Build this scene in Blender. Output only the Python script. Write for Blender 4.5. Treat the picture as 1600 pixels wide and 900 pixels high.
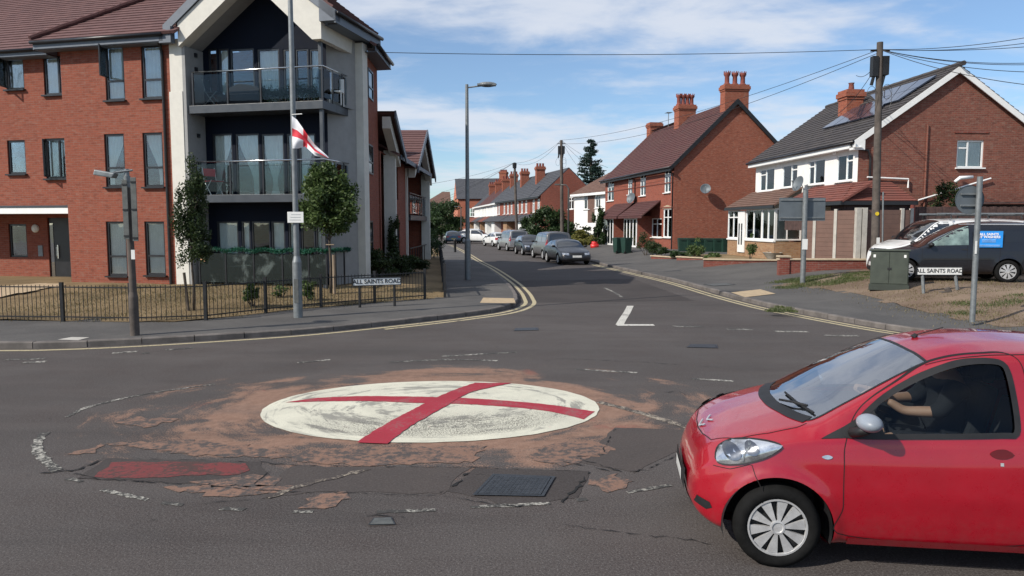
import bpy, bmesh, math, random
import numpy as np
from mathutils import Vector, Matrix
from mathutils import noise as mnoise
from mathutils.bvhtree import BVHTree
from mathutils.geometry import delaunay_2d_cdt

# ------------------------------------------------------------ camera, sky, sun, exposure
scene = bpy.context.scene
for _o in list(bpy.data.objects): bpy.data.objects.remove(_o)
R = math.radians
EYE = 2.27; FPX = 1155.0; PITCH = math.atan(100 / FPX)
cam = bpy.data.cameras.new('camera'); camo = bpy.data.objects.new('camera', cam)
scene.collection.objects.link(camo)
camo.location = (0, 0, EYE); camo.rotation_euler = (R(90) - PITCH, 0, 0)
cam.sensor_width = 36; cam.lens = 36 * FPX / 1600; cam.clip_end = 6000
scene.camera = camo
SUN_EL = R(37); SUN_AZ = R(238)          # clockwise from +Y : behind-left of the camera
sdir = Vector((math.sin(SUN_AZ) * math.cos(SUN_EL), math.cos(SUN_AZ) * math.cos(SUN_EL), math.sin(SUN_EL)))
sl = bpy.data.lights.new('sun', 'SUN'); sl.energy = 3.7; sl.angle = R(0.5); sl.color = (1, .93, .83)
slo = bpy.data.objects.new('sun', sl); scene.collection.objects.link(slo)
slo.rotation_euler = sdir.to_track_quat('Z', 'Y').to_euler()
world = bpy.data.worlds.new('World'); scene.world = world; world.use_nodes = True
wn = world.node_tree.nodes; wl = world.node_tree.links; wn.clear()
def N(t, kind, **kw):
    n = t.nodes.new(kind)
    for k, v in kw.items():
        if k.startswith('i_'):
            key = k[2:]; key = int(key) if key.isdigit() else key.replace('_', ' ')
            n.inputs[key].default_value = v
        else: setattr(n, k, v)
    return n
wt = world.node_tree
sky = N(wt, 'ShaderNodeTexSky', sky_type='NISHITA', sun_disc=False, sun_elevation=SUN_EL, sun_rotation=SUN_AZ,
        air_density=1.0, dust_density=0.35, ozone_density=3.5, altitude=200)
tc = N(wt, 'ShaderNodeTexCoord')
sep = N(wt, 'ShaderNodeSeparateXYZ'); wl.new(tc.outputs['Generated'], sep.inputs[0])
def WM(op, a, b=None, c=None, clamp=False):
    n = N(wt, 'ShaderNodeMath', operation=op, use_clamp=clamp)
    for i, q in enumerate((a, b, c)):
        if q is None: continue
        if isinstance(q, (int, float)): n.inputs[i].default_value = q
        else: wl.new(q, n.inputs[i])
    return n.outputs[0]
zz = WM('ADD', WM('MAXIMUM', sep.outputs[2], 0.0), 0.10)
px_ = WM('DIVIDE', sep.outputs[0], zz); py_ = WM('DIVIDE', sep.outputs[1], zz)
cmb = N(wt, 'ShaderNodeCombineXYZ'); wl.new(px_, cmb.inputs[0]); wl.new(py_, cmb.inputs[1]); cmb.inputs[2].default_value = 3.7
def cloudnoise(scale, detail, rough, off):
    mp = N(wt, 'ShaderNodeMapping'); mp.inputs['Location'].default_value = off
    mp.inputs['Scale'].default_value = (1.0, 1.25, 1)
    wl.new(cmb.outputs[0], mp.inputs[0])
    n = N(wt, 'ShaderNodeTexNoise', i_Scale=scale, i_Detail=detail, i_Roughness=rough, i_Distortion=.35)
    wl.new(mp.outputs[0], n.inputs['Vector']); return n.outputs[0]
n1 = cloudnoise(.62, 9, .56, (2.3, 5.1, 0)); n2 = cloudnoise(1.9, 6, .6, (7.3, 1.1, 4))
cover = N(wt, 'ShaderNodeMapRange', interpolation_type='SMOOTHSTEP'); wl.new(WM('ADD', WM('MULTIPLY', n1, .66), WM('MULTIPLY', n2, .34)), cover.inputs[0])
cover.inputs[1].default_value = .42; cover.inputs[2].default_value = .60; cover.inputs[3].default_value = .1; cover.inputs[4].default_value = .85
hz = N(wt, 'ShaderNodeMapRange', interpolation_type='SMOOTHSTEP'); wl.new(sep.outputs[2], hz.inputs[0])
hz.inputs[1].default_value = .0; hz.inputs[2].default_value = .09; hz.inputs[3].default_value = 0.25; hz.inputs[4].default_value = 1
cf = WM('MULTIPLY', cover.outputs[0], hz.outputs[0])
tint = N(wt, 'ShaderNodeMix', data_type='RGBA', blend_type='MULTIPLY'); tint.inputs[0].default_value = 1
wl.new(sky.outputs[0], tint.inputs[6]); tint.inputs[7].default_value = (.80, .92, 1.0, 1)
cm = N(wt, 'ShaderNodeMix', data_type='RGBA'); wl.new(cf, cm.inputs[0]); wl.new(tint.outputs[2], cm.inputs[6])
cm.inputs[7].default_value = (5.6, 5.9, 6.5, 1)
bg = N(wt, 'ShaderNodeBackground'); bg.inputs[1].default_value = .1; wl.new(cm.outputs[2], bg.inputs[0])
wo = N(wt, 'ShaderNodeOutputWorld'); wl.new(bg.outputs[0], wo.inputs[0])
scene.view_settings.view_transform = 'Standard'; scene.view_settings.look = 'None'
scene.view_settings.gamma = 1; scene.view_settings.exposure = 0.45; scene.view_settings.use_curve_mapping = False
random.seed(7)

# ------------------------------------------------------------ measuring helpers
cP, sP = math.cos(PITCH), math.sin(PITCH)
def ray(u, v):
    dx = (u - 800) / FPX; dy = (450 - v) / FPX
    return Vector((dx, cP + dy * sP, -sP + dy * cP))
def G(u, v, z=0.0):
    r = ray(u, v); t = (z - EYE) / r.z
    return Vector((r.x * t, r.y * t, z))
def at(u, v, Y):
    r = ray(u, v); t = Y / r.y
    return Vector((r.x * t, Y, EYE + r.z * t))
class Frame:                               # a facade: x along it, y into the building, z up
    def __init__(s, P, e):
        s.P = Vector((P[0], P[1])); s.e = Vector(e[:2]).normalized(); s.n = Vector((-s.e.y, s.e.x))
        s.ang = math.atan2(s.e.y, s.e.x)
    def hit(s, u, v, b=0.0):
        r = ray(u, v); P = s.P + s.n * b
        det = -r.x * s.e.y + s.e.x * r.y
        t = (-P.x * s.e.y + s.e.x * P.y) / det
        q = Vector((r.x * t, r.y * t)) - P
        return q.dot(s.e), EYE + r.z * t
    def rect(s, u0, v0, u1, v1, b=0.0):
        a = s.hit((u0), (v0 + v1) / 2, b); c = s.hit(u1, (v0 + v1) / 2, b)
        m = (u0 + u1) / 2
        return a[0], c[0], s.hit(m, v1, b)[1], s.hit(m, v0, b)[1]
    def loc(s, x, y):                      # world -> local
        q = Vector((x, y)) - s.P; return q.dot(s.e), q.dot(s.n)

# ------------------------------------------------------------ object helpers
C = scene.collection
def thing(name, label, cat, loc=(0, 0, 0), rz=0, group=None):
    o = bpy.data.objects.new(name, None); C.objects.link(o); o.empty_display_size = .3
    o.location = loc; o.rotation_euler = (0, 0, rz); o['label'] = label; o['category'] = cat
    if group: o['group'] = group
    return o
def tag(o, label, cat, group=None):
    o['label'] = label; o['category'] = cat
    if group: o['group'] = group
    return o
class MB:
    def __init__(s): s.v = []; s.f = []; s.m = []; s.mi = 0
    def add(s, vs, fs):
        k = len(s.v); s.v += [tuple(p) for p in vs]; s.f += [tuple(i + k for i in f) for f in fs]; s.m += [s.mi] * len(fs); return s
    def box(s, x0, x1, y0, y1, z0, z1, M=None):
        vs = [(x, y, z) for z in (z0, z1) for y in (y0, y1) for x in (x0, x1)]
        if M is not None: vs = [M @ Vector(p) for p in vs]
        return s.add(vs, [(0, 2, 3, 1), (4, 5, 7, 6), (0, 1, 5, 4), (2, 6, 7, 3), (0, 4, 6, 2), (1, 3, 7, 5)])
    def prism(s, poly, d):                 # poly: coplanar 3D points, d: extrusion
        n = len(poly); d = Vector(d); a = [Vector(p) for p in poly]; b = [p + d for p in a]
        return s.add(a + b, [tuple(range(n - 1, -1, -1)), tuple(range(n, 2 * n))] + [(i, (i + 1) % n, n + (i + 1) % n, n + i) for i in range(n)])
    def poly(s, pts): return s.add(pts, [tuple(range(len(pts)))])
    def tube(s, pts, r, n=8, caps=True):
        pts = [Vector(p) for p in pts]; k = len(pts); rs = r if isinstance(r, (list, tuple)) else [r] * k
        vs = []; up = None
        for i, p in enumerate(pts):
            t = (pts[min(i + 1, k - 1)] - pts[max(i - 1, 0)]).normalized()
            if up is None: up = Vector((0, 0, 1)) if abs(t.z) < .9 else Vector((1, 0, 0))
            a = t.cross(up).normalized(); b = a.cross(t).normalized(); up = b
            for j in range(n):
                w = 2 * math.pi * j / n; vs.append(p + (a * math.cos(w) + b * math.sin(w)) * rs[i])
        fs = [(i * n + j, i * n + (j + 1) % n, (i + 1) * n + (j + 1) % n, (i + 1) * n + j) for i in range(k - 1) for j in range(n)]
        if caps: fs += [tuple(range(n - 1, -1, -1)), tuple(range((k - 1) * n, k * n))]
        return s.add(vs, fs)
    def lathe(s, prof, n=24, M=None, closed=False):  # prof (r,z) round local z
        vs = []; k = len(prof)
        for r, z in prof:
            for j in range(n):
                w = 2 * math.pi * j / n; vs.append(Vector((r * math.cos(w), r * math.sin(w), z)))
        if M is not None: vs = [M @ p for p in vs]
        rng = k if closed else k - 1
        fs = [(i * n + j, i * n + (j + 1) % n, ((i + 1) % k) * n + (j + 1) % n, ((i + 1) % k) * n + j) for i in range(rng) for j in range(n)]
        return s.add(vs, fs)
    def build(s, name, mat, parent=None, smooth=False, bevel=0, angle=None):
        me = bpy.data.meshes.new(name); me.from_pydata(s.v, [], s.f)
        mats = mat if isinstance(mat, (list, tuple)) else [mat]
        for m in mats: me.materials.append(m)
        if len(mats) > 1: me.polygons.foreach_set('material_index', s.m)
        bm = bmesh.new(); bm.from_mesh(me); bmesh.ops.recalc_face_normals(bm, faces=bm.faces)
        if bevel: bmesh.ops.bevel(bm, geom=[e for e in bm.edges if e.is_manifold and e.calc_face_angle(0) > .6], offset=bevel, segments=2, affect='EDGES', profile=.6)
        bm.to_mesh(me); bm.free()
        o = bpy.data.objects.new(name, me); C.objects.link(o); o.parent = parent
        if smooth:
            me.polygons.foreach_set('use_smooth', [True] * len(me.polygons))
            if angle: me.set_sharp_from_angle(angle=R(angle))
        me.update(); return o
def struct(name, mb, mat, **k):
    o = mb.build(name, mat, None, **k); o['kind'] = 'structure'; return o

# ------------------------------------------------------------ materials
MATS = {}
def newmat(name):
    m = bpy.data.materials.new(name); m.use_nodes = True; m.node_tree.nodes.clear(); return m, m.node_tree
def L(t, a, b): t.links.new(a, b)
def mixc(t, fac, a, b, blend='MIX'):
    n = N(t, 'ShaderNodeMix', data_type='RGBA', blend_type=blend)
    for sock, q in ((n.inputs[0], fac), (n.inputs[6], a), (n.inputs[7], b)):
        if isinstance(q, (int, float)): sock.default_value = q
        elif isinstance(q, (tuple, list)): sock.default_value = (*q[:3], 1)
        else: L(t, q, sock)
    return n.outputs[2]
def mth(t, op, a, b=None, c=None, clamp=False):
    n = N(t, 'ShaderNodeMath', operation=op, use_clamp=clamp)
    for i, q in enumerate((a, b, c)):
        if q is None: continue
        if isinstance(q, (int, float)): n.inputs[i].default_value = q
        else: L(t, q, n.inputs[i])
    return n.outputs[0]
def nz(t, vec, scale, detail=4, rough=.55, dist=0, out=0):
    n = N(t, 'ShaderNodeTexNoise', i_Scale=scale, i_Detail=detail, i_Roughness=rough, i_Distortion=dist)
    if vec is not None: L(t, vec, n.inputs['Vector'])
    return n.outputs[out]
def rng(t, x, a, b, c=0., d=1., smooth=True):
    n = N(t, 'ShaderNodeMapRange', interpolation_type='SMOOTHSTEP' if smooth else 'LINEAR')
    L(t, x, n.inputs[0])
    for i, q in enumerate((a, b, c, d)):
        if isinstance(q, (int, float)): n.inputs[i + 1].default_value = q
        else: L(t, q, n.inputs[i + 1])
    return n.outputs[0]
def scl(c, k): return tuple(min(1, x * k) for x in c)
def finish(t, col, rough=.6, metal=0, bump=None, bs=.3, bd=.01, coat=0, spec=.5, extra=None):
    p = N(t, 'ShaderNodeBsdfPrincipled')
    if isinstance(col, (tuple, list)): p.inputs['Base Color'].default_value = (*col[:3], 1)
    else: L(t, col, p.inputs['Base Color'])
    if isinstance(rough, (int, float)): p.inputs['Roughness'].default_value = rough
    else: L(t, rough, p.inputs['Roughness'])
    p.inputs['Metallic'].default_value = metal; p.inputs['Coat Weight'].default_value = coat; p.inputs['Coat Roughness'].default_value = .03
    p.inputs['Specular IOR Level'].default_value = spec
    if bump is not None:
        b = N(t, 'ShaderNodeBump'); b.inputs['Strength'].default_value = bs; b.inputs['Distance'].default_value = bd
        L(t, bump, b.inputs['Height']); L(t, b.outputs[0], p.inputs['Normal'])
    o = N(t, 'ShaderNodeOutputMaterial'); L(t, p.outputs[0], o.inputs[0]); return p
def plain(name, col, rough=.55, metal=0, var=.18, scale=4, bs=0, bscale=60, coat=0, dirt=0, spec=.5):
    m, t = newmat(name); tcn = N(t, 'ShaderNodeTexCoord'); v = tcn.outputs['Object']
    n = nz(t, v, scale, 6, .6)
    c = mixc(t, rng(t, n, .3, .7), scl(col, 1 - var), scl(col, 1 + var))
    if dirt:
        d = nz(t, v, scale * .35, 8, .7, .6)
        c = mixc(t, rng(t, d, .5, .75, 0, dirt), c, (.09, .075, .055))
    bumpn = nz(t, v, bscale, 3) if bs else None
    finish(t, c, rng(t, n, .2, .8, max(.02, rough - .07), rough + .07), metal, bumpn, bs, .004, coat, spec); return m
def wallvec(t):                            # (along wall, height) on any upright face of an object
    tcn = N(t, 'ShaderNodeTexCoord'); so = N(t, 'ShaderNodeSeparateXYZ'); L(t, tcn.outputs['Object'], so.inputs[0])
    sn = N(t, 'ShaderNodeSeparateXYZ'); L(t, tcn.outputs['Normal'], sn.inputs[0])
    side = mth(t, 'GREATER_THAN', mth(t, 'ABSOLUTE', sn.outputs[0]), .7)
    mx = N(t, 'ShaderNodeMix', data_type='FLOAT'); L(t, side, mx.inputs[0]); L(t, so.outputs[0], mx.inputs[2]); L(t, so.outputs[1], mx.inputs[3])
    cb = N(t, 'ShaderNodeCombineXYZ'); L(t, mx.outputs[0], cb.inputs[0]); L(t, so.outputs[2], cb.inputs[1]); return cb.outputs[0], tcn.outputs['Object']
def brick(name, c1, c2, mortar=(.25, .22, .19), patch=.3, w=.225, h=.075):
    m, t = newmat(name); vec, ob = wallvec(t)
    b = N(t, 'ShaderNodeTexBrick'); L(t, vec, b.inputs['Vector'])
    b.inputs['Scale'].default_value = 1; b.inputs['Brick Width'].default_value = w; b.inputs['Row Height'].default_value = h
    b.inputs['Mortar Size'].default_value = .006; b.inputs['Mortar Smooth'].default_value = .2; b.inputs['Bias'].default_value = -.1
    b.inputs['Color1'].default_value = (*c1, 1); b.inputs['Color2'].default_value = (*c2, 1); b.inputs['Mortar'].default_value = (*mortar, 1)
    big = nz(t, ob, .5, 8, .65); sm = nz(t, ob, 5, 4)
    c = mixc(t, rng(t, big, .35, .7, 0, patch), b.outputs[0], scl(c1, .55))
    c = mixc(t, rng(t, sm, .3, .7, .0, .35), c, scl(c2, 1.25)); sp_ = N(t, 'ShaderNodeMapping'); sp_.inputs['Scale'].default_value = (4.4, 13, 1); L(t, vec, sp_.inputs[0]); q_ = nz(t, sp_.outputs[0], 1, 2, .5); c = mixc(t, rng(t, q_, .55, .7, 0, .45), c, scl(mortar, 1.1)); c = mixc(t, rng(t, q_, .45, .3, 0, .4), c, scl(c2, .45))
    inv = mth(t, 'SUBTRACT', 1, b.outputs['Fac'])
    finish(t, c, .85, 0, inv, .5, .008, spec=.25); return m
def tiles(name, c1, c2, moss=(.1, .1, .07), w=.3, h=.25, mk=.25):
    m, t = newmat(name); vec, ob = wallvec(t)
    b = N(t, 'ShaderNodeTexBrick'); L(t, vec, b.inputs['Vector'])
    b.inputs['Scale'].default_value = 1; b.inputs['Brick Width'].default_value = w; b.inputs['Row Height'].default_value = h
    b.inputs['Mortar Size'].default_value = .006
    b.inputs['Color1'].default_value = (*c1, 1); b.inputs['Color2'].default_value = (*c2, 1); b.inputs['Mortar'].default_value = (*scl(c1, .4), 1)
    n = nz(t, ob, .9, 8, .7); s2 = nz(t, ob, 7, 4)
    c = mixc(t, rng(t, n, .45, .75, 0, mk), b.outputs[0], moss); c = mixc(t, rng(t, s2, .35, .65, 0, .3), c, scl(c2, 1.3))
    finish(t, c, .8, 0, s2, .3, .01, spec=.3); return m
def glass(name, tint=(.5, .55, .55), refl=.12, rough=.01, ior=1.5):
    m, t = newmat(name); tr = N(t, 'ShaderNodeBsdfTransparent'); tr.inputs[0].default_value = (*tint, 1)
    gl = N(t, 'ShaderNodeBsdfGlossy'); gl.inputs['Roughness'].default_value = rough; gl.inputs[0].default_value = (.92, .95, 1, 1)
    fr = N(t, 'ShaderNodeFresnel', i_IOR=ior)
    tcn = N(t, 'ShaderNodeTexCoord'); n = nz(t, tcn.outputs['Object'], 1.3, 2)
    bp = N(t, 'ShaderNodeBump'); bp.inputs['Strength'].default_value = .06; bp.inputs['Distance'].default_value = .05; L(t, n, bp.inputs['Height']); L(t, bp.outputs[0], gl.inputs['Normal'])
    fac = mth(t, 'ADD', refl, mth(t, 'MULTIPLY', fr.outputs[0], 1 - refl), clamp=True)
    mx = N(t, 'ShaderNodeMixShader'); L(t, fac, mx.inputs[0]); L(t, tr.outputs[0], mx.inputs[1]); L(t, gl.outputs[0], mx.inputs[2])
    o = N(t, 'ShaderNodeOutputMaterial'); L(t, mx.outputs[0], o.inputs[0]); return m
def leafmat(name, c, c2=None, trans=.25, scale=1.3):
    m, t = newmat(name); g = N(t, 'ShaderNodeNewGeometry'); tcn = N(t, 'ShaderNodeTexCoord')
    n = nz(t, tcn.outputs['Object'], scale, 4)
    rnd = g.outputs['Random Per Island']
    col = mixc(t, rnd, scl(c, .6), c2 or scl(c, 1.6)); col = mixc(t, rng(t, n, .35, .65, 0, .5), col, scl(c, .7))
    p = N(t, 'ShaderNodeBsdfPrincipled'); L(t, col, p.inputs['Base Color']); p.inputs['Roughness'].default_value = .55; p.inputs['Specular IOR Level'].default_value = .35
    tl = N(t, 'ShaderNodeBsdfTranslucent'); L(t, mixc(t, .5, col, scl(c, 2.2)), tl.inputs[0])
    mx = N(t, 'ShaderNodeMixShader'); mx.inputs[0].default_value = trans; L(t, p.outputs[0], mx.inputs[1]); L(t, tl.outputs[0], mx.inputs[2])
    o = N(t, 'ShaderNodeOutputMaterial'); L(t, mx.outputs[0], o.inputs[0]); return m
M = {}
M['brickL'] = brick('orange_brick', (.27, .078, .046), (.205, .058, .037), (.22, .13, .1), .25)
M['brickR'] = brick('red_brick', (.30, .088, .055), (.225, .066, .043), (.2, .12, .1), .25)
M['brickRg'] = brick('mottled_red_brick', (.33, .096, .053), (.235, .066, .04), (.27, .175, .13), .3)
M['brickW'] = brick('brown_brick', (.235, .08, .055), (.15, .057, .043), (.22, .155, .12), .3)
M['brickGold'] = brick('buff_brick', (.38, .24, .13), (.28, .15, .08), (.3, .25, .2), .3)
M['brickFar'] = brick('sunlit_salmon_brick', (.55, .2, .12), (.48, .16, .1), (.35, .25, .2), .2)  # brick colour brightened to paint sunlight onto the far sunlit walls
M['brickWall'] = brick('garden_wall_brick', (.22, .06, .04), (.16, .045, .035), (.2, .15, .13), .4)
M['tileL'] = tiles('plum_roof_tile', (.15, .08, .075), (.115, .062, .06), (.16, .09, .085), .33, .2, .3)
M['tileR'] = tiles('maroon_roof_tile', (.1, .04, .036), (.075, .032, .032), (.1, .075, .055), .25, .15, .4)
M['tileW'] = tiles('slate_grey_tile', (.075, .066, .066), (.052, .048, .05), (.1, .095, .075), .3, .2, .35)
M['tileRed'] = tiles('red_porch_tile', (.22, .075, .055), (.15, .055, .045), (.12, .08, .07), .25, .15, .4)
M['tileBrown'] = tiles('brown_roof_tile', (.17, .1, .075), (.13, .075, .06), (.15, .12, .09), .25, .15, .3)
M['slate'] = tiles('blue_slate', (.075, .078, .088), (.055, .058, .068), (.1, .1, .09), .25, .15, .3)
M['render'] = plain('cream_render', (.62, .6, .54), .8, var=.05, dirt=.08)
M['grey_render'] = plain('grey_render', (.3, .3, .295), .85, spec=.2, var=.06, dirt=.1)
M['white_render'] = plain('white_render', (.78, .77, .74), .8, var=.04, dirt=.1)
M['navy'] = plain('navy_cladding', (.006, .009, .018), .7, var=.1, spec=.12)  # navy with albedo lowered further, so the recess shade sits in the colour
M['anth'] = plain('anthracite_metal', (.045, .052, .062), .4, var=.1)
M['fasc'] = plain('grey_fascia', (.11, .13, .16), .5, var=.1)
M['blackframe'] = plain('black_frame', (.015, .015, .018), .35, var=.1)
M['blackpaint'] = plain('black_paint', (.012, .012, .013), .5, var=.3)
M['upvc'] = plain('white_upvc', (.8, .8, .78), .35, var=.03, dirt=.04)
M['curtain'] = plain('pale_curtain', (.72, .72, .66), .9, var=.06)
M['steel'] = plain('galvanised_steel', (.2, .215, .22), .5, .4, var=.15, scale=9, dirt=.2)
M['steel_dark'] = plain('dark_galvanised_steel', (.1, .105, .1), .6, .2, var=.2, scale=9, dirt=.3)
M['signback'] = plain('grey_sign_back', (.12, .14, .155), .55, .2, var=.08, dirt=.15)
M['chrome'] = plain('polished_steel', (.75, .75, .74), .2, 1, var=.05)
M['wood_pole'] = plain('weathered_pole_wood', (.085, .07, .06), .9, var=.35, scale=3, bs=.5, bscale=25)
M['concrete'] = plain('concrete', (.42, .4, .36), .9, var=.12, dirt=.3, bs=.3)
M['coping'] = plain('wall_coping', (.45, .36, .25), .9, var=.15, dirt=.3)
M['kerb'] = plain('kerb_concrete', (.13, .115, .105), .9, var=.3, scale=3, bs=.4, dirt=.3)
M['terra'] = plain('terracotta', (.22, .06, .045), .8, var=.2)
M['leadgrey'] = plain('lead_flashing', (.2, .22, .24), .6, var=.15)
M['white'] = plain('sign_white', (.75, .75, .72), .5, var=.04, dirt=.12)
M['text'] = plain('black_lettering', (.012, .012, .014), .6, var=.1)
M['whitetext'] = plain('white_lettering', (.8, .82, .85), .6, var=.03)
M['redpaint'] = plain('flag_red', (.62, .03, .05), .7, var=.06)
M['flagwhite'] = plain('flag_white', (.8, .8, .82), .8, var=.03)
M['rubber'] = plain('tyre_rubber', (.008, .008, .008), .85, var=.3, scale=15, spec=.15)
M['blackplastic'] = plain('black_plastic', (.009, .009, .01), .6, var=.2, scale=10)
M['silver'] = plain('wheel_silver', (.5, .5, .5), .35, .35, var=.12, scale=12, dirt=.15)
M['bark'] = plain('tree_bark', (.07, .055, .042), .95, var=.35, scale=8, bs=.6, bscale=30)
M['stake'] = plain('tree_stake', (.25, .19, .13), .9, var=.2)
M['leaf'] = leafmat('leaf_green', (.05, .09, .025), (.12, .17, .05))
M['leafdark'] = leafmat('leaf_dark', (.028, .05, .016), (.06, .085, .028))
M['hedge'] = leafmat('hedge_green', (.028, .055, .016), (.05, .09, .03))
M['yellowhedge'] = leafmat('golden_hedge', (.14, .14, .03), (.22, .2, .05))
M['conifer'] = leafmat('conifer_needles', (.018, .04, .03), (.03, .06, .045), .1)
M['tinsel'] = leafmat('tinsel_green', (.01, .09, .05), (.03, .17, .1), .1)
M['binG'] = plain('bin_green', (.012, .04, .028), .5, var=.15)
M['cabG'] = plain('cabinet_green', (.045, .055, .042), .55, var=.15, dirt=.2)
M['compo'] = plain('brown_composite', (.14, .08, .062), .7, var=.1)
M['fencewood'] = plain('dark_fence_wood', (.07, .04, .035), .9, var=.3, scale=6)
M['glassw'] = glass('window_glass', (.9, .93, .93), .05, ior=1.35)
M['glassb'] = glass('balcony_glass', (.84, .88, .87), .0, ior=1.25)
M['mirrorglass'] = glass('dark_window_glass', (.3, .33, .36), .35)
M['opaqueglass'] = plain('opaque_dark_glass', (.012, .015, .018), .06, var=.3, scale=1.5, spec=.8)
M['solar'] = plain('solar_cells', (.035, .045, .07), .12, .2, var=.15, scale=2, coat=.5)
M['buff'] = plain('tactile_paving', (.42, .32, .2), .9, var=.15, scale=9, dirt=.3)
M['iron'] = plain('cast_iron_cover', (.045, .05, .057), .55, .5, var=.3, scale=14)
M['skin'] = plain('skin', (.5, .28, .19), .55, var=.06)
M['darkcloth'] = plain('dark_clothing', (.016, .017, .022), .9, var=.2)
M['seat'] = plain('car_seat_fabric', (.03, .03, .034), .9, var=.2)

# ------------------------------------------------------------ ground materials
def wpos(t):
    g = N(t, 'ShaderNodeNewGeometry'); s = N(t, 'ShaderNodeSeparateXYZ'); L(t, g.outputs['Position'], s.inputs[0]); return g.outputs['Position'], s
def asphalt_col(t, pos):
    big = nz(t, pos, .18, 6, .6, .4); mid = nz(t, pos, 1.1, 8, .65); fine = nz(t, pos, 55, 3, .7); st = nz(t, pos, 95, 2, .5)
    c = mixc(t, rng(t, big, .35, .65), (.057, .050, .047), (.08, .070, .066))
    c = mixc(t, rng(t, mid, .35, .7, 0, .55), c, (.054, .042, .038))
    c = mixc(t, rng(t, fine, .42, .75, 0, .55), c, (.15, .137, .13))
    c = mixc(t, rng(t, st, .56, .74, 0, .75), c, (.2, .19, .18))
    c = mixc(t, rng(t, fine, .28, .44, .7, 0), c, (.014, .013, .013))
    return c, fine, mid
DC = Vector((-.99, 9.03)); DU = Vector((2.02, .35)); DV = Vector((-.45, 1.47))
det = DU.x * DV.y - DU.y * DV.x
def polar(t, sp):
    x = mth(t, 'SUBTRACT', sp.outputs[0], DC.x); y = mth(t, 'SUBTRACT', sp.outputs[1], DC.y)
    a = mth(t, 'ADD', mth(t, 'MULTIPLY', x, DV.y / det), mth(t, 'MULTIPLY', y, -DV.x / det))
    b = mth(t, 'ADD', mth(t, 'MULTIPLY', x, -DU.y / det), mth(t, 'MULTIPLY', y, DU.x / det))
    r = mth(t, 'SQRT', mth(t, 'ADD', mth(t, 'MULTIPLY', a, a), mth(t, 'MULTIPLY', b, b)))
    rr = mth(t, 'MAXIMUM', r, .05)
    ca = mth(t, 'DIVIDE', a, rr); sa = mth(t, 'DIVIDE', b, rr)
    return r, ca, sa, a, b
def streak(t, r, ca, sa, fr, fa, scale=1., det_=8, rough=.62, dist=.5):
    cb = N(t, 'ShaderNodeCombineXYZ'); L(t, mth(t, 'MULTIPLY', r, fr), cb.inputs[0]); L(t, mth(t, 'MULTIPLY', ca, fa), cb.inputs[1]); L(t, mth(t, 'MULTIPLY', sa, fa), cb.inputs[2])
    return nz(t, cb.outputs[0], scale, det_, rough, dist)
def road_material():
    m, t = newmat('worn_asphalt'); pos, sp = wpos(t); c, fine, mid = asphalt_col(t, pos)
    r, ca, sa, a, b = polar(t, sp)
    s1 = streak(t, r, ca, sa, 3.2, 1.5); s2 = streak(t, r, ca, sa, 9, 2.2, 1, 9, .7); blot = nz(t, pos, 1.15, 9, .6, .8)
    s = mth(t, 'ADD', mth(t, 'MULTIPLY', s1, .5), mth(t, 'ADD', mth(t, 'MULTIPLY', s2, .15), mth(t, 'MULTIPLY', blot, .35)))
    thr = rng(t, r, 1.0, 2.05, .435, .585, False)
    thr = mth(t, 'SUBTRACT', thr, mth(t, 'MULTIPLY', mth(t, 'ABSOLUTE', ca), .02))
    edge = mth(t, 'MULTIPLY', mth(t, 'SUBTRACT', s, thr), 17)
    edge = mth(t, 'ADD', edge, mth(t, 'MULTIPLY', mth(t, 'SUBTRACT', fine, .5), 4.5), clamp=True)
    far = rng(t, r, 1.95, 2.12, 1, 0); mask = mth(t, 'MULTIPLY', edge, far)
    pb = nz(t, pos, 9, 6, .7); brown = mixc(t, rng(t, pb, .3, .7), (.215, .125, .088), (.285, .176, .126))
    brown = mixc(t, rng(t, fine, .52, .8, 0, .55), brown, (.31, .21, .16)); brown = mixc(t, rng(t, fine, .3, .44, .7, 0), brown, (.055, .042, .036))
    redz = rng(t, nz(t, pos, .7, 5, .6, .4), .6, .66, 0, .45); brown = mixc(t, redz, brown, (.2, .04, .035))
    c = mixc(t, mth(t, 'MULTIPLY', mask, .93), c, brown)
    mpg = N(t, 'ShaderNodeMapping'); mpg.inputs['Scale'].default_value = (.22, 1.5, 1); L(t, pos, mpg.inputs[0]); trk = nz(t, mpg.outputs[0], 1, 5, .6, .3); c = mixc(t, rng(t, trk, .5, .66, 0, .2), c, (.115, .102, .095)); c = mixc(t, rng(t, trk, .46, .34, 0, .2), c, (.035, .031, .03)); oil = nz(t, pos, 2.3, 3, .5, .6); c = mixc(t, rng(t, oil, .70, .78, 0, .5), c, (.025, .023, .022))
    # slightly polished band the wheels follow round the island
    bump = mth(t, 'ADD', fine, mth(t, 'MULTIPLY', mid, .8))
    finish(t, c, rng(t, fine, .3, .7, .8, .95), 0, bump, .75, .008, spec=.22); return m
def surface(name, c1, c2, speck, spec=.25):
    m, t = newmat(name); pos, sp = wpos(t)
    big = nz(t, pos, .5, 8, .65, .3); fine = nz(t, pos, 50, 3, .7)
    c = mixc(t, rng(t, big, .35, .65), c1, c2); c = mixc(t, rng(t, fine, .45, .75, 0, .5), c, speck); c = mixc(t, rng(t, fine, .25, .42, .6, 0), c, scl(c1, .35))
    finish(t, c, .9, 0, fine, .5, .006, spec=spec); return m
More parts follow.
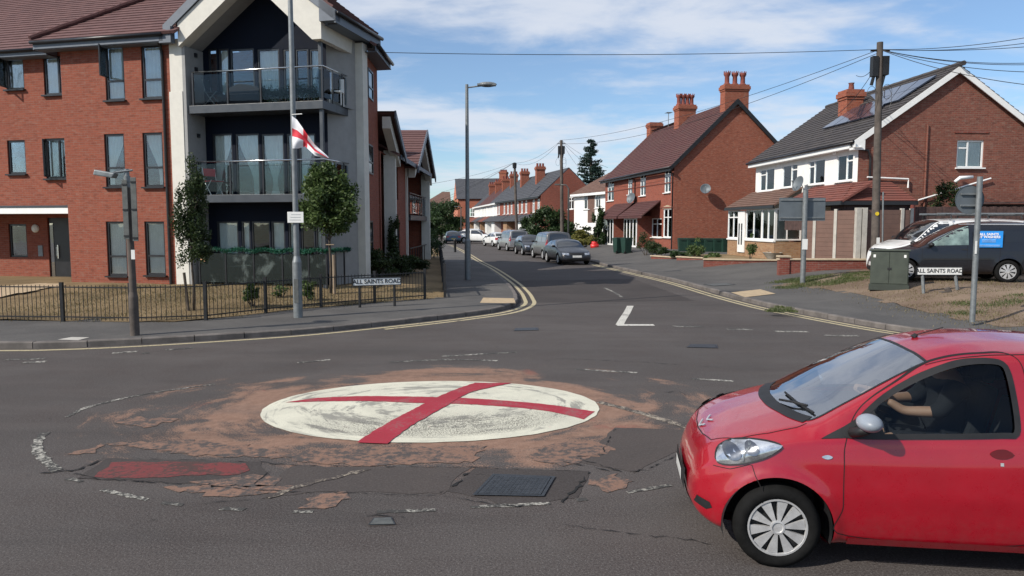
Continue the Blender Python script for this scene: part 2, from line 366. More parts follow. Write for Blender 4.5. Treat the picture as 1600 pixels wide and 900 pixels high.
def worn(name, col, wear=.5, under=(.06, .05, .045), scale=22, col2=None):
    m, t = newmat(name); pos, sp = wpos(t)
    f = nz(t, pos, scale, 8, .75); g = nz(t, pos, 2.6, 6, .6, .5); ff = nz(t, pos, 70, 2)
    s = mth(t, 'ADD', mth(t, 'MULTIPLY', f, .6), mth(t, 'MULTIPLY', g, .4))
    mk = rng(t, s, wear - .06, wear + .06)
    c = mixc(t, rng(t, g, .3, .7), col, col2 or scl(col, .82)); c = mixc(t, mk, under, c); c = mixc(t, rng(t, ff, .3, .45, .3, 0), c, (.03, .03, .03))
    finish(t, c, .8, 0, ff, .4, .004, spec=.3); return m
def disc_material():
    m, t = newmat('brushed_white_road_paint'); pos, sp = wpos(t); r, ca, sa, a, b = polar(t, sp)
    st = streak(t, r, ca, sa, 7, 1.6, 1, 8, .68, .9); st2 = streak(t, r, ca, sa, 16, 2.6, 1, 6, .7, .4); fine = nz(t, pos, 60, 3, .7); gr = nz(t, pos, 130, 2, .6); bl = nz(t, pos, 1.4, 5, .6, .8)
    c = mixc(t, rng(t, bl, .3, .7), (.64, .62, .5), (.53, .515, .42))
    c = mixc(t, rng(t, mth(t, 'ADD', mth(t, 'MULTIPLY', st, .7), mth(t, 'MULTIPLY', st2, .3)), .50, .585, 0, .75), c, (.17, .165, .15))
    low = mth(t, 'MULTIPLY', rng(t, b, -.15, -.55), rng(t, r, .93, .82))       # tyre-worn southern side: pores of the asphalt show
    c = mixc(t, mth(t, 'MULTIPLY', rng(t, mth(t, 'ADD', fine, mth(t, 'MULTIPLY', bl, .35)), .70, .62, 0, .8), low), c, (.06, .055, .05))
    c = mixc(t, rng(t, gr, .3, .42, .55, 0), c, (.12, .115, .1))
    rz = rng(t, streak(t, r, ca, sa, 5, 4, 1.3, 6, .7, .3), .64, .7, 0, .35); c = mixc(t, rz, c, (.5, .16, .16))
    finish(t, c, .75, 0, fine, .5, .006, spec=.3); return m
M['road'] = road_material()
M['pave'] = surface('pavement_asphalt', (.07, .067, .065), (.1, .095, .09), (.18, .175, .165))
M['drive'] = surface('forecourt_asphalt', (.06, .058, .056), (.085, .08, .078), (.15, .14, .135))
M['patchA'] = surface('dark_repair_asphalt', (.042, .036, .034), (.056, .048, .045), (.1, .092, .088))
M['patchB'] = surface('grey_repair_asphalt', (.07, .058, .053), (.058, .05, .047), (.12, .108, .1))
M['soil'] = surface('dry_bare_soil', (.13, .088, .062), (.21, .155, .11), (.3, .23, .17))
M['strawgrass'] = surface('parched_lawn', (.14, .098, .05), (.225, .16, .085), (.3, .23, .13))
M['land'] = surface('distant_ground', (.07, .085, .035), (.12, .11, .06), (.15, .14, .09))
M['brownpaint'] = worn('brown_road_paint', (.25, .147, .104), .495, (.07, .061, .057), 14)
M['redpatch'] = worn('faded_red_road_paint', (.2, .045, .045), .50, (.07, .04, .035), 18)
M['whiteworn'] = worn('worn_white_line', (.5, .48, .42), .535, (.05, .048, .045), 20)
M['whiteline'] = worn('white_line', (.62, .6, .54), .44, (.07, .06, .055), 20)
M['yellow'] = worn('faded_yellow_line', (.5, .43, .27), .43, (.09, .075, .055), 20)
M['discpaint'] = disc_material()
M['crossred'] = worn('red_road_paint', (.36, .022, .045), .455, (.25, .09, .09), 26, (.3, .025, .04))
M['crack'] = plain('crack_black', (.008, .008, .008), .95)  # flat black for the crack strips

# ------------------------------------------------------------ ground, road, pavements
mb = MB(); mb.poly([(-3000, -3000, -.03), (3000, -3000, -.03), (3000, 3000, -.03), (-3000, 3000, -.03)]); struct('ground', mb, M['land'])
mb = MB(); mb.poly([(-90, -25, 0), (90, -25, 0), (90, 150, 0), (-90, 150, 0)]); struct('road', mb, M['road'])
KL = [(-60, 13.6), (-30, 13.4), (-14, 13.33), (-9.35, 13.35), (-8.26, 13.45), (-7.2, 13.75), (-5.88, 14.32), (-4.26, 15.2), (-2.61, 16.6), (-1.2, 18.0), (-.3, 19.2), (.14, 20.8), (.16, 22.5), (.05, 25.0), (-.3, 29.2), (-1.25, 37.5), (-2.36, 45.35), (-4.0, 58.5), (-6.7, 77.5), (-8.3, 84)]
KR = [(40, -8), (18, 5.6), (12, 11.2), (9.58, 13.71), (8.86, 14.48), (8.19, 15.62), (7.79, 16.85), (7.38, 18.41), (7.01, 20.12), (6.71, 23.39), (6.44, 28.52), (5.84, 33.67), (5.0, 40.4), (4.7, 44), (3.9, 47.5), (2.5, 54.5), (.6, 63), (-2, 80), (-3.6, 90), (-3.8, 96)]
def smooth_line(P, step=.3):
    out = []; n = len(P); P = [Vector(p) for p in P]
    for i in range(n - 1):
        p0 = P[max(i - 1, 0)]; p1 = P[i]; p2 = P[i + 1]; p3 = P[min(i + 2, n - 1)]
        d = (p2 - p1).length; k = max(2, int(d / step)); k = min(k, 60)
        for j in range(k):
            s = j / k; out.append(.5 * ((2 * p1) + (p2 - p0) * s + (2 * p0 - 5 * p1 + 4 * p2 - p3) * s * s + (3 * p1 - p0 - 3 * p2 + p3) * s ** 3))
    out.append(P[-1]); return out
def resample(P, step):
    out = [P[0]]; acc = 0
    for a, b in zip(P, P[1:]):
        d = (b - a).length
        if d < 1e-9: continue
        while acc + d >= step:
            s = (step - acc) / d; a = a + (b - a) * s; out.append(a.copy()); d = (b - a).length; acc = 0
        acc += d
    return out
def offset(P, d):
    out = []
    for i, p in enumerate(P):
        t = (P[min(i + 1, len(P) - 1)] - P[max(i - 1, 0)]).normalized(); out.append(p + Vector((t.y, -t.x)) * d)
    return out
def ribbon(mb, A, B, z):
    n = len(A); zf = z if callable(z) else (lambda x, y: z)
    mb.add([(p.x, p.y, zf(p.x, p.y)) for p in A] + [(p.x, p.y, zf(p.x, p.y)) for p in B], [(i, i + 1, n + i + 1, n + i) for i in range(n - 1)])
kl = smooth_line(KL); kr = smooth_line(KR)
def kerbs(name, line, side):
    mb = MB(); P = resample(line, .915)
    for a, b in zip(P, P[1:]):
        t = (b - a).normalized(); nrm = Vector((t.y, -t.x)) * side; a2 = a + t * .007; b2 = b - t * .007
        zt = .118 + random.uniform(-.006, .006); o = random.uniform(-.006, .006); a2 = a2 + nrm * o; b2 = b2 + nrm * o
        prof = [(0.0, -.02), (0.0, zt - .02), (-.022, zt), (-.13, zt), (-.13, -.02)]
        k = len(prof); vs = [(q.x + nrm.x * d, q.y + nrm.y * d, z) for q in (a2, b2) for d, z in prof]
        mb.add(vs, [(i, (i + 1) % k, k + (i + 1) % k, k + i) for i in range(k)] + [tuple(range(k - 1, -1, -1)), tuple(range(k, 2 * k))])
    return struct(name, mb, M['kerb'])
kerbs('kerb_left', kl, 1); kerbs('kerb_right', kr, -1)
mb = MB(); inner = offset(kl, -.125)
mb.poly([(p.x, p.y, .115) for p in inner] + [(-60, 84, .115)]); struct('pavement_left', mb, M['pave'])
krs = sorted([(p.y, p.x) for p in offset(kr, .125)]); KY = [a for a, _ in krs]; KX = [b for _, b in krs]
def kx(y): return float(np.interp(y, KY, KX))
def sst(a, b, x): s = min(1, max(0, (x - a) / (b - a))); return s * s * (3 - 2 * s)
def gr(x, y): return .115 + .45 * sst(1.0, 6.2, (x - kx(y)) * (.85 if y < 19 else 1)) 
mb = MB(); ys = list(np.arange(-8, 12, .8)) + list(np.arange(12, 34, .3)) + list(np.arange(34, 96, 1.0)); ds = list(np.arange(0, 8, .25)) + [8, 10, 14, 25, 60]
vs = [(kx(y) + d, y, gr(kx(y) + d, y)) for y in ys for d in ds]; k = len(ds)
mb.add(vs, [(i * k + j, i * k + j + 1, (i + 1) * k + j + 1, (i + 1) * k + j) for i in range(len(ys) - 1) for j in range(k - 1)])
struct('pavement_right', mb, M['pave'], smooth=True)
# parched verge between the pavement and the vans
VER = [G(*p, .3).xy for p in [(1208, 441), (1300, 436), (1362, 432)]] + [Vector((18, 30)), Vector((40, 30)), Vector((40, 8)), Vector((15.5, 12.5))] + [G(*p, .15).xy for p in [(1570, 508), (1500, 497), (1430, 486), (1380, 474), (1320, 462), (1260, 452)]]
def inside(P, x, y):
    c = False; n = len(P)
    for i in range(n):
        a = P[i]; b = P[i - 1]
        if (a[1] > y) != (b[1] > y) and x < (b[0] - a[0]) * (y - a[1]) / (b[1] - a[1]) + a[0]: c = not c
    return c
def sheet(name, P, hf, mat, step=.25, jit=.2, dz=.006):
    mb = MB(); x0 = min(p[0] for p in P); x1 = max(p[0] for p in P); y0 = min(p[1] for p in P); y1 = max(p[1] for p in P); idx = {}
    nx = int((x1 - x0) / step) + 2; ny = int((y1 - y0) / step) + 2; vs = []; fs = []
    def vid(i, j):
        if (i, j) not in idx:
            x = x0 + i * step; y = y0 + j * step; idx[(i, j)] = len(vs)
            vs.append((x, y, hf(x, y) + dz + .02 * max(0, mnoise.noise(Vector((x * .9, y * .9, 3))))))
        return idx[(i, j)]
    for i in range(nx):
        for j in range(ny):
            x = x0 + (i + .5) * step; y = y0 + (j + .5) * step
            nn = mnoise.noise(Vector((x * 1.3, y * 1.3, 0))) * jit
            if inside(P, x + nn, y + nn): fs.append((vid(i, j), vid(i + 1, j), vid(i + 1, j + 1), vid(i, j + 1)))
    mb.add(vs, fs); return struct(name, mb, mat, smooth=True)
sheet('dry_verge', VER, gr, M['soil'], .22, .35, .006)
# left garden, rising to the flats
FENCE = [(-30, 16.55), (-11.54, 16.45), (-9.2, 16.2), (-7.31, 16.11), (-6.2, 17.5), (-5.37, 18.67), (-4.42, 19.52), (-3.56, 20.44), (-1.96, 21.6)]
FENCE2 = [(-1.96, 21.6), (-3.13, 32.8), (-5.19, 52.6)]
fx = [p[0] for p in FENCE]; fy = [p[1] for p in FENCE]
def gl_(x, y):
    yf = float(np.interp(x, fx, fy)); return .12 + .2 * sst(.5, 6, y - yf)
mb = MB(); xs = list(np.arange(-30, -12, 1.5)) + list(np.arange(-12, -2.0, .35)) + [-2.02]; K = 26; vs = []
for x in xs:
    ya = float(np.interp(x, fx, fy)) + .05; yb = min(60, 21.6 + (-1.96 - x) * 9.5) if x > -6 else 60
    for j in range(K):
        y = ya + (yb - ya) * (j / (K - 1)) ** 1.3; vs.append((x, y, gl_(x, y) + .008 + .03 * mnoise.noise(Vector((x, y, 0)))))
mb.add(vs, [(i * K + j, (i + 1) * K + j, (i + 1) * K + j + 1, i * K + j + 1) for i in range(len(xs) - 1) for j in range(K - 1)])
struct('parched_lawn', mb, M['strawgrass'], smooth=True)
def gp(pts, z): return [G(u, v, z) for u, v in pts]
PTH = [G(u, v, .3).xy for u, v in [(-250, 452), (0, 450), (62, 445), (100, 446), (100, 449), (40, 458), (0, 463), (-250, 480)]]
sheet('entrance_path', PTH, lambda x, y: gl_(x, y) + .035, M['buff'], .12, 0, .0)
def gp(pts, z): return [G(u, v, z) for u, v in pts]

# ------------------------------------------------------------ paint on the road
def line_strip(mb, pts, w, z=.004, worn_=0.0, n=40):
    P = resample(smooth_line([p.xy if len(p) > 2 else Vector(p) for p in pts], .05), max(.04, .05)); a = offset(P, w / 2); b = offset(P, -w / 2)
    for q in a + b: q += Vector((random.uniform(-1, 1), random.uniform(-1, 1))) * worn_
    ribbon(mb, a, b, z)
mb = MB()
def span(line, y0=None, y1=None, x0=None, x1=None): return [p for p in line if (y0 is None or p.y >= y0) and (y1 is None or p.y <= y1) and (x0 is None or p.x >= x0) and (x1 is None or p.x <= x1)]
A = [p for p in kl if p.x > -30 and p.y < 82]
ribbon(mb, offset(A, .16), offset(A, .275), .004)
B = [p for p in kl if p.y > 16.0]
ribbon(mb, offset(B, .41), offset(B, .525), .004)
Cc = [p for p in kr if 13 < p.y < 42]
ribbon(mb, offset(Cc, -.16), offset(Cc, -.27), .004); ribbon(mb, offset(Cc, -.39), offset(Cc, -.50), .004)
struct('yellow_lines', mb, M['yellow'])
mb = MB()
P = smooth_line([G(985, 478).xy, G(980, 488).xy, G(973, 499).xy, G(968, 508).xy], .1); ribbon(mb, offset(P, .09), offset(P, -.09), .005)
a, b = G(967, 508), G(1022, 508); mb.poly([(a.x - .05, a.y - .14, .0055), (b.x, b.y - .12, .0055), (b.x, b.y + .12, .0055), (a.x - .05, a.y + .12, .0055)])
struct('corner_marking', mb, M['whiteline'])
mb = MB()
for u0, u1, v in ((1052, 1098, 510), (1135, 1175, 514.5), (1210, 1262, 518), (1288, 1342, 524.5)):
    a, b = G(u0, v), G(u1, v + .5); mb.poly([(a.x, a.y - .09, .004), (b.x, b.y - .09, .004), (b.x, b.y + .09, .004), (a.x, a.y + .09, .004)])
line_strip(mb, [G(945, 450), G(960, 457), G(973, 465)], .1)
for q in (((10, 562), (75, 560)), ((35, 567), (78, 565)), ((175, 552), (218, 549)), ((222, 552), (236, 551)), ((258, 547), (305, 543))): line_strip(mb, [G(*q[0]), G(*q[1])], .14, worn_=.02)
# the worn ring round the island, from the points where it can still be seen
RNG = lambda th, k=2.0: Vector((DC.x + k * (DU.x * math.cos(th) + DV.x * math.sin(th)), DC.y + k * (DU.y * math.cos(th) + DV.y * math.sin(th))))
for q in ([(70, 676), (60, 690), (62, 710), (90, 736)], [(104, 652), (128, 640), (150, 633), (195, 622)], [(195, 622), (245, 613), (340, 600)]):
    line_strip(mb, [G(*p) for p in q], .10 if q[0][0] < 80 else .06, worn_=.015)
for q in ([(105, 748), (135, 754)], [(160, 766), (205, 776), (232, 782)], [(252, 786), (292, 790)], [(345, 795), (385, 797)], [(458, 800), (490, 800)], [(590, 800), (680, 798)], [(735, 793), (860, 787)], [(900, 782), (925, 779)], [(980, 770), (1055, 757)],
          [(465, 567), (520, 562)], [(690, 557), (810, 550)], [(610, 566), (700, 562), (780, 564)], [(900, 577), (1000, 583)], [(1080, 592), (1150, 596)]):
    line_strip(mb, [G(*p) for p in q], .06 if q[0][1] > 600 else .09, worn_=.012)
struct('worn_white_markings', mb, M['whiteworn'])
mb = MB(); line_strip(mb, [G(935, 628), G(1010, 648), G(1085, 672), G(1130, 688)], .11, worn_=.015); line_strip(mb, [G(420, 778), G(470, 760), G(530, 745), G(577, 734)], .07, .007, worn_=.02)
struct('arrow_markings', mb, worn('cream_line', (.42, .36, .28), .53))
# repair patches, cracks
def patch_poly(name, pts, mat, z, jit=.03, step=.12, dup_=True):
    P = [G(*p).xy for p in pts]; P.append(P[0]); Q = []
    for a, b in zip(P, P[1:]):
        n = max(1, int((b - a).length / step)); 
        for i in range(n): Q.append(a + (b - a) * i / n + Vector((random.uniform(-jit, jit), random.uniform(-jit, jit))))
    me = MB(); cdt = delaunay_2d_cdt(Q, [], [list(range(len(Q)))], 1, 1e-6)
    me.add([(v.x, v.y, z) for v in cdt[0]], [tuple(f) for f in cdt[2]]); return struct(name, me, mat)
patch_poly('road_repair', [(165, 716), (405, 722), (432, 760), (120, 748)], M['patchA'], .003)
patch_poly('road_repair', [(455, 728), (735, 731), (690, 772), (480, 768), (410, 780), (430, 750)], M['patchB'], .003)
patch_poly('road_repair', [(742, 731), (922, 737), (905, 778), (800, 790), (700, 768)], M['patchA'], .003, .02)
patch_poly('road_repair', [(960, 668), (1068, 672), (1068, 700), (990, 738), (905, 722)], M['patchB'], .003, .02)
patch_poly('road_repair', [(570, 808), (612, 808), (622, 821), (575, 824)], M['patchB'], .003, .01)
patch_poly('road_repair', [(720, 440), (990, 436), (1085, 470), (760, 474)], M['patchA'], .002, .03)
patch_poly('faded_red_patch', [(178, 722), (388, 724), (395, 735), (370, 742), (215, 747), (150, 746)], M['redpatch'], .006, .03)
for q in ([(130, 703), (162, 693), (148, 708), (90, 712)], [(932, 748), (960, 741), (985, 752), (978, 766), (938, 768), (925, 756)], [(475, 792), (490, 776), (530, 770), (552, 780), (530, 790), (500, 796)],
          [(250, 762), (330, 758), (470, 762), (380, 776), (300, 772)], [(300, 752), (395, 742), (440, 745), (420, 760), (340, 760)], [(175, 660), (215, 652), (285, 655), (230, 668)], [(860, 695), (940, 690), (960, 703), (880, 727), (820, 715)],
          [(530, 700), (760, 698), (740, 722), (600, 728), (470, 724), (440, 712)], [(160, 693), (300, 688), (420, 700), (440, 716), (300, 712)]):
    patch_poly('brown_paint_remnant', q, M['brownpaint'], .005, .05, .07)
def crack(mb, pts, w):
    P = [G(*p).xy for p in pts]; Q = []
    for a, b in zip(P, P[1:]):
        n = max(2, int((b - a).length / .05))
        for i in range(n): Q.append(a + (b - a) * i / n + Vector((random.uniform(-1, 1), random.uniform(-1, 1))) * .018)
    A_, B_ = [], []
    for i, q in enumerate(Q):
        t = (Q[min(i + 1, len(Q) - 1)] - Q[max(i - 1, 0)]).normalized(); nn = Vector((t.y, -t.x)) * w * .75 * max(0, random.uniform(-.3, 1)) * (.35 + .65 * math.sin(math.pi * i / len(Q)))
        A_.append(q + nn * .5); B_.append(q - nn * .5)
    ribbon(mb, A_, B_, .0085)
mb = MB()
for pts, w in (([(120, 748), (240, 754), (420, 768), (560, 772), (690, 776)], .03), ([(165, 716), (120, 735), (30, 744)], .06), ([(165, 716), (400, 722), (455, 728), (735, 731), (920, 737)], .025), ([(740, 731), (715, 755), (682, 774)], .07),
               ([(920, 737), (905, 760), (872, 790)], .08), ([(740, 742), (862, 745)], .02), ([(905, 718), (975, 738), (1010, 735), (1065, 708)], .05), ([(880, 716), (940, 712), (962, 668)], .03), ([(880, 722), (960, 738)], .05),
               ([(240, 755), (160, 750), (85, 736)], .03), ([(395, 780), (300, 790)], .02), ([(565, 808), (600, 806), (640, 810)], .03), ([(870, 820), (960, 832), (1080, 845), (1200, 870)], .02), ([(205, 822), (260, 808)], .02),
               ([(1010, 615), (1060, 612), (1080, 622)], .03), ([(430, 728), (395, 762)], .02), ([(690, 776), (800, 792), (872, 792)], .02), ([(860, 560), (1000, 566), (1130, 575)], .03), ([(790, 507), (850, 509)], .03),
               ([(0, 590), (90, 583)], .03), ([(700, 437), (760, 474), (900, 474), (1085, 472)], .02)):
    crack(mb, pts, w)
struct('road_cracks', mb, M['crack'])
# the painted flag on the mini roundabout, slightly domed
mb = MB(); NR, NT = 14, 160; vs = [(DC.x, DC.y, .035)]
for i in range(1, NR + 1):
    for j in range(NT):
        th = 2 * math.pi * j / NT; k = i / NR
        if i == NR: k += .008 * mnoise.noise(Vector((math.cos(th) * 9, math.sin(th) * 9, 0)))
        p = RNG(th, k); vs.append((p.x, p.y, .035 - .028 * k * k))
fs = [(0, 1 + j, 1 + (j + 1) % NT) for j in range(NT)] + [(1 + (i - 1) * NT + j, 1 + i * NT + j, 1 + i * NT + (j + 1) % NT, 1 + (i - 1) * NT + (j + 1) % NT) for i in range(1, NR) for j in range(NT)]
mb.add(vs, fs); struct('painted_roundabout', mb, M['discpaint'], smooth=True)
def dome(x, y):
    q = Vector((x, y)) - DC; a = (q.x * DV.y - q.y * DV.x) / det; b = (-q.x * DU.y + q.y * DU.x) / det
    return .035 - .028 * min(1.1, a * a + b * b)
def bar(name, top, bot, dz):
    A_ = smooth_line([G(*p, .02).xy for p in top], .1); B_ = smooth_line([G(*p, .02).xy for p in bot], .1); n = 60
    def rs(P):
        d = [0]; 
        for a, b in zip(P, P[1:]): d.append(d[-1] + (b - a).length)
        return [Vector((np.interp(d[-1] * i / n, d, [p.x for p in P]), np.interp(d[-1] * i / n, d, [p.y for p in P]))) for i in range(n + 1)]
    A_, B_ = rs(A_), rs(B_); mb = MB(); rows = 5; vs = []
    for k in range(rows):
        for i in range(n + 1):
            p = A_[i].lerp(B_[i], k / (rows - 1))
            if k in (0, rows - 1): p = p + Vector((random.uniform(-1, 1), random.uniform(-1, 1))) * .008
            vs.append((p.x, p.y, dome(p.x, p.y) + dz))
    mb.add(vs, [(k * (n + 1) + i, k * (n + 1) + i + 1, (k + 1) * (n + 1) + i + 1, (k + 1) * (n + 1) + i) for k in range(rows - 1) for i in range(n)])
    struct(name, mb, M['crossred'], smooth=True)
bar('red_cross_marking', [(490, 622), (560, 620), (670, 622), (750, 625), (850, 632), (929, 642)], [(446, 628), (560, 628), (660, 632), (750, 634.5), (850, 642), (912, 654)], .004)
bar('red_cross_marking', [(557, 690), (600, 665), (650, 640), (700, 615), (742, 598)], [(606, 692), (640, 668), (690, 641), (735, 615), (800, 597.5)], .008)
# tactile paving, covers
mb = MB(); mb.poly(gp([(755, 465), (803, 466), (806, 474), (750, 473)], .12)); struct('tactile_paving', mb, M['buff'])
mb = MB()
mb.poly([(p.x, p.y, .128) for p in gp([(1142, 457), (1188, 452), (1212, 459), (1164, 464.5)], .125)]); struct('tactile_paving', mb, M['buff'])
mb = MB(); mb.poly(gp([(90, 530.5), (112, 526.5), (140, 527), (122, 531.5)], .122)); struct('pale_paving_slab', mb, M['concrete'])
def cover(pts, label, z=.004, ribs=True, mat='iron', group=None):
    P = gp(pts, z); c = sum(P, Vector()) / 4
    o = thing('utility_cover', label, 'utility cover', (c.x, c.y, z), group=group)
    m1 = MB(); q = [p - Vector((c.x, c.y, z)) for p in P]
    for i in range(4):
        a, b = q[i], q[(i + 1) % 4]; m1.poly([a, b, b * .9, a * .9])
    m1.v = [(x, y, .006) for x, y, zq in m1.v]; m1.build('frame', M['iron'], o)
    m2 = MB(); qq = [p * .88 for p in q]; m2.prism([(p.x, p.y, .001) for p in qq], (0, 0, .006)); 
    if ribs:
        for i in range(1, 14):
            for e, f in (((qq[0], qq[3]), (qq[1], qq[2])),):
                a = e[0].lerp(f[0], i / 14); b = e[1].lerp(f[1], i / 14); d = (b - a).normalized(); nn = Vector((-d.y, d.x, 0)) * .012
                for k in range(10):
                    s0 = .04 + k * .093; p = a.lerp(b, s0); r_ = a.lerp(b, s0 + .06)
                    m2.prism([(v.x, v.y, .007) for v in (p - nn, r_ - nn, r_ + nn, p + nn)], (0, 0, .002))
    m2.build('lid', M[mat], o); return o
cover([(738, 774), (850, 776), (868, 745), (770, 741)], 'large ribbed iron cover sunk in the dark repair patch in front of the painted flag', .009)
cover([(802, 517), (842, 516), (840, 512), (806, 513)], 'small flat cover in the road near the left kerb corner', ribs=False)
cover([(1072, 543), (1122, 544), (1120, 538.5), (1080, 538)], 'flat cover in the road beyond the roundabout, right of centre', ribs=False)
cover([(575, 821), (618, 820), (612, 809), (584, 810)], 'little square cover plate in the road below the roundabout ring', ribs=False, mat='steel_dark')
cover([(1098, 444), (1135, 442), (1150, 445), (1115, 447)], 'grey service cover in the right hand pavement', .122, False, 'steel_dark')

# ------------------------------------------------------------ building kit
def wall_holes(mb, s0, s1, z0, z1, y, holes, depth=.12):
    """front skin facing -y at y with rectangular openings (a,b,c,d)=(s0,s1,z0,z1) and their reveals"""
    S = sorted({s0, s1, *[max(s0, min(s1, h[i])) for h in holes for i in (0, 1)]}); Z = sorted({z0, z1, *[max(z0, min(z1, h[i])) for h in holes for i in (2, 3)]})
    for a, b in zip(S, S[1:]):
        for c, d in zip(Z, Z[1:]):
            m, n = (a + b) / 2, (c + d) / 2
            if any(h[0] < m < h[1] and h[2] < n < h[3] for h in holes): continue
            mb.poly([(a, y, c), (b, y, c), (b, y, d), (a, y, d)])
    for a, b, c, d in holes:
        e = y + depth
        mb.poly([(a, y, c), (a, e, c), (a, e, d), (a, y, d)]); mb.poly([(b, y, c), (b, e, c), (b, e, d), (b, y, d)])
        mb.poly([(a, y, c), (b, y, c), (b, e, c), (a, e, c)]); mb.poly([(a, y, d), (b, y, d), (b, e, d), (a, e, d)])
def curtain_mesh(a, b, c, d, y, kind):
    mb = MB(); n = max(8, int((b - a) / .03)); rows = 10; vs = []
    amp = .012 if kind == 'blind' else .02; fr = 2 * math.pi / (.09 if kind == 'blind' else .13)
    for k in range(rows + 1):
        v = k / rows; z = d - (d - c) * v
        for i in range(n + 1):
            u = i / n
            if kind == 'tied': w = 1 - .78 * math.exp(-((v - .78) / .33) ** 2); m_ = .5; x = a + (b - a) * (m_ + (u - m_) * w)
            elif kind == 'drapeL': w = 1 - .7 * sst(0, .8, v); x = a + (b - a) * u * w
            elif kind == 'drapeR': w = 1 - .7 * sst(0, .8, v); x = b - (b - a) * (1 - u) * w
            else: x = a + (b - a) * u
            vs.append((x, y + amp * math.sin(fr * u * (b - a)), z))
    mb.add(vs, [(k * (n + 1) + i, k * (n + 1) + i + 1, (k + 1) * (n + 1) + i + 1, (k + 1) * (n + 1) + i) for k in range(rows) for i in range(n)]); return mb
def window(par, a, b, c, d, y, frame='upvc', mull=(), trans=(), fw=.055, cur=None, sill=None, gl='glassw', name='window', xf=None, small=False):
    """casement set in an opening of the wall at depth y: frame mesh > pane, curtain, sill.  mull: fractions along, trans: (fraction up, i0, i1) between"""
    T = (lambda mb: mb) 
    mb = MB(); t = .06
    mb.box(a, a + fw, y, y + t, c, d); mb.box(b - fw, b, y, y + t, c, d); mb.box(a + fw, b - fw, y, y + t, c, c + fw); mb.box(a + fw, b - fw, y, y + t, d - fw, d)
    xs = [a + fw] + [a + (b - a) * m for m in mull] + [b - fw]
    for m in mull: x = a + (b - a) * m; mb.box(x - fw * .45, x + fw * .45, y + .002, y + t - .002, c + fw, d - fw)
    for tr in trans:
        f = tr if isinstance(tr, (int, float)) else tr[0]; z = c + (d - c) * f
        i0, i1 = (0, len(xs) - 1) if isinstance(tr, (int, float)) else (tr[1], tr[2])
        mb.box(xs[i0], xs[i1], y + .004, y + t - .004, z - fw * .45, z + fw * .45)
    f = mb.build(name, M[frame], par)
    p = MB(); p.box(a + fw * .8, b - fw * .8, y + .026, y + .034, c + fw * .8, d - fw * .8); p.build('pane', M[gl], f)
    if cur:
        k = curtain_mesh(a + fw, b - fw, c + fw, d - fw, y + .075, cur); k.build('curtain', M['curtain'], f, smooth=True)
    if sill:
        q = MB(); q.box(a - .05, b + .05, y - .15, y + .02, c - .05, c); q.build('sill', M[sill], f)
    if xf is not None:
        for o in [f] + list(f.children): o.data.transform(xf)
    return f
def roofslope(mb, A, B, Cc, D, n, lift=.025, th=.06):
    """A,B eaves (left,right), D,C top.  n stepped courses, each its own wedge"""
    A, B, Cc, D = map(Vector, (A, B, Cc, D)); nrm = (B - A).cross(D - A).normalized()
    if nrm.z < 0: nrm = -nrm
    for i in range(n):
        l0, l1 = A.lerp(D, i / n), A.lerp(D, min(1, (i + 1.02) / n)); r0, r1 = B.lerp(Cc, i / n), B.lerp(Cc, min(1, (i + 1.02) / n))
        vs = [l0 + nrm * lift, r0 + nrm * lift, r1 + nrm * .002, l1 + nrm * .002, l0 - nrm * th, r0 - nrm * th, r1 - nrm * th, l1 - nrm * th]
        mb.add(vs, [(0, 1, 2, 3), (0, 1, 5, 4), (1, 2, 6, 5), (0, 3, 7, 4), (4, 5, 6, 7)])
def chimney(par, x0, x1, y0, y1, z0, z1, mat, pots=0, potmat='terra', name='chimney', along='x', crown=False):
    mb = MB(); mb.box(x0, x1, y0, y1, z0, z1 - .45); mb.box(x0 - .04, x1 + .04, y0 - .04, y1 + .04, z1 - .45, z1 - .33); mb.box(x0 - .09, x1 + .09, y0 - .09, y1 + .09, z1 - .33, z1 - .12); mb.box(x0 - .03, x1 + .03, y0 - .03, y1 + .03, z1 - .12, z1)
    o = mb.build(name, M[mat], par)
    fl = MB(); fl.box(x0 - .02, x1 + .02, y0 - .02, y1 + .02, z0 - .3, z0 + .15); fl.build('flashing', M['leadgrey'], o) if False else None
    for i in range(pots):
        f = (i + .5) / pots; x = x0 + (x1 - x0) * f if along == 'x' else (x0 + x1) / 2; y = (y0 + y1) / 2 if along == 'x' else y0 + (y1 - y0) * f
        p = MB(); r = .19 if crown else .13; prof = [(r * 1.15, 0), (r * 1.15, .08), (r * .85, .12), (r * .8, .55), (r * 1.0, .6), (r * 1.25, .7), (r * 1.2, .8), (r * .85, .8), (r * .7, .4)] if crown else [(r * 1.1, 0), (r * .85, .3), (r * 1.1, .36), (r * .8, .36), (r * .7, .1)]
        p.lathe(prof, 14, Matrix.Translation((x, y, z1)))
        if crown:
            for k in range(8):
                w = k * math.pi / 4; p.box(x + math.cos(w) * r * 1.1 - .025, x + math.cos(w) * r * 1.1 + .025, y + math.sin(w) * r * 1.1 - .025, y + math.sin(w) * r * 1.1 + .025, z1 + .79, z1 + .9)
        p.build('chimney_pot', M[potmat], o, smooth=True, angle=40)
    return o
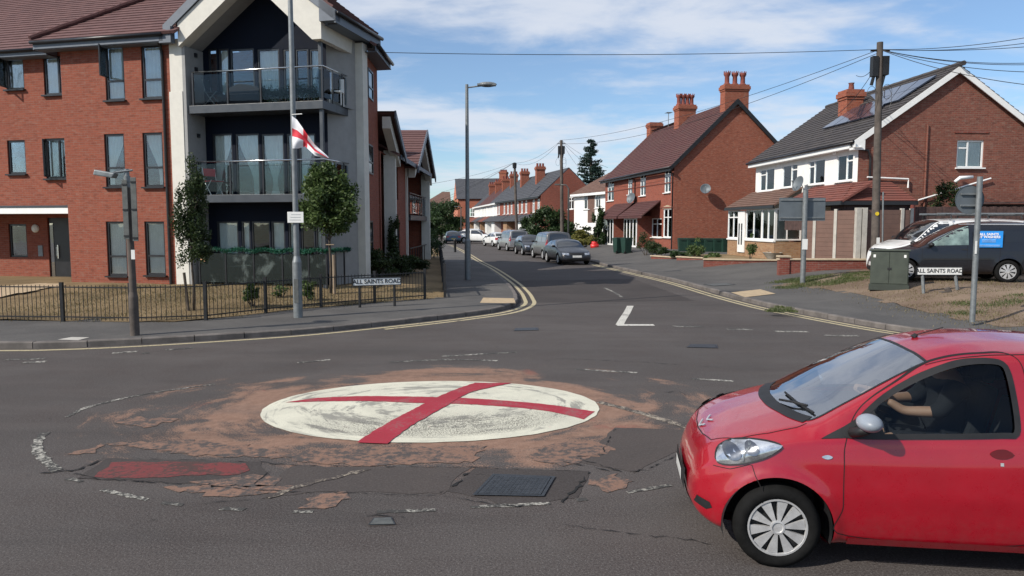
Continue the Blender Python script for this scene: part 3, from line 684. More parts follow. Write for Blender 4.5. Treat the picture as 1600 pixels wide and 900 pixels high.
def dish(par, c, d, r=.33, mat='signback', name='satellite_dish'):
    d = Vector(d).normalized(); q = d.to_track_quat('Z', 'Y').to_matrix().to_4x4(); Mx = Matrix.Translation(c) @ q
    mb = MB(); mb.lathe([(r * k / 8, .12 * (k / 8) ** 2) for k in range(9)] + [(r * 1.02, .115), (r * .5, .02), (0, -.02)], 24, Mx)
    o = mb.build(name, M[mat], par, smooth=True)
    a = MB(); a.tube([Mx @ Vector((0, -r, .1)), Mx @ Vector((0, -r * .5, .35)), Mx @ Vector((0, 0, .42))], .012, 6); a.tube([Mx @ Vector((0, 0, .38)), Mx @ Vector((0, 0, .46))], .03, 8)
    a.tube([Mx @ Vector((0, 0, 0)), Mx @ Vector((0, 0, -.12)), Vector(c) + Vector((0, 0, -.2)) - d * .25], .018, 6); a.build('dish_arm', M['steel'], o); return o
def pipe(par, pts, r=.035, mat='blackpaint', name='downpipe'):
    mb = MB(); mb.tube(pts, r, 8); return mb.build(name, M[mat], par, smooth=True, angle=50)

# ------------------------------------------------------------ flats, left
FA = Frame((-10.55, 23.81), (.973, -.232)); h = FA.hit
flats = thing('apartment_building', 'three storey orange brick flats with a cream gabled portal and glass balconies behind the lawn', 'building', (FA.P.x, FA.P.y, 0), FA.ang)
E0 = 8.12
wins = []
for (u0, v0, u1, v1, cur) in ((164, 71, 194, 157, 'sheer'), (221, 70, 253, 154, 'sheer'), (164, 209, 195, 292, 'drapeL'), (224, 207, 255, 292, 'drapeR'), (167, 346, 198, 431, 'blind'), (227, 346, 258, 430, 'blind')):
    wins.append((FA.rect(u0, v0, u1, v1), cur))
mb = MB(); wall_holes(mb, -4.41, -.24, 0, E0, 0, [w[0] for w in wins], .1)
mb.poly([(-4.41, 0, 0), (-4.41, .5, 0), (-4.41, .5, E0), (-4.41, 0, E0)]); 
wl2 = [FA.rect(*q, .5) for q in ((9, 90, 37, 140), (68, 87, 112, 148), (12, 219, 40, 272), (71, 216, 112, 279), (-60, 90, -20, 145), (-60, 219, -20, 272))]
porch = (-14.0, -4.41, 0.0, 2.62)
wall_holes(mb, -14, -4.41, 0, E0, .5, wl2 + [porch], .1)
wd = FA.rect(14, 350, 42, 402, 1.9); dr = FA.rect(76, 345, 113, 441, 1.9); dr = (dr[0], dr[1] + .25, .05, 2.5)
wall_holes(mb, -14, -4.0, 0, 2.8, 1.9, [wd, dr], .1)
mb.poly([(-4.3, .5, 0), (-4.3, 1.9, 0), (-4.3, 1.9, 2.62), (-4.3, .5, 2.62)])
mb.box(-14.02, -4.42, .6, 1.95, 2.63, 2.9)
# body behind
mb.box(-14, 1.2, 9.9, 10.0, 0, E0); mb.box(-14.1, -14, .5, 10, 0, E0); mb.box(-13.9, 4.4, 2.2, 2.3, 2.95, 8.1)
# three storey return towards the street
wx, wy = FA.loc(-4.88, 27.3); sx, sy = 5.42, 2.0
mb.box(-14, 4.3, 3.2, 3.3, 0, E0)
def vwall(mb, a, b, z0, z1, th=.25):
    a = Vector((*a, 0)); b = Vector((*b, 0)); d = (b - a).normalized(); n = Vector((-d.y, d.x, 0)) * th
    mb.prism([(a.x, a.y, z0), (b.x, b.y, z0), (b.x + n.x, b.y + n.y, z0), (a.x + n.x, a.y + n.y, z0)], (0, 0, z1 - z0))
vwall(mb, (sx - .02, sy + .05), (wx, wy), 0, 7.95); vwall(mb, (wx, wy), (wx - 5, wy + 1.2), 0, 7.95)
mb.build('wall', M['brickL'], flats)
for (r_, cur) in wins: window(flats, *r_, .045, 'blackframe', (), (.36,), .07, cur, 'blackframe')
for i, r_ in enumerate(wl2): window(flats, *r_, .545, 'blackframe', (.5,) if (r_[1] - r_[0]) > .85 else (), (), .07, ['sheer', 'sheer', None, 'drapeL', None, None][i], 'blackframe')
window(flats, *wd, 1.945, 'blackframe', (), (), .07)
# open casements
def sash(par, hinge, w, z0, z1, ang, y):
    X = Matrix.Translation((hinge, y, 0)) @ Matrix.Rotation(ang, 4, 'Z')
    mb = MB(); fw = .05
    for q in ((0, fw, z0, z1), (w - fw, w, z0, z1), (fw, w - fw, z0, z0 + fw), (fw, w - fw, z1 - fw, z1)): mb.box(q[0], q[1], -.02, .02, q[2], q[3], X)
    f = mb.build('open_casement', M['blackframe'], par); p = MB(); p.box(fw, w - fw, -.004, .004, z0 + fw, z1 - fw, X); p.build('pane', M['glassw'], f)
r0 = wins[0][0]; sash(flats, r0[0] + .08, .48, r0[2] + .72, r0[3] - .03, R(-75), .02)
r0 = wl2[0]; sash(flats, r0[0] + .05, .5, r0[2] + .05, r0[3] - .05, R(-70), .5)
r0 = wl2[3]; sash(flats, r0[0] + .08, .42, r0[2] + .05, r0[3] - .05, R(-60), .5)
# entrance door, canopy, light, keypad
mb = MB(); mb.box(dr[0], dr[1], 1.96, 2.0, dr[2], dr[3]); do = mb.build('door', M['blackframe'], flats)
mb = MB(); mb.tube([(dr[0] + .38, 1.9, 1.05), (dr[0] + .38, 1.88, 1.1), (dr[0] + .38, 1.88, 1.42), (dr[0] + .38, 1.9, 1.46)], .014, 6); mb.box(dr[0] + .355, dr[0] + .405, 1.93, 1.955, 1.0, 1.5); mb.build('handle', M['chrome'], do)
mb = MB(); mb.box(dr[0] + .06, dr[0] + .2, 1.945, 1.955, .3, 2.3); mb.build('pane', M['mirrorglass'], do)
mb = MB(); mb.box(-14, -4.44, .32, .56, 2.62, 2.83); mb.build('canopy', M['upvc'], flats, bevel=.01)
mb = MB(); mb.box(-14, -4.43, .3, .56, 2.832, 2.9); mb.build('canopy_flashing', M['anth'], flats)
q = h(56, 357, 1.9); mb = MB(); X = Matrix.Translation((q[0], 1.9, q[1])) @ Matrix.Rotation(R(90), 4, 'X'); mb.lathe([(.15, 0), (.15, .05), (.11, .09), (0, .1)], 16, X); mb.build('porch_light', M['curtain'], flats, smooth=True)
q = h(64, 392, 1.9); mb = MB(); mb.box(q[0] - .1, q[0] + .1, 1.87, 1.9, q[1] - .2, q[1] + .2); mb.build('entry_panel', M['steel'], flats)
# downpipe, fascia, soffit, gutter
pipe(flats, [(-.48, -.3, 8.0), (-.5, -.1, 7.85), (-.5, -.06, 7.6), (-.5, -.06, .15)], .045)
mb = MB(); mb.box(-5.0, -.16, -.42, -.38, 7.92, 8.13); mb.box(-5.0, -.16, -.385, .0, 7.9, 7.93); mb.box(-14, -5.0, .05, .09, 7.86, 8.05); mb.box(-14, -5.0, .09, .5, 7.84, 7.87); mb.box(-5.04, -5.0, -.42, .5, 7.9, 8.2)
mb.build('fascia', M['fasc'], flats)
mb = MB(); mb.tube([(-5.08, -.48, 8.12), (-.16, -.48, 8.12)], .06, 8); mb.tube([(-14, -.01, 8.03), (-5.05, -.01, 8.03)], .055, 8); mb.build('gutter', M['blackframe'], flats, smooth=True)
mb = MB(); roofslope(mb, (-14, -.02, 8.06), (-4.9, -.02, 8.06), (-4.9, 8, 13.35), (-14, 8, 13.35), 36, .03)
t1 = 36
# the projecting part: its left edge climbs back along a hip
roofslope(mb, (-5.06, -.5, 8.16), (.32, -.5, 8.16), (.32, 7.5, 13.5), (.2, 7.5, 13.5), 36, .03)
hipa = Vector((-5.06, -.5, 8.2)); hipb = Vector((.2, 7.5, 13.55))
apx = 2.75; vz = lambda s: 10.72 - abs(s - apx) * .755
# gable roof running back
for sg in (-1, 1):
    eave = -.06 if sg < 0 else 5.52
    A_ = (eave, -.28, vz(eave)); D_ = (apx, -.28, vz(apx)); B_ = (eave, 5.6 if sg < 0 else 3.0, vz(eave)); C_ = (apx, 5.6 if sg < 0 else 3.0, vz(apx))
    roofslope(mb, A_, B_, C_, D_, 16, .03)
# lower rear run over the street-side return
x2, y2 = FA.loc(-4.38, 27.4); x1_, y1_ = FA.loc(-4.38, 24.5)
roofslope(mb, (x1_, y1_, 8.05), (x2, y2, 8.05), (x2 - 4, y2, 10.6), (x1_ - 4, y1_, 10.6), 16, .03)
mb.build('roof', M['tileL'], flats)
mb = MB(); mb.tube([hipa.lerp(hipb, i / 30) + Vector((0, 0, .04 + .015 * (i % 2))) for i in range(31)], .09, 8); mb.build('hip_ridge', M['tileR'], flats)
mb = MB()
for sg in (-1, 1):
    eave = -.22 if sg < 0 else 5.62
    P_ = [(eave, vz(eave) - .06), (apx, vz(apx) - .03), (apx, vz(apx) - .33), (eave, vz(eave) - .36)]
    mb.prism([(s, -.33, z) for s, z in P_], (0, .05, 0))
mb.prism([(5.1, -.33, vz(5.6) - .36), (5.62, -.33, vz(5.6) - .36), (5.62, -.33, vz(5.6) - .06), (5.1, -.33, vz(5.6) + .3)], (0, .3, 0))
mb.prism([(-.3, -.42, 7.86), (.12, -.42, 7.86), (.12, -.42, 8.35), (-.3, -.42, 8.1)], (0, .2, 0))
xa, ya = 5.6, -.3; mb.box(5.56, 5.62, -.3, 2.95, 8.15, 8.42); mb.box(5.1, 5.56, 0, 2.9, 8.16, 8.19)
mb.prism([(x1_ - .02, y1_, 7.85), (x2 - .02, y2, 7.85), (x2 - .06, y2, 7.85), (x1_ - .06, y1_, 7.85)], (0, 0, .2)); mb.prism([(x1_, y1_, 7.84), (x2, y2, 7.84), (x2 - .6, y2, 7.84), (x1_ - .6, y1_, 7.84)], (0, 0, .02))
mb.build('barge_board', M['fasc'], flats)
mb = MB(); mb.tube([(5.68, -.3, 8.43), (5.68, 2.95, 8.43)], .06, 8); mb.tube([(x1_ + .06, y1_, 8.03), (x2 + .06, y2, 8.03)], .06, 8); mb.build('gutter', M['blackframe'], flats, smooth=True)
# cream portal: pier, rafters, street-side fin
rz = lambda s: vz(s) - .36
mb = MB(); mb.box(-.24, .24, -.12, .3, 0, 6.42); mb.box(-.2, .26, -.1, .3, 6.42, vz(-.2) - .45)
m5 = MB(); m5.box(5.14, 5.42, 1.93, 2.3, 0, 8.1); m5.build('fin_wall', M['render'], flats, bevel=.008)
mb.build('pier', M['render'], flats, bevel=.008)
mb = MB()
for sg in (-1, 1):
    e_ = .26 if sg < 0 else 5.12; i0 = .26 if sg < 0 else 4.95
    out = [(e_, rz(e_)), (apx, rz(apx)), (apx, rz(apx) - .72), (i0 if sg < 0 else 4.82, rz(i0) - .72 if sg < 0 else 7.72), (e_, (rz(e_) - .72) if sg < 0 else 7.72)]
    mb.prism([(s, -.26, z) for s, z in out], (0, .42, 0))
mb.prism([(4.9, .1, 7.74), (5.1, .1, 7.74), (5.12, .1, 8.2), (4.9, .1, 8.3)], (0, 1.85, 0))
mb.build('gable_frame', M['render'], flats)
# sloping soffits inside the portal
mb = MB()
for sg in (-1, 1):
    e_ = .26 if sg < 0 else 5.0
    P_ = [(e_, rz(e_) - .70), (apx, rz(apx) - .70), (apx, rz(apx) - .64), (e_, rz(e_) - .64)]
    mb.prism([(s, .165, z) for s, z in P_], (0, .66, 0))
mb.box(.25, .36, -.1, .82, 0, rz(.3) - .7)
vwall(mb, (4.63, .84), (5.16, 1.93), 0, 8.15, .2); mb.build('portal_lining', M['grey_render'], flats)
# navy back wall with doors and windows, floor by floor
BK = .8; holes = []; gl = []
def bk(u0, v0, u1, v1): a, b, c, d = FA.rect(u0, v0, u1, v1, BK); return a, b, c, d
F1, F2 = 3.0, 5.95
top = [(329, 343, None), (345, 361, 'sheer'), (363, 400, None), (405, 439, 'sheer'), (445, 462, 'sheer'), (464, 484, None), (486, 503, 'drapeL')]
mid = [(331, 362, 'drapeL'), (367, 404, 'drapeR'), (408, 443, 'tied'), (447, 462, 'drapeR'), (466, 492, 'drapeL')]
low = [(333, 367, 'blind'), (372, 386, 'blind'), (388, 417, None), (419, 441, 'blind'), (446, 462, 'blind'), (466, 488, None), (489, 500, 'blind')]
for row, vt, zf in ((top, 76, F2 + .12), (mid, 209, F1 + .12), (low, 346, .25)):
    for u0, u1, cur in row:
        a = h(u0, 200, BK)[0]; b = h(u1, 200, BK)[0]; zt = h((u0 + u1) / 2, vt, BK)[1]
        gl.append((a, b, zf, zt, cur)); holes.append((a, b, zf, zt))
mb = MB(); wall_holes(mb, .3, 4.72, 0, 8.05, BK, holes, .08)
mb.poly([(.3, BK, 8.05), (4.72, BK, 8.05), (4.72, BK, rz(4.72) - .3), (apx, BK, rz(apx) - .3), (.3, BK, rz(.3) - .3)])
mb.build('clad_wall', M['navy'], flats)
for a, b, c, d, cur in gl: window(flats, a, b, c, d, BK + .02, 'blackframe', (), (), .05, cur, None, 'glassw')
mb = MB(); mb.box(.3, 5.0, BK + .5, 3.1, 5.8, 5.9); mb.box(.3, 5.0, BK + .5, 3.1, 2.9, 3.0); mb.box(.3, 5.0, BK + .5, 3.1, 8.3, 8.4); mb.build('floor_slab', M['grey_render'], flats)
# balconies
def balcony(zb, zr, side=1.95, x0=.42, label=None):
    mb = MB(); mb.box(x0, 5.02, -.06, .86, zb, zb + .24); mb.prism([(4.55, .86, zb), (5.02, .86, zb), (5.02, side, zb), (5.12, side, zb)], (0, 0, .238)); 
    b = mb.build('balcony', M['anth'], flats, bevel=.006)
    r = MB(); zt = zr; y0 = 0.0
    r.tube([(x0 + .1, y0, zt), (5.0, y0, zt)], .024, 8); r.tube([(5.0, y0, zt), (5.0, side, zt)], .024, 8)
    r.build('handrail', M['chrome'], b, smooth=True)
    p = MB(); posts = [x0 + .12, x0 + 1.35, x0 + 2.5, x0 + 3.6, 4.98]
    for x in posts: p = MB(); p.box(x - .025, x + .025, y0 - .02, y0 + .02, zb + .24, zt - .02); p.build('rail_post', M['blackframe'], b)
    for k in (.65, 1.3, 1.95): p = MB(); p.box(4.985, 5.015, k - .03, k + .03, zb + .24, zt - .02); p.build('rail_post', M['blackframe'], b)
    g = MB()
    for a, c in zip(posts, posts[1:]): g.box(a + .05, c - .05, y0 - .005, y0 + .005, zb + .34, zt - .08)
    for k in (0, .65, 1.3): g.box(4.995, 5.005, k + .06, k + .59, zb + .34, zt - .08)
    g.build('glass_panels', M['glassb'], b); return b
zt1 = h(400, 108)[1]; zb1 = h(400, 174)[1]; balcony(zb1, zt1)
zt2 = h(400, 251)[1]; zb2 = h(400, 316)[1]; balcony(zb2, zt2)
mb = MB(); mb.box(4.86, 4.96, .02, .12, 0, 7.74); mb.build('steel_post', M['anth'], flats)
# ground terrace railing with hazy reflections painted into the glass as pale noise patches
b = MB(); b.box(.42, 5.4, -.05, .8, 0, .22); tr = b.build('terrace', M['grey_render'], flats)
zt3 = h(400, 392)[1]
p = MB(); xs_ = [.55, 1.5, 2.5, 3.5, 4.4, 5.0]
for x in xs_: p.box(x - .022, x + .022, -.02, .02, .2, zt3)
p.box(.5, 5.02, -.02, .02, zt3 - .03, zt3); 
for k in (.6, 1.2, 1.8): p.box(4.98, 5.02, k - .02, k + .02, .2, zt3)
p.box(4.98, 5.02, 0, 1.9, zt3 - .03, zt3); p.build('terrace_railing', M['blackframe'], flats)
g = MB()
for a, c in zip(xs_, xs_[1:]): g.box(a + .03, c - .03, -.004, .004, .42, zt3 - .08)
m_, t_ = newmat('painted_haze_terrace_glass'); tr_ = N(t_, 'ShaderNodeBsdfTransparent'); tr_.inputs[0].default_value = (.3, .34, .33, 1)
df = N(t_, 'ShaderNodeBsdfPrincipled'); df.inputs['Base Color'].default_value = (.2, .24, .23, 1); df.inputs['Roughness'].default_value = .12
tcn = N(t_, 'ShaderNodeTexCoord'); nn = nz(t_, tcn.outputs['Object'], 1.6, 7, .6, .4); mxs = N(t_, 'ShaderNodeMixShader'); L(t_, rng(t_, nn, .52, .72, .10, .6), mxs.inputs[0]); L(t_, tr_.outputs[0], mxs.inputs[1]); L(t_, df.outputs[0], mxs.inputs[2])
o_ = N(t_, 'ShaderNodeOutputMaterial'); L(t_, mxs.outputs[0], o_.inputs[0]); g.build('glass_panels', m_, flats)
for (u, v) in ((312, 86), (312, 108), (312, 212), (312, 255)):
    q = h(u, v, .4); mb = MB(); mb.box(.355, .42, .35, .45, q[1] - .06, q[1] + .06); mb.build('wall_light', M['blackframe'], flats)
# street-side windows of the return
def sidewin(par, P0, P1, u0, u1, v0, v1, frame='blackframe', **k):
    """window on an upright plane through two world points, seen between these pixel columns"""
    f = Frame(P0, (P1[0] - P0[0], P1[1] - P0[1])); a, b, c, d = f.rect(u0, v0, u1, v1)
    inv = par.matrix_basis.inverted() if False else Matrix.LocRotScale(par.location, par.rotation_euler, None).inverted()
    X = inv @ Matrix.Translation((f.P.x, f.P.y, 0)) @ Matrix.Rotation(f.ang, 4, 'Z')
    return window(par, a, b, c, d, -.055, frame, xf=X, **k)
Pa = (-4.84, 24.45); Pb = (-4.9, 27.3)
for v0, v1 in ((110, 155), (226, 272), (345, 400)): sidewin(flats, Pa, Pb, 573.5, 581, v0, v1, trans=(.4,), gl='opaqueglass')

# two storey wing running up the side street
WB = (-4.86, 27.35); wing = thing('apartment_building', 'two storey brick wing of the flats with gabled balconies facing the side street', 'building', (WB[0], WB[1], 0), R(90))
# local: x = up the street, y = into the building (-X world)
mb = MB(); wq = Frame(WB, (0, 1)); 
def wrect(u0, v0, u1, v1, b=0): return wq.rect(u0, v0, u1, v1, b)
H2 = 4.95; hol = []
hw = [wrect(613, 257, 622, 312), wrect(616.5, 347, 625, 400)]
wall_holes(mb, 0, 13.6, 0, H2, .0, [(.35, 1.75, 0.15, H2 - .02), (6.7, 13.5, .15, H2 - .02)] + hw, .1)
mb.box(0, .1, 0, 9, 0, H2); mb.box(13.5, 13.6, 0.001, 9, 0, H2); mb.box(0, 13.6, 8.9, 9, 0, H2); mb.box(.1, 13.5, 2.2, 2.3, 0, H2)
mb.build('wall', M['brickL'], wing)
for w in hw: window(wing, *w, .04, 'blackframe', (), (.4,), .06)
mb = MB(); mb.box(.1, 2, .9, 1.0, 0, 6.2); mb.box(6.7, 13.45, 1.3, 1.4, 0, 6.4); mb.box(6.6, 6.7, 0, 1.3, 0, H2); mb.build('recess_wall', M['grey_render'], wing)
for q in ((1.5, 1.75, -.35, .1, 0, 5.1), (13.3, 13.6, -.35, .1, 0, 5.0), (6.6, 6.75, -.1, .1, 0, 4.9)):
    mb = MB(); mb.box(*q); mb.build('pier', M['render'], wing)
mb = MB(); RY = 4.5
roofslope(mb, (1.2, -.5, H2), (13.2, -.5, H2), (13.2, RY, H2 + 2.6), (1.2, RY, H2 + 2.6), 18, .03)
g0, g1, gp_ = 6.3, 14.0, 10.15; gz = lambda s: 6.95 - abs(s - gp_) * .55
for a, b in ((g0, gp_), (g1, gp_)): roofslope(mb, (a, -.62, gz(a)), (a, 5, gz(a)), (b, 5, gz(b)), (b, -.62, gz(b)), 15, .03)
gz2 = lambda s: 6.35 - max(0, s - 0) * .55
roofslope(mb, (2.5, -.62, gz2(2.5)), (2.5, 4, gz2(2.5)), (-.1, 4, gz2(-.1)), (-.1, -.62, gz2(-.1)), 10, .03)
mb.build('roof', M['tileL'], wing)
mb = MB()
for a, b, f in ((g0, gp_, gz), (g1, gp_, gz), (2.6, -.1, gz2)): mb.prism([(a, -.66, f(a) + .02), (b, -.66, f(b) + .02), (b, -.66, f(b) - .26), (a, -.66, f(a) - .26)], (0, .06, 0))
mb.box(1.9, 13, -.54, -.5, H2 - .16, H2 + .02); mb.build('barge_board', M['fasc'], wing)
for a, b, f in ((6.6, gp_, gz), (13.7, gp_, gz), (2.2, -.1, gz2)): mb = MB(); mb.prism([(a, -.45, f(a) - .2), (b, -.45, f(b) - .2), (b, -.45, f(b) - .62), (a, -.45, f(a) - .62)], (0, .3, 0)); mb.build('gable_frame', M['render'], wing)
mb = MB(); mb.box(6.8, 13.4, -.2, 1.25, 2.45, 2.68); bb = mb.build('balcony', M['anth'], wing)
mb = MB(); mb.box(6.8, 13.35, -.17, -.13, 3.68, 3.72)
for k in range(8): mb.box(6.8 + k * .93, 6.84 + k * .93, -.17, -.13, 2.6, 3.7)
for k in range(8): mb.box(6.8 + k * .93, 6.84 + k * .93, -.17, -.13, .1, 1.15)
mb.box(6.8, 13.35, -.17, -.13, 1.12, 1.17); mb.build('railing', M['blackframe'], bb)
mb = MB(); mb.box(6.85, 13.3, -.155, -.145, 2.75, 3.6); mb.build('glass_panels', M['glassb'], bb)
pipe(wing, [(2.2, -.06, 4.8), (2.2, -.06, .1)], .04)
# the far part of the roofs seen over the wing

# ------------------------------------------------------------ white and brown brick pair of houses, right
FW = Frame((13.9, 30.0), (.067, -.9977)); hw_ = FW.hit
wh = thing('semi_detached_house', 'white rendered house with brown brick gable, dark tiled roof and solar panels', 'house', (13.9, 30, 0), FW.ang)
GE = 5.72; D2 = 7.9; AP = 3.95
upw = [(1187, 248, 1210, 290), (1222, 242, 1246, 282), (1263, 233, 1289, 276), (1307, 226, 1333, 270)]
ur = [FW.rect(*q) for q in upw]; ur = [(a, b, 4.05 if i else 4.0, 5.15) for i, (a, b, c, d) in enumerate(ur)]
mb = MB(); wall_holes(mb, -10.42, -.02, 2.6, GE - .03, 0, ur, .08); mb.build('rendered_wall', M['white_render'], wh)
mb = MB(); wall_holes(mb, -10.42, -.02, 0, 2.6, 0.02, [(-9.6, -6.2, 1.4, 2.55), (-4.2, -1.2, 1.3, 2.5)], .1)
X90 = Matrix.Rotation(R(90), 4, 'Z')
gw = Frame((13.9, 30.0), (.9977, .067)); gwr = gw.rect(1495, 219, 1537, 262)
m2 = MB(); wall_holes(m2, 0, D2, 0, GE, 0, [gwr], .1)
m2.poly([(0, 0, GE), (D2, 0, GE), (AP, 0, GE + AP * .70)])
gx = lambda v: (v[1] * 0 + 0, 0, 0)
Xg = Matrix.Rotation(R(90), 4, 'Z')                    # gable local (x across, y back) -> house local
m2.v = [tuple(Xg @ Vector(p)) for p in m2.v]; mb.add(m2.v, m2.f)
mb.poly([(-10.42, 0, 0), (-10.42, D2, 0), (-10.42, D2, GE), (-10.42, AP, GE + AP * .7), (-10.42, 0, GE)]); mb.poly([(-10.42, D2, 0), (0, D2, 0), (0, D2, GE), (-10.42, D2, GE)])
mb.build('wall', M['brickW'], wh)
for i, r_ in enumerate(ur): window(wh, *r_, .03, 'upvc', (.42,) if i < 1 else ((.36,) if i == 2 else (.6,)), ((.74, 0, 1),) if i in (0, 2) else ((.74, 1, 2),), .06, 'blind', 'upvc')
window(wh, *gwr, .05, 'upvc', (.42,), ((.72, 0, 1),), .065, 'blind', 'upvc', xf=Xg)
mb = MB(); a_, b_, c_, d_ = gwr; mb.box(a_ - .15, b_ + .15, -.03, .02, d_ + .28, d_ + .36, Xg); mb.build('lintel', M['brickWall'], wh)
mb = MB(); OH = .32; sl_ = .70
roofslope(mb, (-10.7, -OH, GE - OH * sl_ + .1), (.16, -OH, GE - OH * sl_ + .1), (.16, AP, GE + AP * sl_ + .1), (-10.7, AP, GE + AP * sl_ + .1), 20, .035)
roofslope(mb, (-10.7, D2 + OH, GE - OH * sl_ + .1), (.16, D2 + OH, GE - OH * sl_ + .1), (.16, AP, GE + AP * sl_ + .1), (-10.7, AP, GE + AP * sl_ + .1), 20, .035)
rf = mb.build('roof', M['tileW'], wh)
mb = MB(); mb.tube([(-10.7 + i * .37, AP, GE + AP * sl_ + .13 + .01 * (i % 2)) for i in range(31)], .1, 8); mb.build('ridge_tiles', M['tileW'], rf)
mb = MB(); X = .2
for y0, y1 in ((-OH, AP), (D2 + OH, AP)):
    z0 = GE - OH * sl_; z1 = GE + AP * sl_
    mb.prism([(X, y0, z0 + .06), (X, y1, z1 + .06), (X, y1, z1 - .2), (X, y0, z0 - .2)], (-.05, 0, 0))
mb.prism([(X - .002, -OH - .02, GE - .5), (X - .002, .15, GE - .5), (X - .002, .15, GE - .12), (X - .002, -OH - .02, GE - .2)], (-.3, 0, 0))
mb.box(-10.7, .3, -OH - .02, -OH + .03, GE - .42, GE - .22); mb.box(-10.7, .28, -OH + .03, 0, GE - .42, GE - .39); mb.build('barge_board', M['upvc'], wh)
mb = MB(); mb.tube([(-10.75, -OH - .08, GE - .2), (.3, -OH - .08, GE - .2)], .06, 8); mb.build('gutter', M['blackframe'], wh, smooth=True)
pipe(wh, [(.06, -.35, 5.45), (.06, -.3, 5.3), (.08, .35, 5.2), (.08, .45, 4.9), (.08, .45, 3.3)], .045); pipe(wh, [(.05, 4.0 - 2.5, 6.4), (.05, 1.5, .8)], .03) if False else None
q = gw.hit(1449, 195); q2 = gw.hit(1449, 300); pipe(wh, [(.04, q[0], q[1]), (.04, q[0], .6)], .04, 'brickW')
# solar panels on the front slope
mb = MB(); nrm = Vector((0, -sl_, 1)).normalized()
def onroof(u, v):
    # ray against the front roof plane, local coordinates
    r = ray(u, v); o = Vector((0, 0, EYE)); Rm = Matrix.Rotation(-FW.ang, 3, 'Z')
    ol = Rm @ (o - Vector((13.9, 30, 0))); rl = Rm @ r; p0 = Vector((0, -OH, GE - OH * sl_ + .18)); t = (p0 - ol).dot(nrm) / rl.dot(nrm); return ol + rl * t
def panel(P, nx, ny, nm='solar_panels'):
    m1 = MB(); m2_ = MB(); A, B, C_, D_ = P
    for i in range(nx):
        for j in range(ny):
            f = lambda u, v: (A.lerp(B, u)).lerp(D_.lerp(C_, u), v)
            q = [f((i + .03) / nx, (j + .02) / ny), f((i + .97) / nx, (j + .02) / ny), f((i + .97) / nx, (j + .98) / ny), f((i + .03) / nx, (j + .98) / ny)]
            m1.prism(q, nrm * .06)
    o = m1.build(nm, M['solar'], rf)
panel([onroof(1284, 203), onroof(1368, 181), onroof(1394, 151), onroof(1334, 170)], 4, 1)
panel([onroof(1372, 183), onroof(1412, 150), onroof(1462, 112), onroof(1350, 154)], 3, 2) if False else panel([onroof(1376, 166), onroof(1404, 158), onroof(1466, 118), onroof(1360, 150)], 4, 2)
# chimney
q = hw_(1340, 150, AP - 1.0); chimney(wh, q[0] - .45, q[0] + .35, AP - 1.7, AP - .9, 6.6, 2.27 + (350 - 121) / 1155 * (30 - q[0]) * 1.0 - .75, 'brickRg', 1, 'brickWall')
# front bays: left porch bay and right lean-to that wraps the corner
def leanto(mb, s0, s1, yf, zf, zt): roofslope(mb, (s0, yf, zf), (s1, yf, zf), (s1 - .25, 0, zt), (s0 + .25, 0, zt), 8, .03)
B0 = hw_(1152, 330, -1.3)[0]; B1 = hw_(1241, 330, -1.3)[0] 
mb = MB(); leanto(mb, -11.0, -4.6, -1.45, 3.15, 4.0); mb.build('bay_roof', M['tileBrown'], wh); mb = MB()
leanto(mb, -3.9, 1.6, -1.45, 3.15, 3.95)
roofslope(mb, (1.5, -1.45, 3.15), (1.5, 1.6, 3.15), (0.02, 1.4, 3.95), (0.02, -.2, 3.95), 8, .03)
mb.build('porch_roof', M['tileRed'], wh)
mb = MB(); mb.box(-11.0, -4.6, -1.5, -1.43, 3.0, 3.14); mb.box(-3.9, 1.6, -1.5, -1.43, 3.0, 3.14); mb.box(1.48, 1.56, -1.45, 1.6, 3.0, 3.14); mb.box(-3.9, 1.5, -1.43, 0, 3.0, 3.03); mb.box(.03, 1.5, 0, 1.6, 3.0, 3.03); mb.build('porch_fascia', M['blackframe'], wh)
mb = MB(); mb.box(.25, 1.35, -1.2, -1.12, .6, 3.0); mb.box(1.3, 1.38, -1.12, 1.4, .6, 3.0); mb.box(-3.7, -.2, -1.3, -1.22, 2.0, 3.0); mb.build('lean_to_wall', M['fencewood'], wh)
mb = MB(); a = gw.hit(1353, 277); b = gw.hit(1417, 280); mb.tube([(.1, a[0], a[1]), (.1, b[0], b[1]), (.1, b[0], b[1] - .35)], .035, 8); mb.build('white_pipe', M['upvc'], wh)
mb = MB(); a = gw.hit(1432, 313); b = gw.hit(1545, 279); mb.tube([(.12, a[0], a[1]), (.12, b[0], b[1])], .035, 8); mb.build('white_pipe', M['upvc'], wh)
# glazed porch on a buff brick plinth
s0, s1 = -10.9, -4.8
mb = MB(); mb.box(s0, s1, -1.3, 0, 0, 1.42); mb.build('bay_plinth', M['brickGold'], wh)
mb = MB(); mb.box(s0 - .02, s1 + .02, -1.36, -1.24, 1.421, 1.5); mb.build('bay_sill', M['upvc'], wh)
for a, b in ((s0, s0 + 1.6), (s0 + 2.55, s0 + 4.6), (s0 + 4.6, s1)): window(wh, a, b, 1.5, 3.0, -1.3, 'upvc', (.5,), (.75,) if a == s0 else (), .07, None, None)
Xe = Matrix.Translation((s1, 0, 0)) @ Matrix.Rotation(R(90), 4, 'Z'); window(wh, -1.25, 0, 1.5, 3.0, 0.0, 'upvc', (.45,), (), .07, 'blind', xf=Xe)
mb = MB(); mb.box(s0 + 1.62, s0 + 2.53, -1.37, -1.31, .8, 2.95); dd = mb.build('door', M['upvc'], wh, bevel=.01)
mb = MB(); mb.box(s0 + 1.8, s0 + 1.95, -1.385, -1.371, 1.2, 2.3); mb.box(s0 + 2.15, s0 + 2.3, -1.385, -1.371, 1.2, 2.3); mb.build('pane', M['mirrorglass'], dd)
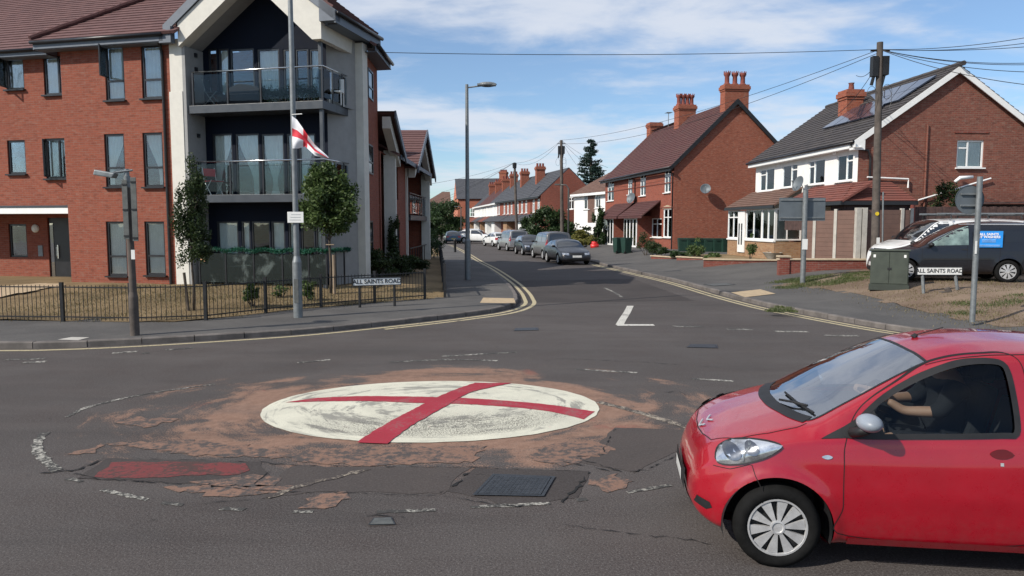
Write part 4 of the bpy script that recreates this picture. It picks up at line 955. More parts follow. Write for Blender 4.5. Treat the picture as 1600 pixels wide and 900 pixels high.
dq = hw_(1248, 288, -.5); dish(wh, (dq[0], -.45, dq[1]), (.2, -1, .35), .36)
mb = MB(); mb.box(-1.9, -1.7, -.12, 0, 5.2, 5.45); mb.build('alarm_box', M['upvc'], wh, bevel=.02)

# ------------------------------------------------------------ red brick pair with maroon roof
FR = Frame((10.87, 50.0), (2.57, -16.0)); hr = FR.hit
rh = thing('semi_detached_house', 'tall red brick pair with white porch doors and crown chimney pots', 'house', (10.87, 50, 0), FR.ang)
RL = 16.3; RE = 6.32; RW = 7.2; RA = 4.33; rs_ = .97; RB = RE + RA * rs_; RQ = RB - (RW - RA) * .94
def fr(u0, v0, u1, v1): return FR.rect(u0, v0, u1, v1)
up = [fr(949, 283, 959, 314), fr(981, 277, 988, 304), fr(1000, 271, 1009, 306), fr(1038, 264, 1048, 301)]
lo = [fr(964, 343, 977, 370), fr(980, 331, 988, 367), fr(1018, 341, 1034, 371), fr(1036, 326, 1049, 371)]
mb = MB(); wall_holes(mb, -RL, 0, 0, RE, 0, up + lo, .1); mb.build('front_wall', M['brickR'], rh)
mb = MB(); mb.poly([(0, 0, 0), (0, RW, 0), (0, RW, RQ), (0, RA, RB), (0, 0, RE)]); mb.poly([(-RL, 0, 0), (-RL, RW, 0), (-RL, RW, RQ), (-RL, RA, RB), (-RL, 0, RE)]); mb.poly([(-RL, RW, 0), (0, RW, 0), (0, RW, RQ), (-RL, RW, RQ)]); mb.build('gable_wall', M['brickRg'], rh)
for w in up + lo: window(rh, *w, .04, 'upvc', (.5,), (.7,), .07, 'sheer', 'upvc')
mb = MB()
for w in up + [lo[1], lo[3]]:        # pale stone lintels with a shallow arch
    m_ = (w[0] + w[1]) / 2; mb.prism([(w[0] - .1, -.03, w[3]), (w[1] + .1, -.03, w[3]), (w[1] + .1, -.03, w[3] + .12), (m_, -.03, w[3] + .24), (w[0] - .1, -.03, w[3] + .12)], (0, .06, 0))
mb.build('lintel', M['coping'], rh)
mb = MB(); mb.box(-RL, 0, -.04, .0, 3.35, 3.45); mb.box(-RL, 0, -.04, 0, 5.05, 5.12); mb.build('string_course', M['brickWall'], rh)
mb = MB(); half = -RL * .49
roofslope(mb, (half, -.35, RE - .25), (.14, -.35, RE - .25), (.14, RA, RB + .12), (half, RA, RB + .12), 26, .03)
roofslope(mb, (-RL - .3, -.35, RE - .32), (half, -.35, RE - .32), (half, RA, RB - .1), (-RL - .3, RA, RB - .1), 26, .03)
roofslope(mb, (.14, RW + .3, RQ - .2), (-RL - .3, RW + .3, RQ - .2), (-RL - .3, RA, RB + .1), (.14, RA, RB + .12), 18, .03)
rr = mb.build('roof', M['tileR'], rh)
mb = MB()
for y0, z0, y1, z1 in ((-.38, RE - .3, RA, RB + .1), (RW + .34, RQ - .25, RA, RB + .1)): mb.prism([(.19, y0, z0 + .05), (.19, y1, z1 + .05), (.19, y1, z1 - .32), (.19, y0, z0 - .28)], (-.07, 0, 0))
mb.box(-RL - .3, .34, -.4, -.34, RE - .5, RE - .3); mb.build('barge_board', M['blackpaint'], rh)
mb = MB(); mb.tube([(-RL - .3, -.47, RE - .28), (.35, -.47, RE - .28)], .06, 8); mb.build('gutter', M['blackframe'], rh, smooth=True); pipe(rh, [(-.1, -.4, RE - .35), (-.12, -.06, RE - .7), (-.12, -.06, .4)], .045); pipe(rh, [(half, -.4, RE - .35), (half, -.06, RE - .7), (half, -.06, .4)], .045)
def zat(v, s): return EYE + (350 - v) / 1155 * (50 - s)
c1 = chimney(rh, -.75, .0, RA - .85, RA + .85, RB - .9, zat(135, -.3), 'brickRg', 3, 'terra', along='y', crown=True)
q = hr(1070, 190, RA); chimney(rh, q[0] - .5, q[0] + .5, RA - .7, RA + .7, RB - .9, zat(167, q[0]), 'brickRg', 4, 'terra', along='y', crown=True)
q = hr(1015, 200, RA); chimney(rh, q[0] - .5, q[0] + .5, RA - .1, RA + 1.0, RB - .9, zat(194, q[0]) , 'brickRg', 0, 'terra')
q = gwq = Frame((10.87, 50), (.987, .159)).hit(1099, 296); dish(rh, (.35, q[0], q[1]), (1, -.45, .35), .34)
q = hr(988, 310, -.3); dish(rh, (q[0], -.35, q[1]), (.5, -1, .35), .42)
# porches
for (u0, v0, u1, v1, zt, nm) in ((942, 345, 958, 392, 0, 1), (975, 344, 1011, 392, 0, 2)):
    a = hr(u0, 360, -1.1)[0]; b = hr(u1, 360, -1.1)[0]; b = min(b, a + 3.0)
    mb = MB(); mb.box(a, b, -1.1, 0, .3, .55); pl = mb.build('porch', M['brickR'], rh)
    mb = MB(); mb.box(a, b, -1.12, -1.06, .45, 2.85); dd = mb.build('door', M['upvc'], pl, bevel=.01); mb = MB()
    n = 4
    for i in range(n): w_ = (b - a) / n; mb.box(a + w_ * i + .12, a + w_ * (i + 1) - .12, -1.135, -1.121, 1.2 if nm == 2 and i < 2 else .7, 2.6)
    mb.build('pane', M['mirrorglass'], dd)
    mb = MB(); mb.box(b - .06, b, -1.06, 0, .45, 2.85); mb.build('side_panel', M['brickR'], pl)
    mb = MB(); roofslope(mb, (a - .3, -1.5, 2.85), (b + 2.2, -1.5, 2.85), (b + 1.9, 0, 3.95), (a - .1, 0, 3.95), 8, .03); mb.box(a - .3, b + 2.2, -1.52, -1.46, 2.68, 2.84); mb.build('porch_roof', M['tileR'], pl)
tv = MB(); tv.tube([(-12.6, RA, RB - .2), (-12.6, RA, RB + 1.1)], .03, 6); tv.tube([(-12.9, RA, RB + 1.05), (-12.2, RA, RB + 1.05)], .02, 6)
for k in range(5): tv.tube([(-12.85 + k * .15, RA - .25, RB + 1.05), (-12.85 + k * .15, RA + .25, RB + 1.05)], .014, 5)
tv.build('aerial', M['steel'], rh)

# ------------------------------------------------------------ houses farther up the street
def terrace(P, e, n, wdt, eave, apex_y, depth, pitch, wallm, roofm, label, group, ch='brickRg', bayroof='slate', pots=3, door=True, single=None, base=0, chs=None):
    """a row of n houses, x from far to near"""
    f = Frame(P, e); out = []
    for i in range(n):
        x1 = -i * wdt; x0 = x1 - wdt; wm = wallm[i % len(wallm)]; rm = roofm[i % len(roofm)]
        q = f.P + f.e * x1; o = thing('terraced_house' if n > 1 else 'house', label[i] if isinstance(label, (list, tuple)) else label, 'house', (q.x, q.y, base), f.ang, group)
        w = wdt; zr = eave + apex_y * pitch
        H_ = [(-w + .5, -w + 1.5, eave - 1.75, eave - .35), (-w * .5 + .1, -w * .5 + 1.1, eave - 1.75, eave - .35) if w > 4.5 else (-1.6, -.6, eave - 1.75, eave - .35), (-1.5, -.5, eave - 1.75, eave - .35) if w > 5 else (-1.6, -.6, eave - 1.75, eave - .35)]
        H_ = list(dict.fromkeys(H_)); lowr = (-w + .5, -w + 2.2, .9, 2.4)
        mb = MB(); wall_holes(mb, -w, 0, 0, eave, 0, H_ + [lowr], .1)
        for x in (0, -w): mb.poly([(x, 0, 0), (x, depth, 0), (x, depth, zr - (depth - apex_y) * pitch), (x, apex_y, zr), (x, 0, eave)])
        mb.build('wall', M[wm], o)
        for hh in H_ + [lowr]: window(o, *hh, .04, 'upvc', (.5,), (.7,), .08, 'sheer', 'upvc')
        mb = MB(); roofslope(mb, (-w, -.3, eave - .15), (0.0, -.3, eave - .15), (0.0, apex_y, zr + .1), (-w, apex_y, zr + .1), 14, .03)
        roofslope(mb, (-w, depth + .2, zr - (depth - apex_y) * pitch - .1), (0, depth + .2, zr - (depth - apex_y) * pitch - .1), (0, apex_y, zr + .1), (-w, apex_y, zr + .1), 10, .03); rf_ = mb.build('roof', M[rm], o)
        mb = MB(); roofslope(mb, (-w + .2, -1.3, 2.6), (-.1, -1.3, 2.6), (-.1, 0, 3.35), (-w + .2, 0, 3.35), 5, .03); mb.build('bay_roof', M[bayroof if isinstance(bayroof, str) else bayroof[i % len(bayroof)]], o)
        mb = MB(); mb.box(-w + .4, -w + 2.4, -.9, 0, 0, 2.6); mb.build('bay', M['upvc' if i % 2 == 0 else 'brickGold'], o)
        mb = MB(); mb.box(-1.3, -.4, -.06, 0, .05, 2.2); mb.build('door', M['upvc'], o)
        mb = MB(); mb.box(-w, 0, -.36, -.3, eave - .33, eave - .12); mb.build('gutter', M['blackpaint' if wm != 'white_render' else 'upvc'], o)
        if chs is None or chs[i]:
            zc = zr + (chs[i] if chs else 1.5); chimney(o, -.75, -.1, apex_y - 1.5, apex_y - .5, zr - 1.7, zr + chs[i] if chs else zc, ch, pots, along='y')
        out.append(o)
    return out
# brick terrace nearest, then pale ones
g_ = 'row of terraced houses on the right of the far street'
terrace((3.0, 77.0), (.2225, -.975), 3, 7.4, 5.25, 3.0, 6.2, .93, ['brickR'], ['slate'], ['brick terraced house at the near end of the row, with bare brick gable end', 'brick terraced house in the middle of the far row, second from the gable end', 'brick terraced house next to the white rendered ones'], g_, chs=[0, .75, .7], ch='brickRg')
terrace((-1.85, 98.6), (.16, -.987), 4, 7.2, 5.2, 3.2, 7, .9, ['white_render'], ['slate', 'tileR', 'tileR'], ['white rendered terraced house beside the brick ones', 'white terraced house with a red tiled roof behind the parked silver car', 'pale terraced house with red bay roof behind the white car', 'last white terraced house at the far end of the row'], g_, chs=[.8, .6, .6, .6], ch='brickRg', bayroof=['slate', 'tileRed'])
# interwar pair with pale bays
o = thing('semi_detached_house', 'cream and white bay fronted house with brown hipped roof beyond the red pair', 'house', (9.3, 65.5, 0), Frame((0, 0), (2.9, -8.5)).ang)
FD = Frame((9.3, 65.5), (2.9, -8.5)); w = 9.5; ev = 5.3
mb = MB(); hd = [FD.rect(888, 308, 896, 327), FD.rect(912, 305, 922, 327), FD.rect(930, 305, 938, 325)]; wall_holes(mb, -w, 0, 0, ev, 0, hd, .1)
for x in (0, -w): mb.poly([(x, 0, 0), (x, 8, 0), (x, 8, ev), (x, 0, ev)])
mb.build('wall', M['white_render'], o)
for q in hd: window(o, *q, .04, 'upvc', (.5,), (.7,), .08, 'sheer', 'upvc')
mb = MB(); roofslope(mb, (-w - .3, -.4, ev - .1), (.3, -.4, ev - .1), (-1.2, 4, 8.0), (-w + 2.6, 4, 8.0), 18, .03); roofslope(mb, (.3, -.4, ev - .1), (.3, 8.4, ev - .1), (-1.2, 4, 8.0), (-1.2, 4.01, 8.0), 18, .03); roofslope(mb, (-w - .3, -.4, ev - .1), (-w - .3, 8.4, ev - .1), (-w + 2.6, 4.01, 8.0), (-w + 2.6, 4, 8.0), 18, .03); mb.build('roof', M['tileBrown'], o)
mb = MB(); mb.box(-w + 3.3, -w + 4.8, -.03, 0, 2.4, 5.0); mb.build('tile_hung_panel', M['tileBrown'], o)
mb = MB(); mb.box(-w, 0, -.46, -.4, ev - .35, ev - .12); mb.build('gutter', M['upvc'], o); chimney(o, -3.2, -2.2, 3.4, 4.6, 7.3, 8.9, 'brickRg', 3)
# gable house at the bend: sunlit gable painted in brighter brick, dark roof, shaded side towards us
FE = Frame((-9.85, 135), (.96, -.2)); hE = FE.hit
o = thing('house', 'tall brick house at the bend with a sunlit blank gable and dark slate roof', 'house', (-9.85, 135, 0), FE.ang)
wl_ = hE(790, 320)[0]; ev = 6.9; rd = 10.6
mb = MB(); hd = [hE(733, 325) + hE(744, 336)]; hd = [(hd[0][0], hd[0][2], 3.6, 5.1)]; wall_holes(mb, 0, wl_, 0, ev, 0, hd, .1); mb.box(0, wl_, 9.5, 9.6, 0, ev)
mb.build('wall', M['brickRg'], o); window(o, *hd[0], .04, 'upvc', (.5,), (.5,), .1, None, 'upvc')
x0, y0 = 0.0, 0.0; gl0 = hE(708.6, 330, 9.0)
mb = MB(); mb.poly([(0, 0, 0), (gl0[0], 9.0, 0), (gl0[0], 9.0, ev), (gl0[0] * .5, 4.5, rd), (0, 0, ev)]); mb.build('gable_wall', M['brickFar'], o)
mb = MB(); roofslope(mb, (-.1, -.4, ev - .1), (wl_, -.4, ev - .1), (wl_, 4.5, rd + .1), (gl0[0] * .5 - .1, 4.5, rd + .1), 16, .03); roofslope(mb, (gl0[0], 9.4, ev - .1), (wl_, 9.4, ev - .1), (wl_, 4.5, rd + .1), (gl0[0] * .5, 4.5, rd + .1), 12, .03); mb.build('roof', M['slate'], o)
chimney(o, hE(773, 280)[0], hE(784, 280)[0], 3.6, 5.4, rd - .6, rd + 1.3, 'brickRg', 5)
# hipped orange house far left, front wall in the sun-brightened brick
FF = Frame((-17.4, 150), (1, -.05)); o = thing('house', 'small orange brick house with brown hipped roof at the far left end of the street', 'house', (-17.4, 150, 0), FF.ang)
a = FF.hit(664, 325)[0]; b = FF.hit(703, 325)[0]; c = FF.hit(678, 325)[0]; ev = 6.4
mb = MB(); mb.box(a, c, 0, 8, 0, ev); mb.build('front_wall', M['brickFar'], o); mb = MB(); mb.box(c + .01, b, .5, 8, 0, ev); mb.build('wall', M['brickRg'], o)
mb = MB(); roofslope(mb, (a - .3, -.3, ev), (b + .3, -.3, ev), (b - .5, 4, 8.9), (a + 3, 4, 8.9), 12, .03); roofslope(mb, (a - .3, -.3, ev), (a - .3, 8.3, ev), (a + 3, 4.01, 8.9), (a + 3, 4, 8.9), 12, .03); mb.build('roof', M['tileBrown'], o)
# roof just behind the white pair
o = thing('house', 'dark roof of a house showing between the red gable and the white pair', 'house', (19.5, 62, 0), 0)
mb = MB(); mb.box(-1, 4, 0, 8, 0, 8.3); mb.build('wall', M['brickRg'], o); mb = MB(); roofslope(mb, (-1.3, -.3, 8.2), (4.3, -.3, 8.2), (4.3, 3.5, 9.5), (-1.3, 3.5, 9.5), 8, .03); mb.build('roof', M['slate'], o)

# ------------------------------------------------------------ vehicles
def smooth_table(tab):
    t2 = [tab[0]]
    for q in tab[1:]:
        t2.append(q if q[0] > t2[-1][0] + .008 else (t2[-1][0] + .008, q[1]))
    tab = t2
    xs = [p[0] for p in tab]; ys = [p[1] for p in tab]
    def f(x):
        if x <= xs[0]: return ys[0]
        if x >= xs[-1]: return ys[-1]
        i = max(j for j in range(len(xs)) if xs[j] <= x); i = min(i, len(xs) - 2)
        h_ = xs[i + 1] - xs[i]; s = (x - xs[i]) / h_
        def m(k):
            if k == 0: return (ys[1] - ys[0]) / (xs[1] - xs[0])
            if k == len(xs) - 1: return (ys[-1] - ys[-2]) / (xs[-1] - xs[-2])
            a = (ys[k] - ys[k - 1]) / (xs[k] - xs[k - 1]); b = (ys[k + 1] - ys[k]) / (xs[k + 1] - xs[k])
            if a * b <= 0: return 0
            return 2 * a * b / (a + b)
        m0, m1 = m(i), m(i + 1)
        return (2 * s ** 3 - 3 * s * s + 1) * ys[i] + (s ** 3 - 2 * s * s + s) * h_ * m0 + (-2 * s ** 3 + 3 * s * s) * ys[i + 1] + (s ** 3 - s * s) * h_ * m1
    return f
def body_grid(sp):
    """shell from stations along x (0 = front bumper, L = rear).  Each section runs sill - flank - belt - cantrail - roof centre."""
    Lc, Wd = sp['L'], sp['W'] / 2; nx, ns = sp.get('res', (90, 26)); nf, nr = sp.get('round', (.5, .35))
    top = smooth_table(sp['top']); belt = smooth_table(sp['belt']); low = smooth_table(sp.get('low', [(0, .3), (.12, .2), (Lc - .15, .22), (Lc, .32)])); cw = smooth_table(sp['cant']); cz = smooth_table(sp['cantz'])
    ef, er = sp.get('pow', (2.3, 2.6)); wf0, wr0 = sp.get('endw', (.62, .8))
    tum = sp.get('belt_in', .045)
    X = []
    for i in range(nx + 1):
        s = i / nx; X.append(Lc * (s + sp.get('cos', .55) * (-math.sin(2 * math.pi * s) / (2 * math.pi))))
    rows = []
    for x in X:
        k = 1.0
        if x < nf: k = wf0 + (1 - wf0) * (1 - (1 - x / nf) ** ef) ** (1 / ef)
        if x > Lc - nr: k = min(k, wr0 + (1 - wr0) * (1 - (1 - (Lc - x) / nr) ** er) ** (1 / er))
        zl, zb, zt = low(x), belt(x), top(x); zc = min(cz(x), zt - .004); zb = min(zb, zc - .003); w = Wd * k
        zl = min(zl, zb - .05)
        zm = zl + (zb - zl) * .52
        P = [(0, zl), (w * .88, zl), (w * .955, zl + (zb - zl) * .07), (w * .985, zl + (zb - zl) * .28), (w, zm), (w - tum * .35, zl + (zb - zl) * .8), (w - tum, zb), (min(cw(x), 1) * (w - tum), zc), (min(cw(x), 1) * (w - tum) * .55, zc + (zt - zc) * .72), (0, zt)]
        seg = [.10, .02, .06, .10, .11, .10, .22, .12, .17]; cum = [0]
        for q in seg: cum.append(cum[-1] + q)
        row = []
        for j in range(ns + 1):
            t = j / ns * cum[-1]; m = max(a for a in range(9) if cum[a] <= t + 1e-9); u = (t - cum[m]) / seg[m]; u = min(1, max(0, u))
            row.append((P[m][0] + (P[m + 1][0] - P[m][0]) * u, P[m][1] + (P[m + 1][1] - P[m][1]) * u))
        rows.append(row)
    A = np.array([[(X[i], y, z) for (y, z) in rows[i]] for i in range(nx + 1)])
    for _ in range(sp.get('smooth', 3)):
        B = A.copy(); B[:, 1:-1, 1:] = A[:, 1:-1, 1:] * .5 + (A[:, :-2, 1:] + A[:, 2:, 1:]) * .25; B[:, -1, 2] = A[:, -1, 2] * .5 + A[:, -2, 2] * .5; B[:, 0, 2] = A[:, 0, 2]
        A = B; B = A.copy(); B[1:-1, :, 1:] = A[1:-1, :, 1:] * .5 + (A[:-2, :, 1:] + A[2:, :, 1:]) * .25; A = B
    # flared lips round the arches
    for wx in sp['wheels']:
        r = np.sqrt((A[:, :, 0] - wx) ** 2 + (A[:, :, 2] - sp['wz']) ** 2); ra = sp['ra']
        g = np.exp(-((r - ra) / .05) ** 2) * sp.get('flare', .014) * (A[:, :, 1] > Wd * .6); A[:, :, 1] += g
    return A
def grid_mesh(A):
    nx, ns = A.shape[0] - 1, A.shape[1] - 1; vs = []; fs = []
    for i in range(nx + 1):
        for j in range(ns + 1): vs.append(tuple(A[i, j]))
    off = len(vs)
    for i in range(nx + 1):
        for j in range(ns + 1): x, y, z = A[i, j]; vs.append((x, -y, z))
    for i in range(nx):
        for j in range(ns):
            a, b, c, d = i * (ns + 1) + j, (i + 1) * (ns + 1) + j, (i + 1) * (ns + 1) + j + 1, i * (ns + 1) + j + 1
            fs.append((a, b, c, d)); fs.append((a + off, d + off, c + off, b + off))
    for i in (0, nx):
        for j in range(ns):
            a, b = i * (ns + 1) + j, i * (ns + 1) + j + 1; fs.append((a, b, b + off, a + off))
    return vs, fs
class Car:
    def __init__(s, name, label, sp, loc, rz, paint, group=None, cat='car'):
        s.sp = sp; s.o = thing(name, label, cat, loc, rz, group); s.A = body_grid(sp); vs, fs = grid_mesh(s.A)
        bm = bmesh.new(); bv = [bm.verts.new(v) for v in vs]
        for f in fs:
            try: bm.faces.new([bv[i] for i in f])
            except ValueError: pass
        bmesh.ops.remove_doubles(bm, verts=bm.verts, dist=.0006); bmesh.ops.recalc_face_normals(bm, faces=bm.faces)
        s.bvh = BVHTree.FromBMesh(bm); s.bm = bm; s.paint = paint
    def cut(s, outline, side=True, axes='xz', zmin=-9):
        """open the shell where it projects inside outline, pulling the edge onto the outline"""
        ix = {'xz': (0, 2), 'xy': (0, 1)}[axes]; kill = []
        for f in s.bm.faces:
            c = f.calc_center_median()
            if axes == 'xz' and (abs(c.y) < .3 or abs(f.normal.y) < .12): continue
            if axes == 'xy' and c.z < zmin: continue
            if inside(outline, c[ix[0]], c[ix[1]]): kill.append(f)
        bmesh.ops.delete(s.bm, geom=kill, context='FACES')
        n = len(outline)
        for v in s.bm.verts:
            if not v.is_boundary: continue
            p = Vector((v.co[ix[0]], v.co[ix[1]]))
            if axes == 'xz' and abs(v.co.y) < .3: continue
            if axes == 'xy' and v.co.z < zmin - .03: continue
            best = None
            for i in range(n):
                a = Vector(outline[i]); b = Vector(outline[(i + 1) % n]); ab = b - a; t = max(0, min(1, (p - a).dot(ab) / max(1e-9, ab.dot(ab)))); q = a + ab * t; d = (q - p).length
                if best is None or d < best[0]: best = (d, q)
            if best[0] < .045: v.co[ix[0]] = best[1].x; v.co[ix[1]] = best[1].y
    def arches(s):
        for wx in s.sp['wheels']:
            ra = s.sp['ra']; kill = [f for f in s.bm.faces if abs(f.calc_center_median().y) > s.sp['W'] * .27 and (f.calc_center_median().x - wx) ** 2 + (f.calc_center_median().z - s.sp['wz']) ** 2 < ra * ra]
            bmesh.ops.delete(s.bm, geom=kill, context='FACES')
            for v in s.bm.verts:
                if v.is_boundary and abs(v.co.y) > s.sp['W'] * .27:
                    d = Vector((v.co.x - wx, v.co.z - s.sp['wz'])); 
                    if abs(d.length - ra) < .05 and d.length > 0: d = d.normalized() * ra; v.co.x = wx + d.x; v.co.z = s.sp['wz'] + d.y
            for sg in (-1, 1):
                mb = MB(); W2 = s.sp['W'] / 2; n = 28; vs = []
                for y in (.30, W2 - .035):
                    for i in range(n + 1): w = math.pi * 1.18 * i / n - math.pi * .09; vs.append((wx + ra * math.cos(w), sg * y, s.sp['wz'] + ra * math.sin(w)))
                mb.add(vs, [(i, i + 1, n + 1 + i + 1, n + 1 + i) for i in range(n)]); mb.poly([(wx + ra * math.cos(math.pi * 1.18 * i / n - math.pi * .09), sg * .30, s.sp['wz'] + ra * math.sin(math.pi * 1.18 * i / n - math.pi * .09)) for i in range(n + 1)])
                mb.build('wheel_well', M['blackplastic'], s.o)
    def finish(s):
        me = bpy.data.meshes.new('body'); s.bm.to_mesh(me); me.materials.append(s.paint); me.polygons.foreach_set('use_smooth', [True] * len(me.polygons)); me.set_sharp_from_angle(angle=R(55))
        b = bpy.data.objects.new('body', me); C.objects.link(b); b.parent = s.o; s.body = b; s.bm.free()
    def cast(s, p, proj, off=.003):
        a, b = p
        o, d = {'l': ((a, -3, b), (0, 1, 0)), 'r': ((a, 3, b), (0, -1, 0)), 't': ((a, b, 4), (0, 0, -1)), 'f': ((-3, a, b), (1, 0, 0)), 'b': ((s.sp['L'] + 3, a, b), (-1, 0, 0))}[proj]
        h_, n, _, _ = s.bvh.ray_cast(Vector(o), Vector(d))
        if h_ is None:
            L_ = s.sp['L']; q = Vector({'l': (a, -s.sp['W'] / 2, b), 'r': (a, s.sp['W'] / 2, b), 't': (a, b, 1.3), 'f': (.02, a, b), 'b': (L_ - .02, a, b)}[proj]); h_, n, _, _ = s.bvh.find_nearest(q)
        if n.dot(Vector(d)) > 0: n = -n
        return h_ + n * off
    def patch(s, name, outline, proj, mat, off=.004, res=.05, parent=None, bulge=0, round_=0):
        P = [Vector(p) for p in outline]
        if round_: P = closed_smooth(P, round_)
        Q = []
        for i in range(len(P)):
            a, b = P[i], P[(i + 1) % len(P)]; n = max(1, int((b - a).length / res))
            for k in range(n): Q.append(a + (b - a) * k / n)
        nb = len(Q); x0, x1 = min(p.x for p in Q), max(p.x for p in Q); y0, y1 = min(p.y for p in Q), max(p.y for p in Q); ins = []
        i = x0 + res / 2
        while i < x1:
            j = y0 + res / 2
            while j < y1:
                if inside(Q, i, j): ins.append(Vector((i, j)))
                j += res
            i += res
        cdt = delaunay_2d_cdt(Q + ins, [], [list(range(nb))], 1, 1e-5)
        def dist(p): return min((p - q).length for q in Q)
        mb = MB(); vs = []
        for v in cdt[0]:
            o_ = off + (bulge * min(1, dist(v) / .05) ** .5 if bulge else 0); vs.append(s.cast(v, proj, o_))
        mb.add(vs, [tuple(f) for f in cdt[2]]); return mb.build(name, mat, parent or s.o, smooth=True)
    def strip(s, name, pts, w, proj, mat, off=.0035, closed=False, parent=None, build=True, mb=None, round_=0):
        P = [Vector(p) for p in pts]
        if round_: P = closed_smooth(P, round_) if closed else smooth_line(P, round_)
        if closed: P = P + [P[0], P[1]]
        P = resample(P, .025) + [P[-1]] if not closed else resample(P, .025)
        a = offset(P, w / 2); b = offset(P, -w / 2); mb = mb or MB(); n = len(P)
        vs = [s.cast(p, proj, off) for p in a] + [s.cast(p, proj, off) for p in b]
        mb.add(vs, [(i, i + 1, n + i + 1, n + i) for i in range(n - 1)]); 
        return mb.build(name, mat, parent or s.o, smooth=True) if build else mb
    def mir(s, f, *a, **k):                       # both flanks
        f(*a, proj='l', **k); f(*a, proj='r', **k)
def closed_smooth(P, step):
    n = len(P); out = []
    for i in range(n):
        p0, p1, p2, p3 = P[i - 1], P[i], P[(i + 1) % n], P[(i + 2) % n]; k = max(2, int((p2 - p1).length / step)); k = min(k, 30)
        for j in range(k):
            s = j / k; out.append(.5 * ((2 * p1) + (p2 - p0) * s + (2 * p0 - 5 * p1 + 4 * p2 - p3) * s * s + (3 * p1 - p0 - 3 * p2 + p3) * s ** 3))
    return out
def wheel(par, x, y, r, rim, sg, style='spoke', n=10, w=.165, dirt=None):
    X = Matrix.Translation((x, y, r)) @ Matrix.Rotation(R(90) * sg * -1, 4, 'X')      # local +z outward
    mb = MB(); hw2 = w / 2
    prof = [(rim, -hw2), (rim + .02, -hw2), (r - .02, -hw2 + .01), (r, -hw2 + .035), (r, hw2 - .035), (r - .02, hw2 - .008), (rim + (r - rim) * .5, hw2 + .006), (rim + .008, hw2 - .006), (rim, hw2 - .02)]
    mb.lathe(prof, 48, X, closed=True); t = mb.build('wheel', M['rubber'], par, smooth=True, angle=50)
    mb = MB(); mb.lathe([(0, hw2 - .045), (rim * .96, hw2 - .045)], 32, X); mb.build('brake_backing', M['blackplastic'], t)
    mb = MB(); z = hw2 - .012
    mb.lathe([(rim * 1.02, z - .012), (rim * 1.01, z + .004), (rim * .95, z + .004), (rim * .93, z - .012)], 48, X)
    mb.lathe([(rim * .26, z - .01), (rim * .25, z + .006), (rim * .19, z + .008), (rim * .17, z), (0, z + .001)], 24, X)
    for k in range(n):
        a = 2 * math.pi * k / n + .15; hr_, ho = math.pi / n * .62, math.pi / n * .74
        pr = [(rim * .22, a - hr_ * 1.15), (rim * .94, a - ho * .83), (rim * .94, a + ho * .83), (rim * .22, a + hr_ * 1.15)]
        vs = []
        for q, (rr_, aa) in enumerate(pr): vs.append(X @ Vector((rr_ * math.cos(aa), rr_ * math.sin(aa), z + .004 if rr_ < rim * .5 else z - .004)))
        for q, (rr_, aa) in enumerate(pr): vs.append(X @ Vector((rr_ * math.cos(aa), rr_ * math.sin(aa), z - .022)))
        mb.add(vs, [(0, 1, 2, 3), (0, 1, 5, 4), (1, 2, 6, 5), (2, 3, 7, 6), (3, 0, 4, 7)])
    mb.build('hubcap', M['silver'], t)
    return t
def carpaint(name, col, metal=.0, coat=1, rough=.35, flake=0, dirt=.25):
    m, t = newmat(name); tcn = N(t, 'ShaderNodeTexCoord'); v = tcn.outputs['Object']; n = nz(t, v, 2.2, 8, .65); so = N(t, 'ShaderNodeSeparateXYZ'); L(t, v, so.inputs[0])
    c = mixc(t, rng(t, n, .3, .7), scl(col, .93), scl(col, 1.06)); f = nz(t, v, 14, 6, .75)
    road = mth(t, 'MULTIPLY', rng(t, so.outputs[2], .55, .15), rng(t, f, .35, .7)); c = mixc(t, mth(t, 'MULTIPLY', road, dirt), c, (.11, .09, .075))
    w = nz(t, v, 3.2, 2, .4)
    p = finish(t, c, rng(t, f, .3, .7, rough - .05, rough + .1), metal, w, .03, .02, coat); rg = rng(t, f, .3, .75, .02, .09); L(t, rg, p.inputs['Coat Roughness']); return m
M['p_red'] = carpaint('red_car_paint', (.30, .0022, .012), rough=.3, dirt=.15)
M['p_dark'] = carpaint('dark_grey_car_paint', (.01, .012, .017), .0, .3)
M['p_black'] = carpaint('black_car_paint', (.007, .008, .012), .0, .45)
M['p_silver'] = carpaint('silver_car_paint', (.26, .26, .26), .4)
M['p_grey'] = carpaint('grey_van_paint', (.11, .11, .11), .3, .6)
M['p_white'] = carpaint('white_car_paint', (.72, .72, .7))
M['p_blue'] = carpaint('teal_blue_car_paint', (.03, .075, .11), .3)
M['cg'] = plain('car_glass_dark', (.01, .012, .014), .04, var=.2, spec=1, coat=1)
M['cgpale'] = plain('car_glass_pale_reflection', (.16, .22, .2), .05, var=.5, scale=2.5, coat=1)  # pale greenish reflection put into the colour of opaque glass
M['lamp'] = plain('headlamp', (.5, .52, .54), .15, .75, var=.45, scale=9, coat=1)
M['tail'] = plain('tail_lamp_red', (.35, .01, .012), .15, var=.2, coat=1)
M['plate_w'] = plain('number_plate_white', (.6, .6, .58), .4); M['plate_y'] = plain('number_plate_yellow', (.55, .42, .05), .4)
M['seam'] = plain('panel_gap', (.006, .004, .005), .8)

